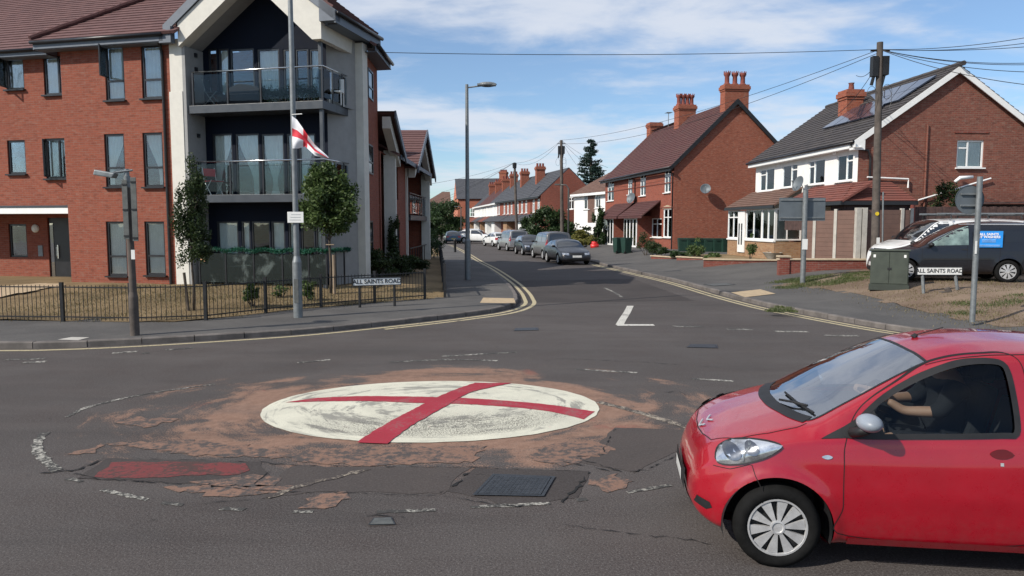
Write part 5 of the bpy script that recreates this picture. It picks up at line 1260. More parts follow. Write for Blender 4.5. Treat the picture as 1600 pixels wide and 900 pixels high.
# --- the red city car crossing the foreground
LC = 3.435
RED = dict(L=LC, W=1.62, wheels=(.54, 2.88), wz=.275, ra=.35, res=(300, 120), smooth=7, flare=.02, round=(.62, .35), pow=(2.1, 2.6), endw=(.50, .8), belt_in=.05, cos=.35,
    top=[(0, .50), (.02, .58), (.06, .655), (.13, .745), (.28, .835), (.45, .905), (.6, .955), (.70, .985), (.82, 1.03), (1.1, 1.20), (1.4, 1.36), (1.56, 1.43), (1.8, 1.48), (2.1, 1.50), (2.6, 1.475), (3.0, 1.40), (3.2, 1.34), (3.3, 1.15), (3.36, .95), (3.42, .62), (3.435, .5)],
    belt=[(0, .44), (.04, .54), (.12, .64), (.3, .76), (.5, .825), (.75, .86), (1.0, .865), (1.5, .875), (2.0, .90), (2.6, .98), (3.2, 1.02), (3.36, .8), (3.435, .45)],
    cantz=[(0, .48), (.04, .60), (.12, .72), (.28, .81), (.5, .88), (.65, .92), (.78, .95), (.95, 1.045), (1.1, 1.13), (1.3, 1.235), (1.5, 1.325), (1.65, 1.375), (1.9, 1.42), (2.2, 1.43), (2.7, 1.405), (3.1, 1.31), (3.3, 1.08), (3.435, .48)],
    cant=[(0, .7), (.3, .78), (.7, .86), (.78, .90), (1.0, .875), (1.5, .80), (2.0, .76), (2.7, .75), (3.2, .8), (3.435, .9)],
    low=[(0, .33), (.05, .25), (.16, .19), (.4, .165), (1.0, .145), (2.8, .15), (3.3, .23), (3.435, .34)])
TH = R(8.0)
def carpos(wx_px, wy_px, yaw, sp, wheel_i=0, side=-1, base=0):
    g = G(wx_px, wy_px, base); lx, ly = sp['wheels'][wheel_i], side * (sp['W'] / 2 - .08)
    c, s_ = math.cos(yaw), math.sin(yaw); return (g.x - (lx * c - ly * s_), g.y - (lx * s_ + ly * c), base)
rc = Car('red_car', 'bright red small hatchback crossing the foreground with a driver inside', RED, carpos(1210, 882, -TH, RED), -TH, M['p_red'])
SG = [(.96, .905), (1.45, .915), (1.9, .94), (1.975, .955), (1.985, 1.1), (1.965, 1.32), (1.92, 1.378), (1.76, 1.378), (1.6, 1.34), (1.4, 1.255), (1.2, 1.135), (1.05, 1.0)]
SG2 = [(2.12, .975), (2.9, 1.02), (2.85, 1.28), (2.6, 1.325), (2.12, 1.355)]
WS = [(.76, -.605), (.69, -.46), (.635, -.22), (.62, 0), (.635, .22), (.69, .46), (.76, .605), (1.1, .58), (1.52, .50), (1.50, .25), (1.49, 0), (1.50, -.25), (1.52, -.50), (1.1, -.58)]
SGs = [tuple(p) for p in closed_smooth([Vector(p) for p in SG], .03)]
rc.cut(SGs); rc.cut(SG2); rc.cut(WS, axes='xy', zmin=.9); rc.arches(); rc.finish()
rc.patch('windscreen', WS, 't', glass('windscreen_glass', (.7, .78, .8), .33), .001, .06)
for pj in 'lr':
    rc.patch('side_window', SGs, pj, glass('car_side_glass', (.72, .78, .78), -.02) if pj == 'l' else M['glassw'], -.006, .08)
    rc.patch('side_window', SG2, pj, M['cg'], -.006, .08)
    rc.strip('window_seal', SGs, .034, pj, M['blackplastic'], .008, closed=True); rc.strip('window_seal', SG2, .03, pj, M['blackplastic'], .003, closed=True)
    rc.patch('mirror_base', [(.80, .875), (1.2, .905), (1.14, 1.06), (.99, .975)], pj, M['blackplastic'], .005, .04)
    dl = [(.955, .865), (.94, .7), (.94, .45), (.97, .25), (2.04, .25), (2.06, .5), (2.065, .9), (2.07, 1.2), (2.03, 1.41), (1.83, 1.425), (1.56, 1.37), (1.32, 1.25), (1.06, 1.075)]
    rc.strip('door_seam', dl, .006, pj, M['seam'], .0015, closed=True, round_=.03)
    rc.strip('door_seam', [(2.1, .25), (2.12, .6), (2.1, .95)], .006, pj, M['seam'], .0015) 
    rc.strip('wing_seam', [(.39, .62), (.45, .5), (.44, .44)], .005, pj, M['seam'], .0015)
    hp = closed_smooth([Vector(p) for p in [(2.0, .77), (2.05, .795), (2.12, .795), (2.165, .77), (2.12, .742), (2.05, .742)]], .02)
    hp = closed_smooth([Vector(p) for p in [(1.81, .825), (1.85, .852), (1.91, .855), (1.955, .825), (1.91, .798), (1.85, .798)]], .02)
    rc.patch('handle_recess', [tuple(p) for p in hp], pj, plain('handle_recess_red', (.09, .004, .006), .4), .003, .02)
    rc.patch('keyhole', [(1.87, .755), (1.89, .755), (1.89, .775), (1.87, .775)], pj, M['silver'], .004, .02)
    rc.patch('side_repeater', [tuple(p) for p in closed_smooth([Vector(p) for p in [(.80, .765), (.825, .777), (.85, .777), (.87, .765), (.85, .753), (.825, .753)]], .01)], pj, M['lamp'], .006, .012)
    # headlamp: almond housing, clear cover
    HL = [(.16, .675), (.185, .735), (.265, .79), (.37, .82), (.485, .832), (.56, .822), (.535, .79), (.45, .735), (.34, .69), (.25, .665), (.18, .655)]
    HLs = [tuple(p) for p in closed_smooth([Vector(p) for p in HL], .02)]
    hl = rc.patch('headlight', HLs, pj, M['lamp'], .010, .025, bulge=.012)
    rc.strip('lamp_rim', HLs, .007, pj, M['blackplastic'], .0125, closed=True, parent=hl)
    for cx_, cz_, r_ in ((.265, .735, .042), (.38, .775, .034)):
        rc.patch('reflector', [(cx_ + r_ * 1.25 * math.cos(w * .5236), cz_ + r_ * math.sin(w * .5236)) for w in range(12)], pj, plain('lamp_reflector', (.2, .21, .23), .2, .8), .026, .03, parent=hl)
    rc.strip('lamp_divider', [(.32, .70), (.335, .75), (.38, .81)], .010, pj, M['signback'], .024, parent=hl)
    rc.strip('bumper_seam', [(.14, .63), (.24, .635), (.37, .69), (.39, .62)], .005, pj, M['seam'], .0015)
    rc.patch('fog_recess', [(.03, .34), (.10, .32), (.135, .345), (.12, .38), (.045, .395)], pj, M['blackplastic'], .004, .02)
    rc.strip('sill', [(.98, .215), (2.5, .22)], .05, pj, M['p_red'], .012)
    rc.patch('rear_lamp', [(3.1, .95), (3.3, .95), (3.3, 1.2), (3.15, 1.2)], pj, M['tail'], .005, .04)
rc.strip('bonnet_seam', [(.15, -.42), (.3, -.585), (.5, -.64), (.68, -.655), (.74, -.63)], .006, 't', M['seam'], .002); rc.strip('bonnet_seam', [(.15, .42), (.3, .585), (.5, .64), (.68, .655), (.74, .63)], .006, 't', M['seam'], .002)
rc.strip('bonnet_seam', [(.15, -.42), (.115, -.2), (.105, 0), (.115, .2), (.15, .42)], .006, 't', M['seam'], .002)
rc.strip('scuttle_panel', [(.755, -.59), (.685, -.45), (.625, -.21), (.61, 0), (.625, .21), (.685, .45), (.755, .59)], .085, 't', M['blackplastic'], .004, round_=.04)
rc.strip('windscreen_seal', WS, .018, 't', M['blackplastic'], .003, closed=True)
rc.patch('lower_grille', [(-.42, .26), (.42, .26), (.38, .33), (-.38, .33)], 'f', M['blackplastic'], .006, .05)
rc.patch('number_plate_holder', [(-.30, .34), (.30, .34), (.30, .49), (-.30, .49)], 'f', M['blackplastic'], .022, .06, bulge=.01)
rc.patch('number_plate', [(-.2, .37), (.2, .37), (.2, .455), (-.2, .455)], 'f', M['plate_w'], .036, .06)
for dz in (0, .055): rc.strip('chevron_badge', [(.15 + dz, -.075), (.115 + dz, 0), (.15 + dz, .075)], .013, 't', M['silver'], .010)
rc.strip('roof_gutter', [(1.5, -.535), (1.8, -.555), (2.4, -.55), (3.0, -.55)], .008, 't', M['seam'], .002); rc.strip('roof_gutter', [(1.5, .535), (1.8, .555), (2.4, .55), (3.0, .55)], .008, 't', M['seam'], .002)
for sg in (-1, 1):
    for wx in RED['wheels']: wheel(rc.o, wx, sg * .72, .279, .19, sg, n=10, w=.16)
    mz = 0 if sg < 0 else -.05
    mb = MB(); X = Matrix.Translation((1.06 - mz * 2, sg * .86, 1.02 + mz * 1.6)) @ Matrix.Diagonal((.075, .11, .055, 1))
    mb.lathe([(math.cos(a), math.sin(a)) for a in np.linspace(-math.pi / 2, math.pi / 2, 14)], 24, X)
    mm = mb.build('wing_mirror', plain('mirror_cap_grey', (.22, .25, .29), .45, coat=.2), rc.o, smooth=True)
    mb = MB(); mb.tube([(.99, sg * .76, .93), (1.02, sg * .82, .95), (1.05, sg * .87, .98)], [.035, .032, .03], 10); mb.build('mirror_arm', M['blackplastic'], mm, smooth=True)
# wiper and roof aerial
mb = MB(); w0 = rc.cast((.86, -.1), 't', .02); 
mb.tube([rc.cast((.67, -.15), 't', .02), rc.cast((.73, -.30), 't', .03), rc.cast((.80, -.42), 't', .02)], .009, 6); mb.tube([rc.cast((.74, .0), 't', .014), rc.cast((.76, -.3), 't', .014), rc.cast((.81, -.54), 't', .014)], .008, 6)
mb.build('wiper', M['blackplastic'], rc.o)
mb = MB(); a = rc.cast((1.62, 0), 't', 0); mb.tube([a, a + Vector((.02, 0, .025))], [.025, .015], 8); mb.tube([a + Vector((.01, 0, .02)), a + Vector((.2, 0, .08))], .004, 5); mb.build('aerial', M['blackplastic'], rc.o)
# cabin
def softbox(mb, c, d, rot=0):
    X = Matrix.Translation(c) @ Matrix.Rotation(rot, 4, 'Y'); mb.box(-d[0] / 2, d[0] / 2, -d[1] / 2, d[1] / 2, -d[2] / 2, d[2] / 2, X)
mb = MB(); mb.box(.95, 3.1, -.68, .68, .22, .30); mb.build('floor_pan', M['blackplastic'], rc.o)
mb = MB(); mb.prism([(.8, -.66, .62), (1.18, -.66, .62), (1.26, -.66, .78), (1.16, -.66, .88), (.85, -.66, .90)], (0, 1.32, 0)); mb.build('dashboard', plain('dashboard_grey', (.04, .04, .043), .7), rc.o, bevel=.02)
for sg in (-1, 1):
    mb = MB(); softbox(mb, (1.85, sg * .34, .46), (.5, .46, .16), R(-6)); softbox(mb, (2.16, sg * .34, .78), (.13, .44, .6), R(14)); s_ = mb.build('front_seat', M['seat'], rc.o, bevel=.04)
    mb = MB(); softbox(mb, (2.26, sg * .34, 1.16), (.09, .24, .17), R(8)); mb.build('headrest', M['seat'], s_, bevel=.03)
    mb = MB(); mb.box(1.0, 2.1, sg * .70 - .01, sg * .70 + .01, .3, .88); mb.build('door_card', M['seat'], rc.o)
mb = MB(); softbox(mb, (2.78, 0, .5), (.45, 1.15, .16)); softbox(mb, (2.98, 0, .8), (.12, 1.15, .5), R(12)); mb.build('rear_seat', M['seat'], rc.o, bevel=.03)
Xs = Matrix.Translation((1.44, .33, .88)) @ Matrix.Rotation(R(-68), 4, 'Y'); mb = MB(); ring = [Xs @ Vector((.18 * math.cos(a), .18 * math.sin(a), 0)) for a in np.linspace(0, 2 * math.pi, 29)]; mb.tube(ring, .014, 8, caps=False); mb.tube([Xs @ Vector((0, 0, -.18)), Xs @ Vector((0, 0, 0))], .03, 8)
for a in (0, 2.1, 4.2): mb.tube([Xs @ Vector((0, 0, -.01)), Xs @ Vector((.17 * math.cos(a), .17 * math.sin(a), 0))], .014, 6)
mb.build('steering_wheel', M['blackplastic'], rc.o, smooth=True)

# --- driver
def skin_body(name, verts, edges, radii, mat, parent, root=0, sub=2):
    me = bpy.data.meshes.new(name); me.from_pydata([tuple(v) for v in verts], edges, []); o = bpy.data.objects.new(name, me); C.objects.link(o)
    o.modifiers.new('s', 'SKIN'); sv = me.skin_vertices[0].data
    for i, r_ in enumerate(radii): sv[i].radius = (r_, r_) if isinstance(r_, (int, float)) else r_; sv[i].use_root = (i == root)
    ss = o.modifiers.new('d', 'SUBSURF'); ss.levels = sub; ss.render_levels = sub
    dg = bpy.context.evaluated_depsgraph_get(); m2 = bpy.data.meshes.new_from_object(o.evaluated_get(dg)); bpy.data.objects.remove(o)
    m2.name = name; m2.materials.clear(); m2.materials.append(mat); m2.polygons.foreach_set('use_smooth', [True] * len(m2.polygons))
    r_ = bpy.data.objects.new(name, m2); C.objects.link(r_); r_.parent = parent; return r_
def seated_driver(base, rz):
    p = thing('person', 'driver in dark clothes inside the red car, bare forearms reaching the steering wheel', 'person', base, rz)
    # car coordinates: hip at (1.98,.33,.56)
    V = [(1.98, .33, .60), (2.0, .33, .78), (2.02, .33, .96), (2.01, .33, 1.08), (1.99, .33, 1.16), (1.96, .33, 1.22), (1.945, .33, 1.30), (1.94, .33, 1.35),
         (1.99, .15, 1.04), (1.86, .07, .88), (1.64, .16, .86), (1.53, .19, .93),
         (1.99, .51, 1.04), (1.87, .58, .88), (1.65, .50, .88), (1.53, .47, .95),
         (1.93, .24, .58), (1.55, .22, .62), (1.32, .22, .36), (1.93, .42, .58), (1.55, .45, .62), (1.32, .45, .36)]
    E_ = [(0, 1), (1, 2), (2, 3), (3, 4), (4, 5), (5, 6), (6, 7), (3, 8), (8, 9), (9, 10), (10, 11), (3, 12), (12, 13), (13, 14), (14, 15), (0, 16), (16, 17), (17, 18), (0, 19), (19, 20), (20, 21)]
    rad = [(.15, .13), (.14, .12), (.155, .125), (.13, .10), .06, .055, (.085, .095), (.075, .085), .07, .05, .038, .028, .07, .05, .038, .028, .085, .07, .05, .085, .07, .05]
    b = skin_body('body', V, E_, rad, M['skin'], p)
    # sweater: same skeleton a little fuller, stopping short of the forearm
    Vc = V[:4] + [V[8], V[9], V[12], V[13]] + [V[16], V[17], V[19], V[20]] + [tuple(Vector(V[9]).lerp(Vector(V[10]), .35)), tuple(Vector(V[13]).lerp(Vector(V[14]), .35))]
    Ec = [(0, 1), (1, 2), (2, 3), (3, 4), (4, 5), (3, 6), (6, 7), (0, 8), (8, 9), (0, 10), (10, 11), (5, 12), (7, 13)]
    skin_body('clothing', Vc, Ec, [(.175, .15), (.17, .145), (.18, .15), (.15, .12), .088, .066, .088, .066, .1, .084, .1, .084, .056, .056], M['darkcloth'], p)
    for (wr, sgn) in (((1.53, .19, .93), 1), ((1.53, .47, .95), -1)):
        w = Vector(wr); d = Vector((-.09, 0, .02)); hv = [w, w + d * .5, w + d]; he = [(0, 1), (1, 2)]; hr2 = [.027, (.040, .022), (.040, .020)]
        for k, (dy, ln) in enumerate(((-.03, .075), (-.01, .085), (.01, .08), (.03, .065))):
            k0 = len(hv); hv += [w + d + Vector((-.02, dy, .006)), w + d + Vector((-.02 - ln * .45, dy, .012)), w + d + Vector((-.015 - ln * .65, dy, -.02)), w + d + Vector((-.0 - ln * .4, dy, -.045))]
            he += [(2, k0), (k0, k0 + 1), (k0 + 1, k0 + 2), (k0 + 2, k0 + 3)]; hr2 += [.0105, .0095, .009, .008]
        k0 = len(hv); hv += [w + d * .6 + Vector((0, .03 * sgn, -.005)), w + d * .9 + Vector((-.01, .045 * sgn, -.025)), w + d * 1.1 + Vector((-.02, .035 * sgn, -.05))]; he += [(1, k0), (k0, k0 + 1), (k0 + 1, k0 + 2)]; hr2 += [.013, .011, .009]
        skin_body('hand', hv, he, hr2, M['skin'], p, sub=1)
    mb = MB(); X = Matrix.Translation((1.965, .33, 1.335)) @ Matrix.Diagonal((.098, .085, .115, 1)); mb.lathe([(math.cos(a), math.sin(a)) for a in np.linspace(-.3, math.pi / 2, 9)], 20, X); mb.build('hair', plain('dark_hair', (.02, .015, .012), .8), p, smooth=True)
    mb = MB()
    for sg in (-1, 1): mb.lathe([(0, .012), (.012, .006), (.012, -.006), (0, -.012)], 8, Matrix.Translation((1.857, .33 + sg * .03, 1.325)))
    mb.build('eyes', M['text'], p)
    mb = MB(); mb.tube([(1.86, .33, 1.33), (1.842, .33, 1.30), (1.838, .33, 1.29), (1.858, .33, 1.283)], [.01, .014, .016, .01], 8); mb.build('nose', M['skin'], p, smooth=True)
    mb = MB(); mb.tube([(1.856, .305, 1.262), (1.85, .33, 1.26), (1.856, .355, 1.262)], .006, 6); mb.build('mouth', plain('lips', (.35, .12, .1), .5), p)
    for sg in (-1, 1): mb = MB(); mb.lathe([(0, -.03), (.014, -.015), (.016, .01), (.01, .03), (0, .032)], 10, Matrix.Translation((1.95, .33 + sg * .088, 1.305))); mb.build('ear', M['skin'], p, smooth=True)
    return p
seated_driver(tuple(rc.o.location), -TH)

# --- parked cars and vans
def quick_car(name, label, loc, rz, paint, L_=4.2, W=1.75, H=1.45, hb=.72, hc=.98, xc=1.15, xt=1.85, xr=3.2, xb=3.85, zb=1.0, belt=.9, wheels=(.85, 3.4), r=.31, panes=((0, .5), (.53, 1)), glassm='cg', cat='car', hub=8, plate='w', rails=False, res=(70, 34), van=False, lampw=.3, group=None, roofglass=True):
    sp = dict(L=L_, W=W, wheels=wheels, wz=r, ra=r + .055, res=res, smooth=3, round=(.45, .3 if not van else .12), endw=(.6, .82 if not van else .93), belt_in=.05,
        top=[(0, .5), (.04, .62), (.15, hb), (xc * .6, (hb + hc) / 2 + .03), (xc, hc), ((xc + xt) / 2, (hc + H) / 2 + .03), (xt, H - .035), ((xt + xr) / 2, H), (xr, H - .05), (xb, zb), (L_ - .03, zb - .08 if not van else zb), (L_, .6)],
        belt=[(0, .45), (.15, hb - .1), (xc, belt), (xb, belt + .06), (L_ - .05, min(zb, belt + .05) - .05), (L_, .5)],
        cantz=[(0, .48), (.15, hb - .03), (xc, hc - .05), (xt, H - .12), (xr, H - .14), (xb, zb - .05), (L_, .56)],
        cant=[(0, .75), (xc, .9), (xt, .82 if not van else .88), (xr, .8 if not van else .88), (xb, .85), (L_, .92)],
        low=[(0, .3), (.12, .2), (L_ - .15, .24), (L_, .34)])
    c = Car(name, label, sp, loc, rz, paint, group, cat); c.arches(); c.finish(); bz = smooth_table(sp['belt']); cz = smooth_table(sp['cantz'])
    x0, x1 = xc + .12, xb - .08
    for pj in 'lr':
        for a, b in panes:
            A_, B_ = x0 + (x1 - x0) * a, x0 + (x1 - x0) * b; xs = np.linspace(A_, B_, 8)
            lo_ = [(x, bz(x) + .035) for x in xs]; hi_ = [(x, cz(x) - .015) for x in xs if cz(x) - .015 > bz(x) + .09][::-1]
            if len(hi_) > 1: c.patch('side_window', lo_ + hi_, pj, M[glassm], .006, .09)
        c.patch('tail_light' if False else 'rear_lamp', [(L_ - .16, zb - .28 if not van else .85), (L_ - .02, zb - .3 if not van else .85), (L_ - .02, zb - .08 if not van else 1.25), (L_ - .12, zb - .06 if not van else 1.25)], pj, M['tail'], .006, .06)
        xm = x0 + (x1 - x0) * (panes[0][1] + .015)
        c.strip('door_seam', [(xc + .12, bz(xc) - .02), (xc + .1, .5), (xc + .15, .3), (xm - .05, .3), (xm, .5), (xm + .02, bz(xm))], .008, pj, M['seam'], .003)
        c.strip('door_handle', [(xm - .22, bz(xm) - .1), (xm - .08, bz(xm) - .1)], .03, pj, M['blackplastic'], .012)
        c.strip('sill_trim', [(wheels[0] + r + .12, .27), (wheels[1] - r - .12, .27)], .06, pj, M['blackplastic'], .006)
    w2 = W / 2
    c.patch('windscreen', [(xc + .02, -w2 * .84), (xc - .04, 0), (xc + .02, w2 * .84), (xt - .04, w2 * .72), (xt - .07, 0), (xt - .04, -w2 * .72)], 't', M['cg'], .006, .1)
    if roofglass: c.patch('rear_window', [(-w2 * .72, zb + .04), (w2 * .72, zb + .04), (w2 * .64, H - .14), (-w2 * .64, H - .14)], 'b', M['cg'], .008, .1)
    for sg in (-1, 1):
        pts = [(w2 * .50, hb - .16), (w2 * .88, hb - .12), (w2 * .9, hb - .02), (w2 * .5, hb - .04)]
        c.patch('headlight', [(sg * y, z) for y, z in (pts if sg > 0 else pts[::-1])], 'f', M['lamp'], .010, .06)
        if not van: pr = [(w2 * .62, zb - .32), (w2 * .92, zb - .32), (w2 * .88, zb - .1), (w2 * .6, zb - .12)]
        else: pr = [(w2 * .84, .85), (w2 * .97, .85), (w2 * .93, 1.3), (w2 * .84, 1.3)]
        c.patch('rear_lamp', [(sg * y, z) for y, z in (pr if sg > 0 else pr[::-1])], 'b', M['tail'], .010, .06)
        for wx in wheels: wheel(c.o, wx, sg * (w2 - .10), r, r * .66, sg, n=hub, w=.2)
        mb = MB(); X = Matrix.Translation((xc + .32, sg * (w2 + .06), belt + .08)) @ Matrix.Diagonal((.08, .11, .07, 1)); mb.lathe([(math.cos(a), math.sin(a)) for a in np.linspace(-math.pi / 2, math.pi / 2, 9)], 14, X)
        mb.tube([(xc + .32, sg * (w2 - .1), belt + .03), (xc + .32, sg * (w2 + .05), belt + .05)], .03, 6); mb.build('wing_mirror', M['blackplastic'], c.o, smooth=True)
        if rails: mb = MB(); mb.tube([(xt + .2, sg * w2 * .72, H + .03), (xr - .1, sg * w2 * .72, H + .02)], .018, 6); mb.build('roof_rail', M['silver'], c.o)
    c.patch('grille', [(-w2 * .42, hb - .15), (w2 * .42, hb - .15), (w2 * .45, hb - .03), (-w2 * .45, hb - .03)], 'f', M['blackplastic'], .010, .08)
    c.patch('lower_grille', [(-w2 * .7, .28), (w2 * .7, .28), (w2 * .62, .38), (-w2 * .62, .38)], 'f', M['blackplastic'], .010, .08)
    c.patch('number_plate', [(-.26, .42), (.26, .42), (.26, .53), (-.26, .53)], 'f', M['plate_w'], .016, .1)
    c.patch('number_plate', [(-.26, .5), (.26, .5), (.26, .61), (-.26, .61)], 'b', M['plate_y'], .016, .1)
    return c
def facing(u, Y, ang, front, Lc):        # loc so that the end nearest the camera sits at (u, Y); ang: heading of the local x axis
    X = (u - 800) / 1155 * Y
    if front: return (X, Y, 0), ang
    return (X - math.cos(ang) * Lc, Y - math.sin(ang) * Lc, 0), ang
gk = 'cars parked along the right kerb of the far street'
loc, a = facing(902, 40.8, R(101), True, 4.7); quick_car('parked_car', 'dark grey saloon parked nearest at the right kerb, facing the junction', loc, a, M['p_dark'], 4.7, 1.78, 1.43, .70, .98, 1.3, 2.05, 3.4, 4.15, 1.02, .93, (.9, 3.6), .32, group=gk)
loc, a = facing(874, 46.5, R(-78), False, 4.4); quick_car('parked_van', 'grey window van parked behind the dark saloon, its tailgate towards us', loc, a, M['p_grey'], 4.4, 1.8, 1.82, .80, 1.12, .95, 1.75, 4.2, 4.34, 1.08, 1.05, (.88, 3.56), .32, panes=((0, .27), (.3, .62), (.65, .98)), van=True, cat='van', group=gk)
loc, a = facing(837, 53.2, R(101), True, 4.0); quick_car('parked_car', 'black small hatchback between the two pale vans, facing the junction', loc, a, M['p_black'], 3.95, 1.72, 1.5, .76, 1.02, 1.05, 1.7, 3.3, 3.8, 1.0, .95, (.78, 3.2), .32, group=gk)
loc, a = facing(812, 61.5, R(-74), False, 4.4); quick_car('parked_car', 'tall silver people carrier with roof rails, rear window towards us', loc, a, M['p_silver'], 4.4, 1.82, 1.8, .80, 1.1, .95, 1.75, 4.15, 4.32, 1.08, 1.02, (.88, 3.56), .33, panes=((0, .27), (.3, .62), (.65, .98)), van=True, rails=True, group=gk)
loc, a = facing(786, 74, R(-68), False, 4.0); quick_car('parked_car', 'white hatchback partly hidden behind the silver people carrier', loc, a, M['p_white'], 3.95, 1.72, 1.46, group=gk, xb=3.75, xr=3.1, wheels=(.78, 3.2))
quick_car('parked_car', 'white four wheel drive parked side on at the far bend', (-1.9, 86.5, 0), R(164), M['p_white'], 4.5, 1.85, 1.68, .85, 1.12, 1.25, 2.0, 3.85, 4.3, 1.15, 1.05, (.9, 3.6), .36, rails=True)
loc, a = facing(709, 86, R(-80), False, 4.2); quick_car('parked_car', 'teal blue hatchback at the far left end of the street, seen from behind', loc, a, M['p_blue'], 4.2, 1.8, 1.5, xb=4.0, xr=3.3)
loc, a = facing(727, 92, R(-80), False, 4.2); quick_car('parked_car', 'dark car half hidden between the blue hatchback and the white four wheel drive', loc, a, M['p_dark'], 4.2, 1.8, 1.45)
# black van with the blue sheet, white van behind
VB = .56; VY = 22.4; YW = R(-14); cY, sY = math.cos(YW), math.sin(YW); VY = 22.2; wcx, wcy = (1415 - 800) / 1155 * VY, VY; vx, vy = wcx - (.78 * cY + .8 * sY), wcy - (.78 * sY - .8 * cY)
bv = quick_car('black_van', 'black panel van on the bare verge with a blue advertising sheet on its side', (vx, vy, VB), YW, M['p_black'], 4.4, 1.81, 1.8, .80, 1.04, 1.1, 2.6, 4.2, 4.35, 1.2, 1.02, (.78, 3.48), .33, panes=((.08, .40),), glassm='cgpale', cat='van', hub=9, van=True, res=(110, 50), roofglass=False)
for pj in 'lr':
    bv.patch('side_panel', [(2.62, 1.16), (3.2, 1.18), (3.2, 1.52), (2.62, 1.54)], pj, M['p_dark'], .005, .1); bv.patch('side_panel', [(3.3, 1.18), (4.1, 1.2), (4.05, 1.48), (3.3, 1.52)], pj, M['p_dark'], .005, .1)
    bv.strip('rubbing_strip', [(1.25, .66), (3.0, .68)], .05, pj, M['blackplastic'], .012); bv.strip('roof_gutter', [(1.9, 1.70), (4.1, 1.68)], .018, pj, M['silver'], .012); bv.strip('door_seam', [(2.42, 1.15), (2.40, .7), (2.42, .35), (3.2, .35), (3.26, .8), (3.26, 1.6)], .01, pj, M['seam'], .003)
def text_mesh(name, s, size, mat, Mx, parent, sx=1, extr=.002, bold=0):
    cu = bpy.data.curves.new(name, 'FONT'); cu.body = s; cu.size = size; cu.extrude = extr; cu.align_x = 'CENTER'; cu.align_y = 'CENTER'; cu.offset = bold
    o = bpy.data.objects.new(name, cu); C.objects.link(o); dg = bpy.context.evaluated_depsgraph_get(); dg.update(); me = bpy.data.meshes.new_from_object(o.evaluated_get(dg)); bpy.data.objects.remove(o)
    me.transform(Mx @ Matrix.Diagonal((sx, 1, 1, 1))); me.materials.clear(); me.materials.append(mat); t_ = bpy.data.objects.new(name, me); C.objects.link(t_); t_.parent = parent; return t_
UP = Matrix.Rotation(R(90), 4, 'X')
fv = Frame((vx + .905 * sY, vy - .905 * cY), (cY, sY)); a_, b_, c_, d_ = fv.rect(1523, 361, 1567, 386.5)
mb = MB(); mb.box(a_, b_, -.012 - .905 + .01, -.905 + .002, c_ - VB, d_ - VB); sh = mb.build('advertising_sheet', plain('bright_blue_sheet', (.02, .26, .72), .4, var=.06), bv.o)
xm = (a_ + b_) / 2
for s_, z_, sz in (('ALL SAINTS', .80, .092), ('JET WASHERS', .63, .092), ('PATHS  PATIOS  DRIVES', .42, .04), ('GUTTERS AND ROOFS', .33, .036), ('CALL FOR A QUOTE', .12, .05)):
    if z_ > .5 or z_ < .2: text_mesh('lettering', s_, sz, M['whitetext'], Matrix.Translation((xm, -.92, c_ - VB + (d_ - c_) * z_)) @ UP, sh, 1.05, .001, .003) if s_[:4] != 'CALL' else None
mb = MB(); 
for k, z_ in enumerate((.47, .4, .33, .14, .08)): mb.box(xm - (.18 if z_ > .2 else .3), xm + (.18 if z_ > .2 else .3), -.921, -.916, c_ - VB + (d_ - c_) * z_ - .007, c_ - VB + (d_ - c_) * z_ + .007)
mb.build('small_print', plain('pale_blue_print', (.25, .5, .8), .5), sh)
wx_ = (1368 - 800) / 1155 * 25.0
wv = quick_car('white_van', 'white panel van with roof bars parked behind the black van', (wx_, 25.0, .5), R(0), M['p_white'], 4.9, 1.9, 1.97, .98, 1.25, .8, 1.75, 4.7, 4.84, 1.2, 1.22, (.9, 3.9), .34, panes=((0, .27),), cat='van', van=True, res=(110, 50), roofglass=False)
for x in (2.0, 3.2, 4.3):
    mb = MB(); mb.tube([(x, -.85, 1.95), (x, -.8, 2.06), (x, .8, 2.06), (x, .85, 1.95)], .025, 6); mb.build('roof_bar', M['blackplastic'], wv.o)
mb = MB(); mb.tube([(1.7, -.55, 2.1), (4.6, -.55, 2.1)], .035, 8); mb.tube([(1.7, .5, 2.1), (4.6, .5, 2.1)], .03, 8); mb.build('roof_rack', M['steel'], wv.o)
wv.strip('door_seam', [(2.1, 1.9), (2.1, .5)], .012, 'l', M['seam'], .003); wv.strip('side_moulding', [(2.15, 1.1), (4.6, 1.1)], .02, 'l', M['signback'], .004)

# ------------------------------------------------------------ poles, lamps, signs
def pole(mb, base, top, r0, r1=None, n=12): mb.tube([base, Vector(base).lerp(Vector(top), .5), top], [r0, (r0 + (r1 or r0)) / 2, r1 or r0], n)
# tall column with the flag
pb = G(466, 496, .115); o = thing('lamp_column', 'tall grey steel lamp column with a small white plate, standing beside the railing', 'lamp post', tuple(pb))
mb = MB(); mb.tube([(0, 0, 0), (0, 0, 1.28)], .105, 16); mb.tube([(0, 0, 1.28), (0, 0, 1.42)], [.105, .068], 16); mb.tube([(0, 0, 1.40), (-.0, 0, 9.2)], [.066, .05], 16); p_ = mb.build('column', M['steel'], o, smooth=True, angle=40)
mb = MB(); mb.box(-.05, .05, -.112, -.1, .35, .9); mb.build('access_door', M['steel_dark'], p_)
a = at(449, 331, pb.y - .09) - pb; b = at(474.5, 348, pb.y - .09) - pb; mb = MB(); mb.box(a.x, b.x, -.10, -.09, b.z, a.z); pl = mb.build('notice_plate', M['white'], o, bevel=.004)
mb = MB(); 
for k in range(3): mb.box(a.x + .05 + k * .02, b.x - .06, -.104, -.1003, b.z + .06 + k * .06, b.z + .067 + k * .06)
mb.build('worn_print', M['leadgrey'], pl)
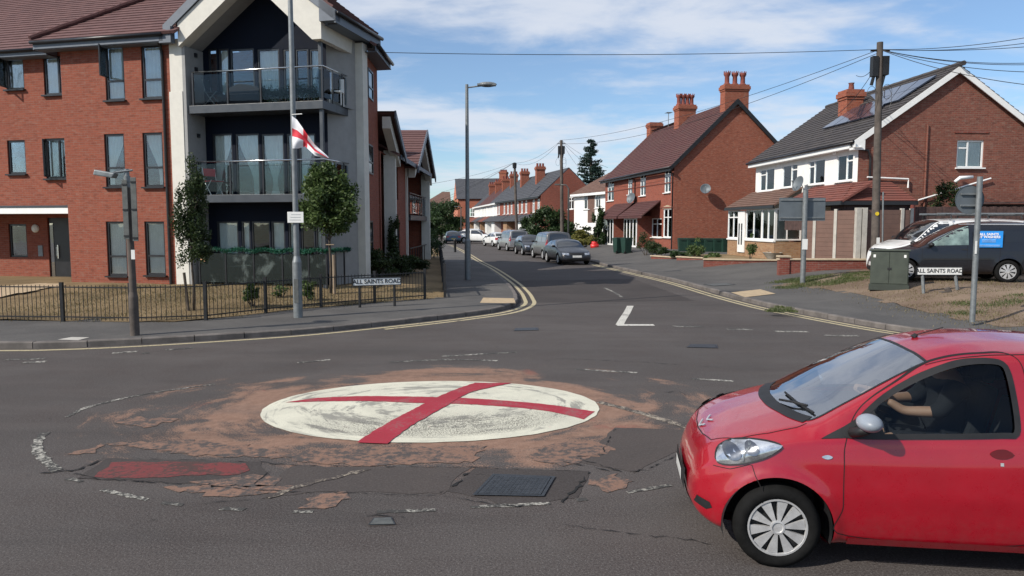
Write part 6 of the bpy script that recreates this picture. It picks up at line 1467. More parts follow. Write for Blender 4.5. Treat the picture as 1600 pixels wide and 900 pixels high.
mb = MB(); mb.tube([(0, 0, 9.2), (.3, 0, 9.45), (1.0, 0, 9.5)], .035, 10); mb.build('arm', M['steel'], o, smooth=True); mb = MB(); mb.box(.95, 1.6, -.12, .12, 9.44, 9.56); mb.build('lamp_head', M['steel'], o, bevel=.03)
# flag
TE = [(456, 181), (464, 187), (478, 207), (492, 226), (514, 246)]; BE = [(457, 232), (466, 232), (477, 229), (492, 243), (511, 248)]
def edge(P, u):
    t = u * (len(P) - 1); i = min(int(t), len(P) - 2); f = t - i; return (P[i][0] + (P[i + 1][0] - P[i][0]) * f, P[i][1] + (P[i + 1][1] - P[i][1]) * f)
mb = MB(); nu, nv = 40, 16; vs = []
for j in range(nv + 1):
    for i in range(nu + 1):
        u, v = i / nu, j / nv; p = edge(TE, u); q = edge(BE, u); x = p[0] + (q[0] - p[0]) * v; y = p[1] + (q[1] - p[1]) * v
        vs.append(at(x, y, pb.y - .09 + .10 * math.sin(u * 9 + v * 5) * u - .05 * math.sin(v * 9 + u * 4) * (.3 + u)))
mb.v = vs
for j in range(nv):
    for i in range(nu):
        k = j * (nu + 1) + i; mb.f.append((k, k + 1, k + nu + 2, k + nu + 1)); u, v = (i + .5) / nu, (j + .5) / nv; mb.m.append(1 if (.40 < v < .60 or .42 < u < .56) else 0)
fl = mb.build('flag', [M['flagwhite'], M['redpaint']], None, smooth=True); tag(fl, 'white flag with a red cross drooping from the tall grey lamp column', 'flag')
mb = MB(); mb.tube([at(456, 179, pb.y - .05), at(472, 178, pb.y - .12)], .01, 6); tg = mb.build('cable_tie', M['white'], fl)
# street lamp with a flat lantern
pb2 = G(731, 437, .115); o = thing('street_lamp', 'slim grey street lamp on the left pavement, its flat lantern reaching right', 'street lamp', tuple(pb2))
mb = MB(); Y2 = pb2.y; tz = at(727, 132, Y2).z - .115; mb.tube([(0, 0, 0), (0, 0, 1.5)], .12, 14); mb.tube([(0, 0, 1.5), (0, 0, 1.6)], [.12, .085], 14); mb.tube([(0, 0, 1.58), (-.0, 0, tz)], [.085, .06], 14); mb.build('column', M['steel'], o, smooth=True, angle=40)
mb = MB(); mb.tube([(0, 0, tz - .12), (.45, 0, tz - .06), (.55, 0, tz - .05)], .028, 8); mb.build('arm', M['steel'], o); mb = MB(); mb.lathe([(math.cos(a) * .36, math.sin(a) * .1) for a in np.linspace(-math.pi / 2, math.pi / 2, 9)], 18, Matrix.Translation((.78, 0, tz + .0)) @ Matrix.Diagonal((1, .45, 1, 1))); mb.box(.4, 1.1, -.13, .13, tz - .05, tz + .02); mb.build('lantern', M['steel'], o)
# sign post with two panel backs and a small luminaire
pb3 = G(211, 524, .115); o = thing('sign_post', 'weathered post carrying two dark sign backs and a small lamp arm', 'sign post', tuple(pb3)); Y3 = pb3.y
def rel(u, v, y=0): return at(u, v, Y3 + y) - pb3
mb = MB(); t_ = rel(206, 264); mb.tube([(0, 0, 0), (0, 0, .75)], .085, 12); mb.tube([(0, 0, .75), (.0, 0, .85)], [.085, .068], 12); mb.tube([(0, 0, .84), (-.02, 0, t_.z - .35)], [.068, .06], 12); mb.build('post', M['wood_pole'], o, smooth=True, angle=40)
mb = MB(); mb.tube([(-.02, 0, t_.z - .36), (-.02, 0, t_.z)], [.055, .04], 12); mb.lathe([(.06, 0), (.06, .12), (.0, .14)], 12, Matrix.Translation((-.02, 0, t_.z - .25))); mb.build('post_cap', M['steel'], o, smooth=True, angle=40)
for q in ((190, 281, 202.5, 374), (203.5, 277, 216.5, 377)):
    a = rel(q[0], q[1], -.11); b = rel(q[2], q[3], -.11); mb = MB(); mb.box(a.x, b.x, -.12, -.105, b.z, a.z); s_ = mb.build('sign_back', M['steel_dark'], o, bevel=.004)
    zs_ = [(a.z - .1, a.z - .07), (b.z + .05, b.z + .08), ((a.z + b.z) / 2 - .015, (a.z + b.z) / 2 + .015)]
    for z0_, z1_ in zs_: mb = MB(); mb.box(a.x + .003, b.x - .003, -.135, -.1205, z0_, z1_); mb.build('sign_channel', M['blackpaint'], s_)
mb = MB(); a = rel(207, 266); b = rel(176, 270, -.1); mb.tube([a, b], .02, 8); mb.build('arm', M['steel'], o)
mb = MB(); c_ = rel(163, 271, -.1); mb.prism([(c_.x - .19, -.16, c_.z - .03), (c_.x + .17, -.16, c_.z - .09), (c_.x + .22, -.16, c_.z + .0), (c_.x - .16, -.16, c_.z + .07)], (0, .18, 0)); mb.build('lamp_head', M['steel'], o, bevel=.02)
mb = MB(); a = rel(205, 397, -.1); mb.box(a.x - .01, a.x + .06, -.085, -.075, a.z - .1, a.z + .08); mb.build('number_plate', M['white'], o)
# right: round sign back, rectangular sign back
zc_ = gr(10.7, 17.0); pb4 = G(1519, 503, zc_); o = thing('sign_post', 'grey post with a round sign back and small lamp on top', 'sign post', tuple(pb4)); Y4 = pb4.y
mb = MB(); t_ = at(1519, 276, Y4) - pb4; mb.tube([(0, 0, 0), (0, 0, t_.z)], .055, 12); mb.build('post', M['steel'], o, smooth=True, angle=40)
mb = MB(); c_ = at(1515, 312, Y4 + .08) - pb4; mb.lathe([(.305, 0), (.305, .012), (0, .012), (0, 0)], 32, Matrix.Translation((c_.x, .07, c_.z)) @ Matrix.Rotation(R(-90), 4, 'X')); s_ = mb.build('sign_back', M['signback'], o); 
mb = MB(); mb.box(c_.x - .2, c_.x + .2, .04, .068, c_.z + .1, c_.z + .14); mb.box(c_.x - .2, c_.x + .2, .04, .068, c_.z - .14, c_.z - .1); mb.build('sign_channel', M['steel'], s_)
mb = MB(); a = at(1492, 284, Y4) - pb4; b = at(1520, 278, Y4) - pb4; mb.tube([(a.x, 0, a.z), (a.x + .1, 0, a.z + .08), (b.x, 0, b.z + .02)], [.03, .04, .03], 8); mb.build('lamp_arm', M['upvc'], o, smooth=True)
mb = MB(); mb.box(-.055, -.02, -.062, -.05, 1.45, 1.72); mb.build('number_plate', M['white'], o)
zc_ = .27; pb5 = G(1254, 443, zc_); o = thing('sign_post', 'grey post with the blank back of a wide rectangular sign, at the drive entrance', 'sign post', tuple(pb5)); Y5 = pb5.y
mb = MB(); t_ = at(1254, 297, Y5) - pb5; mb.tube([(0, 0, -.1), (0, 0, t_.z)], .085, 12); mb.build('post', M['steel'], o, smooth=True, angle=40)
a = at(1218, 309, Y5 + .1) - pb5; b = at(1289, 345, Y5 + .1) - pb5; mb = MB(); mb.box(a.x, b.x, .1, .125, b.z, a.z); s_ = mb.build('sign_back', M['signback'], o, bevel=.006); mb = MB(); mb.box(a.x + .03, b.x - .03, .07, .099, a.z - .1, a.z - .05); mb.box(a.x + .03, b.x - .03, .07, .099, b.z + .08, b.z + .13); mb.build('sign_channel', M['steel'], s_)
mb = MB(); mb.box(-.09, .09, -.092, -.083, 1.15, 1.5); mb.build('number_plate', M['white'], o)
# street name boards
def nameboard(P, rz, w, hh, legz, label, postm, size, tilt=0, lw=.05):
    o = thing('street_name_sign', label, 'street sign', P, rz); mb = MB(); mb.box(-w / 2, w / 2, -.02, .02, legz, legz + hh); b = mb.build('board', M['white'], o, bevel=.008)
    mb = MB(); t = .018
    mb.box(-w / 2 - .005, w / 2 + .005, -.028, .024, legz - .006, legz + t); mb.box(-w / 2 - .005, w / 2 + .005, -.028, .024, legz + hh - t, legz + hh + .006); mb.box(-w / 2 - .006, -w / 2 + t, -.028, .024, legz + t, legz + hh - t); mb.box(w / 2 - t, w / 2 + .006, -.028, .024, legz + t, legz + hh - t); mb.build('board_edge', M['blackpaint'], b)
    text_mesh('lettering', 'ALL SAINTS ROAD', size, M['text'], Matrix.Translation((0, -.024, legz + hh / 2)) @ UP, b, 1.0, .002, .002)
    for x in (-w * .36, w * .36): mb = MB(); mb.tube([(x + (tilt if x > 0 else tilt * .6), 0, -.05), (x, .0, legz)], lw, 4 if lw > .04 else 8); mb.build('leg', M[postm], o)
    return o
q = at(589, 438, 19.2); nameboard((q.x, 19.2, .115), R(20), 1.26, .21, at(589, 446, 19.2).z - .115, 'white street name board on black legs in front of the left railing', 'blackpaint', .152, 0, .035)
q = at(1467.5, 422, 19.9); zz_ = gr(q.x, 19.9); nameboard((q.x, 19.9, zz_), R(-3), 1.2, .23, at(1467, 430, 19.9).z - zz_, 'weathered street name board on leaning grey legs in front of the black van', 'steel', .15, .09, .045)
q = at(1485, 462, 19.7); mb = MB(); mb.tube([(q.x + .05, 19.7, .1), (q.x - .0, 19.7, .38), (q.x - .1, 19.72, .56)], [.1, .085, .07], 7); mb.box(q.x - .28, q.x - .02, 19.6, 19.75, zz_ - .02, zz_ + .04); tag(mb.build('broken_post', M['wood_pole']), 'splintered wooden stump leaning behind the right street name board', 'stump')
# cabinet
q = G(1388, 457, .31); o = thing('street_cabinet', 'dark green telecoms cabinet with double doors beside the black van', 'cabinet', (q.x, q.y, gr(q.x, q.y)), R(-28)); o.scale = (1, 1, 1)
mb = MB(); mb.box(-.52, .52, -.02, .5, 0, .16); mb.build('plinth', plain('plinth_green', (.03, .038, .03), .7), o, bevel=.01); mb = MB(); mb.box(-.49, .49, 0, .48, .16, 1.13); bd = mb.build('casing', M['cabG'], o, bevel=.01); mb = MB(); mb.prism([(-.53, -.04, 1.13), (.53, -.04, 1.13), (.53, .52, 1.13), (-.53, .52, 1.13)], (0, 0, .05)); mb.build('lid', M['cabG'], o, bevel=.015)
for a, b in ((-.47, -.01), (.01, .47)): mb = MB(); mb.box(a, b, -.018, -.001, .2, 1.1); d_ = mb.build('door', M['cabG'], o, bevel=.006)
mb = MB(); mb.box(-.05, .05, -.035, -.019, .6, .66); mb.build('handle', M['blackplastic'], d_)
mb = MB(); mb.box(-.42, -.36, -.022, -.0185, .95, 1.03); mb.box(.36, .42, -.022, -.0185, .95, 1.03); mb.build('label_plates', M['white'], bd)
# bollard, telegraph poles, cables
q = G(711, 394, .115); mb = MB(); mb.lathe([(.11, 0), (.1, .05), (.095, .82), (.12, .86), (.12, .95), (.07, 1.02), (0, 1.04)], 14, Matrix.Translation(q)); tag(mb.build('bollard', M['blackpaint'], None, smooth=True, angle=40), 'black bollard on the left pavement near the far cars', 'bollard')
def tpole(u, vb, vt, Y, z0, label, r0=.15, arms=True, ut=None):
    B = at(u, vb, Y); B.z = z0; T = at(ut or u, vt, Y); o = thing('telegraph_pole', label, 'telegraph pole', tuple(B)); mb = MB(); t = T - B; mb.tube([(0, 0, -.1), t * .5, t], [r0, r0 * .85, r0 * .7], 12); mb.build('pole', M['wood_pole'], o, smooth=True, angle=40)
    if arms:
        mb = MB(); mb.tube([(t.x - .32, 0, t.z - .3), (t.x + .36, 0, t.z - .28)], .03, 6); mb.box(t.x - .28, t.x - .08, -.14, .1, t.z - 1.2, t.z - .5); mb.box(t.x + .08, t.x + .3, -.14, .1, t.z - 1.15, t.z - .5); mb.tube([(t.x - .2, -.05, t.z - 1.2), (t.x - .25, 0, t.z - 1.5)], .06, 8); mb.tube([(t.x + .18, -.05, t.z - 1.15), (t.x + .1, 0, t.z - 1.6)], .05, 8); mb.build('junction_box', M['blackpaint'], o)
        mb = MB()
        for k in range(3):
            cx = t.x + (-.3 if k % 2 else .25); cz = t.z - 1.75 - .12 * k; mb.tube([(cx + .17 * math.cos(a), -.16, cz + (.26 + .05 * k) * math.sin(a)) for a in np.linspace(0, 2 * math.pi, 20)], .008, 4, caps=False)
        mb.build('coiled_wire', M['blackpaint'], o)
    return o, T
def cable(pts, sag, label, r=.011, group='overhead telephone wires'):
    a, b = Vector(pts[0]), Vector(pts[1]); mb = MB(); n = 24; mb.tube([a.lerp(b, i / n) - Vector((0, 0, sag * 4 * (i / n) * (1 - i / n))) for i in range(n + 1)], r, 5); tag(mb.build('overhead_cable', M['blackpaint']), label, 'cable', group)
YP = 26.9; po, PT = tpole(1366, 434, 66, YP, .38, 'dark timber telegraph pole with junction boxes in front of the brown brick gable', ut=1375)
mb = MB(); a = at(1368.5, 378, YP) - po.location; mb.box(a.x - .05, a.x + .06, -.165, -.15, a.z - .18, a.z + .16); mb.build('notice', M['white'], po); mb = MB(); a = at(1371, 432, YP) - po.location; b = at(1372.5, 300, YP) - po.location; mb.tube([(a.x + .12, -.1, 0), (b.x + .12, -.1, b.z)], .03, 6); mb.build('cable_guard', M['steel'], po)
mb = MB(); a = at(1367.5, 334, YP) - po.location; mb.lathe([(.07, 0), (.07, .01), (0, .01)], 16, Matrix.Translation((a.x, -.14, a.z)) @ Matrix.Rotation(R(90), 4, 'X')); mb.build('yellow_disc', plain('yellow_marker', (.7, .5, .02), .5), po)
p2, T2 = tpole(878.5, 372, 219, 64, .1, 'telegraph pole standing behind the parked vans', .17, True, 877)
p3, T3 = tpole(808, 372, 254, 80, .05, 'farther telegraph pole in front of the brick terrace', .17, False, 804)
mb = MB(); mb.lathe([(.2, -.6), (.24, -.1), (.1, 0)], 10, Matrix.Translation(T3 - p3.location)); mb.build('junction_box', M['blackpaint'], p3)
tp = PT - Vector((0, 0, .25))
cable((at(600, 82, 24.5), tp), .12, 'wire crossing the whole sky from the flats to the dark timber pole')
for v, Y, s_ in ((52, 24, .15), (62, 25, .15), (70, 26, .1)): cable((tp, at(1640, v, Y)), s_, 'wire leaving the dark timber pole to the upper right edge')
for v, Y, s_ in ((97, 24, .2), (100, 24.2, .2), (113, 23, .2), (136, 22, .2)): cable((tp, at(1640, v, Y)), s_, 'wire sloping down from the dark timber pole to the right edge')
cable((tp, T2), .6, 'long wire between the dark timber pole and the pole behind the vans'); cable((tp - Vector((0, 0, .1)), T2 - Vector((0, 0, .3))), .9, 'long wire between the dark timber pole and the pole behind the vans')
cable((tp - Vector((.1, 0, .5)), at(1338, 118, 30.5)), .2, 'short wire from the timber pole down to the roof of the white pair'); cable((tp - Vector((.1, 0, .6)), at(1290, 185, 34)), .4, 'wire from the timber pole to the front roof of the white pair')
for v, Y, s_ in ((262, 100, .4), (258, 95, .4)): cable((T2, T3 + Vector((0, 0, -.1 * s_))), .5 if v > 260 else .9, 'wire between the two farther telegraph poles')
for u, v, Y in ((640, 292, 60), (655, 330, 70), (670, 318, 75), (690, 300, 80)): cable((T3, at(u, v, Y)), .3, 'wire fanning left from the farther telegraph pole')
for u, v, Y in ((905, 262, 72), (925, 262, 66), (950, 262, 60)): cable((T2, at(u, v, Y)), .2, 'wire dropping right from the pole behind the vans')
# far lamp columns
def farlamp(u, vb, vt, Y, dx, label): 
    B = at(u, vb, Y); B.z = .1; T = at(u, vt, Y); o = thing('street_lamp', label, 'street lamp', tuple(B)); t = T - B; mb = MB(); mb.tube([(0, 0, 0), (0, 0, t.z - .3), (dx * .3, 0, t.z), (dx, 0, t.z + .02)], [.09, .07, .05, .05], 8); mb.build('column', M['steel_dark'], o, smooth=True); mb = MB(); mb.box(min(dx, dx * 1.6), max(dx, dx * 1.6), -.1, .1, t.z - .03, t.z + .09); mb.build('lantern', M['steel_dark'], o, bevel=.02)
farlamp(888, 365, 289, 60, -.7, 'short lamp post with a bent arm behind the grey van'); farlamp(720.5, 370, 323, 104, -.6, 'distant lamp post in front of the sunlit gable')

# ------------------------------------------------------------ left railing
def railing(pts, hgt, bay, label, base):
    P = [Vector(p) for p in pts]; o = thing('railing', label, 'railing', (P[0].x, P[0].y, base)); tot = 0
    Q = resample(P, bay); off = Vector((P[0].x, P[0].y)); Q = [q - off for q in Q]
    for q in Q: mb = MB(); mb.box(q.x - .035, q.x + .035, q.y - .035, q.y + .035, -.05, hgt + .05); mb.build('post', M['blackpaint'], o)
    for a, b in zip(Q, Q[1:]):
        mb = MB(); d = (b - a); L_ = d.length; t = d / L_; ang = math.atan2(t.y, t.x); X = Matrix.Translation((a.x, a.y, 0)) @ Matrix.Rotation(ang, 4, 'Z')
        mb.box(.03, L_ - .03, -.018, .018, hgt - .07, hgt - .045, X); mb.box(.03, L_ - .03, -.018, .018, .09, .115, X); n = int(L_ / .098)
        for i in range(1, n): x = L_ * i / n; mb.tube([X @ Vector((x, 0, .03)), X @ Vector((x, 0, hgt - .01 + random.uniform(-.006, .006)))], .0075, 5)
        mb.build('railing_panel', M['blackpaint'], o)
FNC = smooth_line([(-14.8, 16.5), (-13.2, 16.48), (-11.54, 16.4), (-9.2, 16.2), (-7.31, 16.11), (-6.2, 17.5), (-5.37, 18.67), (-4.42, 19.52), (-3.4, 20.5), (-1.96, 21.6)], .1)
railing(FNC, .82, 1.62, 'low black metal railing round the parched lawn of the flats', .12)
railing(smooth_line([(-1.98, 21.7), (-2.55, 27), (-3.13, 32.8), (-4.1, 42)], .1), .95, 1.9, 'black railing running up the side street beside the pavement', .12)

# ------------------------------------------------------------ garden walls, fence panels, bins on the right
def brickwall(A, B, z0, z1, label, th=.24, piers=(), cop=True, group=None):
    A = Vector(A); B = Vector(B); d = B - A; L_ = d.length; o = thing('garden_wall', label, 'wall', (A.x, A.y, 0), math.atan2(d.y, d.x), group); mb = MB(); mb.box(0, L_, 0, th, z0 - .2, z1); mb.build('brickwork', M['brickWall'], o)
    if cop: mb = MB(); mb.box(-.03, L_ + .03, -.05, th + .05, z1, z1 + .06); mb.build('coping', M['coping'], o, bevel=.008)
    for x in piers: mb = MB(); mb.box(x, x + .36, -.06, th + .06, z0 - .2, z1 + .1); p = mb.build('pier', M['brickWall'], o); mb = MB(); mb.box(x - .04, x + .4, -.1, th + .1, z1 + .1, z1 + .17); mb.build('pier_cap', M['coping'], p, bevel=.01)
def gpt(u, v, z): p = G(u, v, z); return (p.x, p.y)
a = at(1218, 428, 27.9); b = at(1396, 428, 27.6); WZ = 2.27 - (404 - 350) / 1155 * 27.8
brickwall((a.x, 28.0), (b.x + 1.2, 27.6), .3, WZ - .06, 'low brick wall with pale coping in front of the brown composite fence', piers=(0.02,))
a = at(1100, 412, 34.2); b = at(1218, 412, 33.2); z1_ = 2.27 - (405 - 350) / 1155 * 33.6
brickwall((a.x, 34.3), (b.x + 1.5, 33.0), .25, z1_ - .06, 'brick garden wall with coping before the glazed porch')
a = at(1057, 408, 39.5); b = at(1102, 410, 37.5); brickwall((a.x, 39.5), (b.x, 38.0), .2, .5, 'short low stretch of garden wall near the red pair')
a = at(1017, 404, 42.5); b = at(1056, 406, 40.5); brickwall((a.x, 42.5), (b.x, 40.4), .1, .42, 'rough low rockery wall below the shrubs of the red pair')
# raised garden behind
mb = MB(); z_ = .72; pts = [(11.2, 33.2), (13.4, 33.1), (13.6, 29.6), (24, 29.4), (24, 31), (13.5, 32), (13.2, 40.8), (10.2, 40.8), (9.8, 34.6)]
mb.prism([(x, y, .0) for x, y in [(9.85, 34.6), (13.4, 33.3), (13.4, 41), (10.0, 41)]], (0, 0, .6)); mb.prism([(10.7, 28.2, 0), (24, 27.9, 0), (24, 32, 0), (12.2, 32.9, 0)], (0, 0, .72)); struct('raised_garden', mb, M['strawgrass'])
def composite(A, B, z0, z1, label, posts, group=None):
    A = Vector(A); B = Vector(B); d = B - A; L_ = d.length; o = thing('fence', label, 'fence', (A.x, A.y, 0), math.atan2(d.y, d.x), group); xs = [0] + [p * L_ for p in posts] + [L_]
    for x in xs[1:-1] + [L_]: mb = MB(); mb.box(x - .06, x + .06, -.06, .06, z0, z1 + .06); mb.build('concrete_post', M['concrete'], o, bevel=.006)
    for x0, x1 in zip(xs, xs[1:]):
        mb = MB(); n = 12
        for k in range(n): hz_ = (z1 - z0) / n; mb.box(x0 + .06, x1 - .06, -.02 - .004 * (k % 2), .02, z0 + k * hz_ + .004, z0 + (k + 1) * hz_ - .002)
        mb.build('board_panel', M['compo'], o)
YF = 28.25; zt_ = 2.27 + (350 - 329) / 1155 * YF; f0 = at(1256, 400, YF + 1.4).x; f1 = at(1338, 400, YF - .2).x
composite((f0, YF + 1.4), (f1, YF - .2), .7, zt_, 'brown composite fence panels with pale concrete posts, left run', (.2, .6))
composite((f1 + .25, YF - .15), (at(1421, 400, YF + .1).x, YF + .1), .7, zt_ + .02, 'brown composite fence panels with concrete posts, right run beside the telegraph pole', (.8,))
mb = MB(); 
for q in (f1, f1 + .22): mb.box(q - .09, q + .09, YF - .32, YF - .1, .6, zt_ + .1)
tag(mb.build('gate_post', M['concrete']), 'pair of wide pale concrete posts where the composite fence turns', 'post')
o = thing('fence', 'dark feather edge timber fence along the yard behind the vans', 'fence', (at(1424, 400, 28.6).x, 28.5, 0)); mb = MB(); n = 60
for i in range(n): x = i * .13; mb.box(x, x + .125, -.01 - .012 * (i % 2), .01, .5, 2.92 + .01 * (i % 3))
mb.build('boards', M['fencewood'], o); mb = MB(); mb.box(0, n * .13, .011, .06, 2.6, 2.7); mb.box(-.15, -.02, -.06, .06, .5, 3.0); mb.build('fence_frame', M['terra'], o)
mb = MB(); mb.box(18.6, 24, 29.35, 29.75, .5, 3.05); mb.prism([(18.4, 29.0, 3.05), (24, 29.0, 3.12), (24, 29.85, 3.12), (18.4, 29.85, 3.08)], (0, 0, .07)); tag(mb.build('shed', M['fencewood']), 'dark flat roofed shed against the brown brick gable at the right edge', 'shed')
def bin_(P, rz, label, group, first=[None]):
    if first[0] is None:
        o = thing('wheelie_bin', label, 'bin', P, rz, group); mb = MB(); mb.add([(-.22, -.26, .06), (.22, -.26, .06), (.22, .2, .06), (-.22, .2, .06), (-.28, -.34, .98), (.28, -.34, .98), (.28, .32, .98), (-.28, .32, .98)], [(0, 1, 5, 4), (1, 2, 6, 5), (2, 3, 7, 6), (3, 0, 4, 7), (3, 2, 1, 0), (4, 5, 6, 7)]); mb.build('body', M['binG'], o, bevel=.02)
        mb = MB(); mb.prism([(-.3, -.38, .98), (-.3, .3, .99), (-.3, .3, 1.08), (-.3, 0, 1.08), (-.3, -.38, 1.02)], (.6, 0, 0)); mb.build('lid', M['binG'], o, bevel=.015)
        for sg in (-1, 1): mb = MB(); mb.lathe([(0, -.03), (.1, -.03), (.1, .03), (0, .03)], 14, Matrix.Translation((sg * .24, .24, .1)) @ Matrix.Rotation(R(90), 4, 'Y')); mb.build('wheel', M['rubber'], o)
        mb = MB(); mb.tube([(-.2, .38, .98), (.2, .38, .98)], .018, 6); mb.build('handle', M['blackplastic'], o); first[0] = o; return o
    src = first[0]; o = src.copy(); C.objects.link(o); o.location = P; o.rotation_euler = (0, 0, rz); o['label'] = label; o['group'] = group
    for ch in src.children: c_ = ch.copy(); C.objects.link(c_); c_.parent = o
    return o
gb = 'green wheelie bins of the red brick pair'
for i, (u, Y, l) in enumerate(((966, 49.5, 'green wheelie bin by the far white porch door'), (979, 48.6, 'green wheelie bin between the two porches of the red pair'))): p = at(u, 392, Y); bin_((p.x, Y, .3), R(200), l, gb)
for i, u in enumerate((1066, 1079, 1092, 1106, 1120, 1133)): Y = 46.6 - i * .25; p = at(u, 398, Y); bin_((p.x, Y, .32), R(175 + 6 * (i % 3)), 'green wheelie bin in the row along the red gable wall', gb)

# ------------------------------------------------------------ foliage
rs = np.random.RandomState(5)
def leafcloud(blobs, n, size, aspect=.55, surf=.55, droop=0):
    """leaf-sized faces spread through several ellipsoid clumps"""
    blobs = [(np.array(c), np.array(r)) for c, r in blobs]; wts = np.array([r.prod() ** (2 / 3) for _, r in blobs]); wts /= wts.sum(); V = []
    cnt = rs.multinomial(n, wts)
    for (c, r), k in zip(blobs, cnt):
        d = rs.normal(size=(k, 3)); d /= np.linalg.norm(d, axis=1)[:, None]; rad = (surf + (1 - surf) * rs.rand(k)) ** 1 * (1 + .14 * rs.randn(k)); p = c + d * r * rad[:, None]
        a = rs.normal(size=(k, 3)); a[:, 2] -= droop; a /= np.linalg.norm(a, axis=1)[:, None]; b = np.cross(a, rs.normal(size=(k, 3))); b /= np.linalg.norm(b, axis=1)[:, None]
        s = size * (.6 + .8 * rs.rand(k))[:, None]; V.append(np.stack([p - a * s, p - b * s * aspect * .9 + a * s * .1, p + a * s, p + b * s * aspect * .9 + a * s * .1], 1))
    V = np.concatenate(V).reshape(-1, 3); F = np.arange(len(V)).reshape(-1, 4); return V, F
def leaves(name, blobs, n, size, mat, parent=None, **k):
    V, F = leafcloud(blobs, n, size, **k); me = bpy.data.meshes.new(name); me.vertices.add(len(V)); me.vertices.foreach_set('co', V.ravel()); me.loops.add(F.size); me.loops.foreach_set('vertex_index', F.ravel()); me.polygons.add(len(F)); me.polygons.foreach_set('loop_start', np.arange(0, F.size, 4)); me.update(calc_edges=True); me.validate()
    me.materials.append(M[mat]); o = bpy.data.objects.new(name, me); C.objects.link(o); o.parent = parent; return o
def clumps(c, r, n, k=.38, seed=1):
    q = random.Random(seed); out = []
    for i in range(n):
        while True:
            d = Vector((q.uniform(-1, 1), q.uniform(-1, 1), q.uniform(-1, 1)))
            if d.length < 1: break
        s = q.uniform(.7, 1.25) * k; out.append(((c[0] + d.x * r[0] * .78, c[1] + d.y * r[1] * .78, c[2] + d.z * r[2] * .82), (r[0] * s, r[1] * s, r[2] * s * .8)))
    return out
def tree(P, label, blobs, trunk, n, size, mat='leaf', stake=True, r0=.035, surf=.5, group=None):
    o = thing('tree', label, 'tree', P, 0, group); mb = MB(); mb.tube([(0, 0, -.05), (.02, 0, trunk * .5), (-.02, .02, trunk), (.0, 0, trunk * 1.6)], [r0, r0 * .85, r0 * .7, r0 * .3], 8)
    for (c, r) in blobs[:14]: c = Vector(c); s = Vector((0, 0, max(trunk * .8, c.z - .6))); mb.tube([s, s.lerp(c, .6) + Vector((0, 0, .05)), c], [r0 * .4, r0 * .25, r0 * .12], 5)
    mb.build('trunk', M['bark'], o, smooth=True); leaves('crown', blobs, n, size, mat, o, surf=surf)
    return o
p = at(303, 495, 17.9); zz1 = gl_(p.x, 17.9)
bl = clumps((0, 0, 2.55), (.44, .42, 1.35), 30, .36, 3) + clumps((.05, 0, 1.6), (.46, .4, .75), 14, .38, 5)
t = tree((p.x, 17.9, zz1), 'slender dark columnar tree with a stake behind the railing, left of the lamp column', bl, 1.3, 9000, .035, 'leafdark', surf=.25)
mb = MB(); mb.tube([(-.12, 0, 0), (-.2, 0, .95)], .035, 8); tag(mb.build('tree_stake', M['bark'], t), 'x', 'x'); 
st_ = [c for c in t.children if c.name.startswith('tree_stake')][0]; del st_['label']; del st_['category']
p = at(517, 464, 21.8); zz2 = gl_(p.x, 21.8)
bl = clumps((.0, 0, 2.75), (.98, .9, 1.08), 30, .33, 8) + clumps((-.05, 0, 3.6), (.5, .5, .55), 10, .42, 9) + clumps((.35, 0, 2.1), (.5, .5, .4), 8, .45, 10)
t = tree((p.x, 21.8, zz2), 'young green tree with a pale stake in front of the right side of the balconies', bl, 1.6, 13000, .055, 'leaf', r0=.045, surf=.3)
mb = MB(); mb.tube([(.12, -.05, 0), (.12, -.05, 1.15)], .045, 8); mb.tube([(-.1, -.06, 1.45), (.14, -.06, 1.45)], .02, 6); mb.build('tree_stake', M['stake'], t)
def shrub(P, label, blobs, n, size, mat, stems=5, group=None, surf=.4, name='shrub'):
    o = thing(name, label, 'shrub' if name == 'shrub' else name, P, 0, group); mb = MB(); q = random.Random(int(abs(P[0]) * 100))
    for i in range(stems): b = blobs[q.randrange(len(blobs))][0]; mb.tube([(b[0] * .1, b[1] * .1, -.05), (b[0] * .6, b[1] * .6, b[2] * .5), b], [.02, .014, .006], 5)
    mb.build('stems', M['bark'], o); leaves('foliage', blobs, n, size, mat, o, surf=surf); return o
for u, v, Y, hgt, l in ((396, 488, 18.9, .62, 'small bushy shrub growing through the railing, left of the lamp column'), (484, 480, 20.3, .6, 'sparse young shrub behind the railing, right of the lamp column'), (440, 480, 20.5, .35, 'tiny low plant on the parched lawn')):
    p = at(u, v, Y); shrub((p.x, Y, gl_(p.x, Y)), l, clumps((0, 0, hgt * .55), (.3, .28, hgt * .5), 9, .4, int(u)), 700 if hgt > .5 else 250, .04, 'leaf')
for i, (u, Y, w_, hh, l) in enumerate(((592, 25.2, .75, 1.15, 'dark evergreen bush at the foot of the cream fin'), (618, 27.5, .9, .95, 'dark evergreen bush beside the wing wall'), (640, 29.5, .9, .7, 'low dark bush under the far wing windows'))):
    p = at(u, 430, Y); shrub((p.x, Y, .3), l, clumps((0, 0, hh * .5), (w_, .6, hh * .5), 16, .35, i + 40), 3500, .05, 'leafdark')
p = at(611, 430, 28.6); shrub((p.x + .15, 28.6, .3), 'tall climber growing up the wing beside its second gable', clumps((0, 0, 1.3), (.25, .3, 1.3), 14, .4, 77), 2200, .05, 'leafdark')
p = at(672, 395, 42.5); shrub((p.x, 42.5, .2), 'mixed low shrubs beyond the wing, beside the side street railing', clumps((0, 0, .9), (.9, 1.4, .9), 18, .4, 78), 3500, .06, 'hedge')
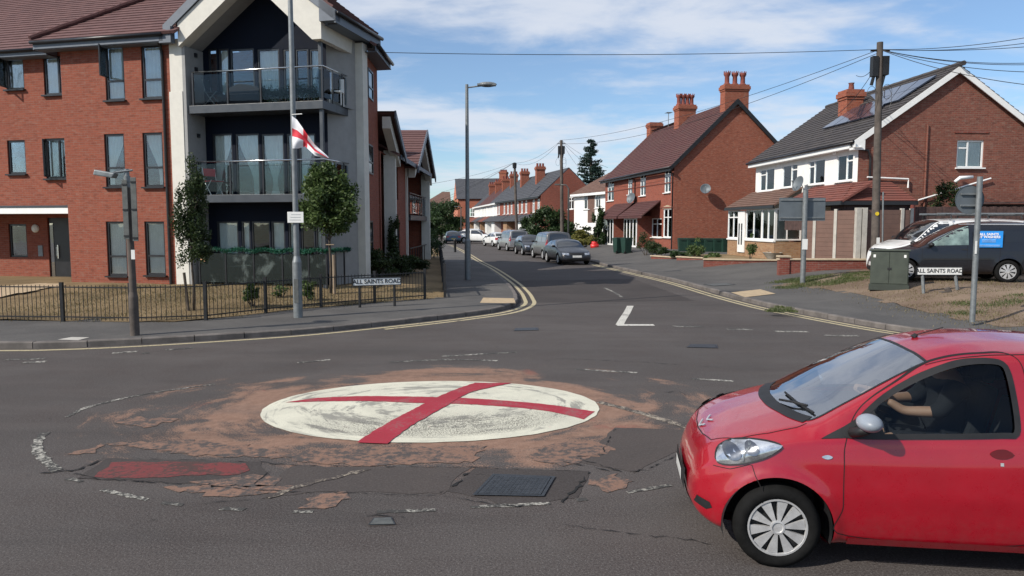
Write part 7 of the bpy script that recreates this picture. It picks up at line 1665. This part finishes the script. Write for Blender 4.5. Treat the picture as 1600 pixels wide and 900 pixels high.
# green tinsel garland along the terrace rail
mb = MB(); Pg = [Vector((FA.P.x, FA.P.y, 0)) + Vector((*(FA.e * s + FA.n * (-.03)), zt3 + .02 + .03 * math.sin(s * 7))) for s in np.linspace(.4, 4.98, 60)] + [Vector((FA.P.x, FA.P.y, 0)) + Vector((*(FA.e * 5.0 + FA.n * b_), zt3 + .02)) for b_ in np.linspace(.05, 1.8, 18)]
gar = leaves('garland', [(tuple(q), (.06, .06, .085)) for q in Pg], 9000, .022, 'tinsel', None, surf=.1); tag(gar, 'green tinsel garland wound along the ground terrace rail', 'garland')
# far greenery
def hedge(name, label, c, r, n, size, mat, seed, base=0, k=.3, num=26): 
    o = thing(name, label, name.replace('_', ' '), (c[0], c[1], base)); mb = MB()
    for i in range(4): x = r[0] * (-.6 + .4 * i); mb.tube([(x, 0, 0), (x * .9, 0, c[2])], [.06, .03], 6)
    mb.build('trunk', M['bark'], o); leaves('foliage', clumps((0, 0, c[2]), r, num, k, seed), n, size, mat, o, surf=.2); return o
def hx(u, Y): return (u - 800) / 1155 * Y
hedge('hedge', 'tall dark conifer hedge behind the parked vans', (hx(860, 66), 66, 2.0), (1.9, 1.5, 2.0), 8000, .12, 'hedge', 11); hedge('hedge', 'square dark hedge left of the tall conifer hedge', (hx(826, 70), 70, 1.5), (1.5, 1, 1.5), 4000, .12, 'hedge', 12)
hedge('hedge', 'golden green hedge beside the drive of the red pair', (hx(913, 62), 62, 1.0), (1.5, 1, .8), 4000, .1, 'yellowhedge', 13); hedge('hedge', 'dark green hedge behind the golden one', (hx(900, 65.5), 65.5, 1.5), (2.4, .8, 1.3), 4500, .12, 'hedge', 14)
hedge('shrub', 'tall shrub against the corner of the cream house', (hx(936, 61.5), 61.5, 2.0), (.75, .8, 1.9), 3500, .1, 'hedge', 15)
for i, (u, Y, hh, l, m_) in enumerate(((1022, 43.4, .8, 'rounded shrub beside the near white door', 'leafdark'), (1032, 42.6, .6, 'low green shrub in the front bed of the red pair', 'hedge'), (1009, 45.5, 1.3, 'dark climber beside the near white porch door', 'leafdark'), (1058, 40.6, .5, 'grey green plant at the corner of the red gable', 'hedge'), (1088, 38.8, 1.2, 'tall rose bush in front of the wheelie bins', 'leaf'), (1114, 37.6, .45, 'low garden plant before the bins', 'leaf'))):
    p = at(u, 395, Y); shrub((p.x, Y, .35), l, clumps((0, 0, hh * .55), (.55, .5, hh * .5), 10, .4, 90 + i), 1300, .05, m_)
p = at(1172, 400, 34.6); shrub((p.x, 34.6, .6), 'rose bush with sparse stems in front of the glazed porch', clumps((0, 0, .7), (.35, .35, .6), 9, .35, 120), 600, .045, 'leaf')
p = at(1480, 330, 29.3); shrub((p.x, 29.3, 1.0), 'untidy bush growing over the yard fence against the gable', clumps((0, 0, 1.9), (.95, .3, 1.1), 16, .4, 121), 3500, .05, 'leafdark')
p = at(1195, 400, 33.9); mb = MB(); mb.lathe([(.2, 0), (.24, .05), (.42, .3), (.46, .34), (.4, .34), (.3, .2), (0, .2)], 16, Matrix.Translation((p.x + .6, 34.6, .6))); tag(mb.build('planter', M['concrete'], None, smooth=True, angle=40), 'stone bowl planter on the lawn before the bay window', 'planter')
# conifer above the roofs
def conifer(P, hgt, rad, label):
    o = thing('conifer_tree', label, 'tree', P); mb = MB(); mb.tube([(0, 0, 0), (0, 0, hgt * .6), (0, 0, hgt)], [.3, .2, .04], 8); Bl = []; q = random.Random(4)
    for k in range(24):
        f = .22 + .76 * k / 23; z = hgt * f; rr = rad * (1 - f) ** .8 * 1.15 + .15; nb = 7 if f < .8 else 4
        for j in range(nb):
            w = q.uniform(0, 6.28); l_ = rr * q.uniform(.7, 1.1); e_ = Vector((math.cos(w) * l_, math.sin(w) * l_, z + l_ * .1)); mb.tube([(0, 0, z - .1), e_], [.05, .015], 4)
            for m_ in (.45, .75, 1.0): Bl.append((tuple(Vector((0, 0, z)).lerp(e_, m_) - Vector((0, 0, .12))), (.42, .42, .26)))
    mb.build('trunk', M['bark'], o); leaves('crown', Bl, 15000, .13, 'conifer', o, surf=.2, droop=.5)
conifer((hx(922, 100), 100, 0), 13.6, 3.4, 'dark conifer rising above the roofs left of the red pair')
for i, (u, Y, z, r, l, m_) in enumerate(((690, 110, 3.4, (3.6, 3, 3.2), 'dense tree in front of the far orange house', 'hedge'), (668, 85, 2.0, (2.2, 3, 2.0), 'green bushy tree beyond the wing of the flats', 'hedge'), (700, 125, 2.2, (3.0, 2, 2.2), 'dark shrubbery at the end of the street', 'leafdark'), (655, 130, 4.5, (4, 3, 3.4), 'tree rising behind the wing roof', 'hedge'), (1598, 60, 8.3, (3, 2, 2.5), 'tree top showing behind the right end of the brown gable', 'leaf'), (882, 98, 6.6, (1.7, 1.5, 1.6), 'light tree top behind the terrace roofs', 'leaf'))):
    bl = clumps((0, 0, z), r, 28, .34, 200 + i); tree((hx(u, Y), Y, 0), l, bl, z * .6, 6500, .17, m_, r0=.18, surf=.25)
# small red machine on the drive, furniture on the balconies
p = at(929, 386, 57.5); o = thing('garden_machine', 'small red machine with a black base parked on the drive beside the golden hedge', 'machine', (p.x, 57.5, .12)); mb = MB(); mb.box(-.3, .3, -.22, .3, .25, .6); mb.prism([(-.26, -.2, .6), (.26, -.2, .6), (.2, .2, .8), (-.2, .2, .8)], (0, .06, 0)); mb.build('hood', plain('machine_red', (.55, .02, .02), .4), o, smooth=True); mb = MB(); mb.box(-.36, .36, -.25, .25, .05, .24); mb.tube([(.1, 0, .75), (-.12, 0, 1.05)], .03, 6); mb.build('chassis', M['blackplastic'], o, bevel=.03)
def chair(P, rz, label, mat, zoff=0, group=None):
    o = thing('folding_chair', label, 'chair', P, rz, group); mb = MB()
    for sx in (-.22, .22): mb.tube([(sx, -.2, 0), (sx, .15, .46), (sx, .24, .9)], .014, 6); mb.tube([(sx, .22, 0), (sx, -.22, .48)], .014, 6)
    mb.build('frame', M['white' if mat != 'blackplastic' else 'steel'], o); mb = MB(); mb.box(-.22, .22, -.24, .18, .44, .465); mb.build('seat', M[mat], o); mb = MB(); mb.box(-.21, .21, .18, .2, .62, .86, Matrix.Identity(4)); mb.build('backrest', M[mat], o)
def fa(s, b, z): q = FA.P + FA.e * s + FA.n * b; return (q.x, q.y, z)
chair(fa(.85, .42, zb2 + .24), FA.ang + R(70), 'white framed folding chair with a red back on the middle balcony', 'redpaint')
for i, s in enumerate((.95, 3.1, 3.9)): chair(fa(s, .42, .22), FA.ang + R(60 + 50 * i), ['pale framed chair at the left end of the ground terrace', 'dark chair in the middle of the ground terrace', 'dark chair at the right of the ground terrace'][i], 'blackplastic', group='terrace chairs')
o = thing('table', 'small pale table on the ground terrace', 'table', fa(1.75, .42, .22)); mb = MB(); mb.lathe([(0, .68), (.34, .68), (.34, .7), (0, .7)], 20); mb.build('table_top', M['white'], o); mb = MB(); mb.tube([(0, 0, 0), (0, 0, .68)], .03, 8); mb.tube([(-.25, 0, .01), (.25, 0, .01)], .015, 6); mb.build('leg', M['steel'], o)
o = thing('sofa', 'dark covered outdoor sofa on the top balcony', 'sofa', fa(2.0, .42, zb1 + .24), FA.ang); mb = MB(); mb.box(-.75, .75, -.25, .3, 0, .35); mb.build('seat', M['darkcloth'], o, bevel=.05); mb = MB(); mb.prism([(-.75, .12, .35), (.75, .12, .35), (.45, .12, .62), (-.2, .12, .75), (-.6, .12, .6)], (0, .16, 0)); mb.build('backrest', M['darkcloth'], o, bevel=.03)
pl_ = leaves('foliage_screen', [(fa(s, .1, zb1 + .55 + .05 * math.sin(s * 5)), (.16, .06, .26)) for s in np.linspace(2.9, 4.7, 12)], 3500, .03, 'hedge', None, surf=.1); tag(pl_, 'leafy screen behind the glass of the top balcony', 'plant')
chair(fa(.95, .42, zb1 + .24), FA.ang + R(100), 'folding lounge chair at the left end of the top balcony', 'blackplastic')
o = thing('picnic_bench', 'small white plastic chair by the side rail of the top balcony', 'chair', fa(4.95, 1.0, zb1 + .24)); o.name = 'plastic_chair'; mb = MB(); mb.box(-.2, .2, -.2, .2, .4, .44); mb.build('seat', M['white'], o); mb = MB(); mb.box(-.2, .2, .17, .2, .44, .85); mb.build('backrest', M['white'], o)
for sx in (-.18, .18):
    for sy in (-.18, .18): mb = MB(); mb.box(sx - .015, sx + .015, sy - .015, sy + .015, 0, .4); mb.build('leg', M['white'], o)
# small orange notice on the terrace wall
q = h(315.5, 404, -.1); mb = MB(); X = Matrix.Translation((FA.P.x, FA.P.y, 0)) @ Matrix.Rotation(FA.ang, 4, 'Z'); mb.box(q[0] - .08, q[0] + .08, -.06, -.045, q[1] - .09, q[1] + .09, X); tag(mb.build('notice', plain('orange_notice', (.6, .35, .2), .6, var=.4, scale=20)), 'little orange and white notice beside the ground terrace', 'notice')
# tufts and weeds
def tufts(name, pts, n, hgt, mat, spread, zf):
    V = []; 
    for i in range(n):
        c = pts[rs.randint(len(pts))]; x = c[0] + rs.randn() * spread; y = c[1] + rs.randn() * spread; z = zf(x, y); hh = hgt * rs.uniform(.4, 1.2); w = rs.uniform(0, 6.28); lx, ly = math.cos(w) * hh * .5, math.sin(w) * hh * .5; bx, by = -math.sin(w) * .006, math.cos(w) * .006
        V += [(x - bx, y - by, z), (x + bx, y + by, z), (x + lx * .5 + bx, y + ly * .5 + by, z + hh * .7), (x + lx, y + ly, z + hh)]
    me = bpy.data.meshes.new(name); me.from_pydata(V, [], [(4 * i, 4 * i + 1, 4 * i + 2, 4 * i + 3) for i in range(n)]); me.materials.append(M[mat]); o = bpy.data.objects.new(name, me); C.objects.link(o); return o
M['drygrass'] = leafmat('dry_grass', (.16, .13, .06), (.24, .2, .1)); M['greengrass'] = leafmat('verge_grass', (.07, .1, .03), (.13, .15, .05))
vp = [tuple(G(random.uniform(1215, 1600), random.uniform(445, 500), .35).xy) for _ in range(160)]; vp = [p_ for p_ in vp if inside(VER, *p_)]
o = tufts('dry_grass', vp, 7000, .045, 'drygrass', .5, gr); o['kind'] = 'stuff'; tag(o, 'short dry grass scattered over the bare verge by the black van', 'grass')
vp2 = [tuple(G(random.uniform(1215, 1360), random.uniform(437, 446), .3).xy) for _ in range(50)] + [tuple(G(random.uniform(1500, 1600), random.uniform(470, 485), .3).xy) for _ in range(8)]
o = tufts('green_grass', vp2, 12000, .06, 'greengrass', .18, gr); o['kind'] = 'stuff'; tag(o, 'patchy green grass along the top of the verge', 'grass')
wp = [tuple(G(random.uniform(1203, 1245), random.uniform(480, 488), .12).xy) for _ in range(12)]; o = tufts('weeds', wp, 1100, .06, 'greengrass', .07, gr); o['kind'] = 'stuff'; tag(o, 'weeds growing in the gutter at the right kerb', 'weeds')
lp = [(random.uniform(-13, -2.6), random.uniform(16.6, 23.5)) for _ in range(900)]; lp = [p_ for p_ in lp if p_[1] > np.interp(p_[0], fx, fy) + .15]
o = tufts('parched_grass', lp, 26000, .045, 'drygrass', .25, lambda x, y: gl_(x, y)); o['kind'] = 'stuff'; tag(o, 'parched grass blades over the lawn of the flats', 'grass')
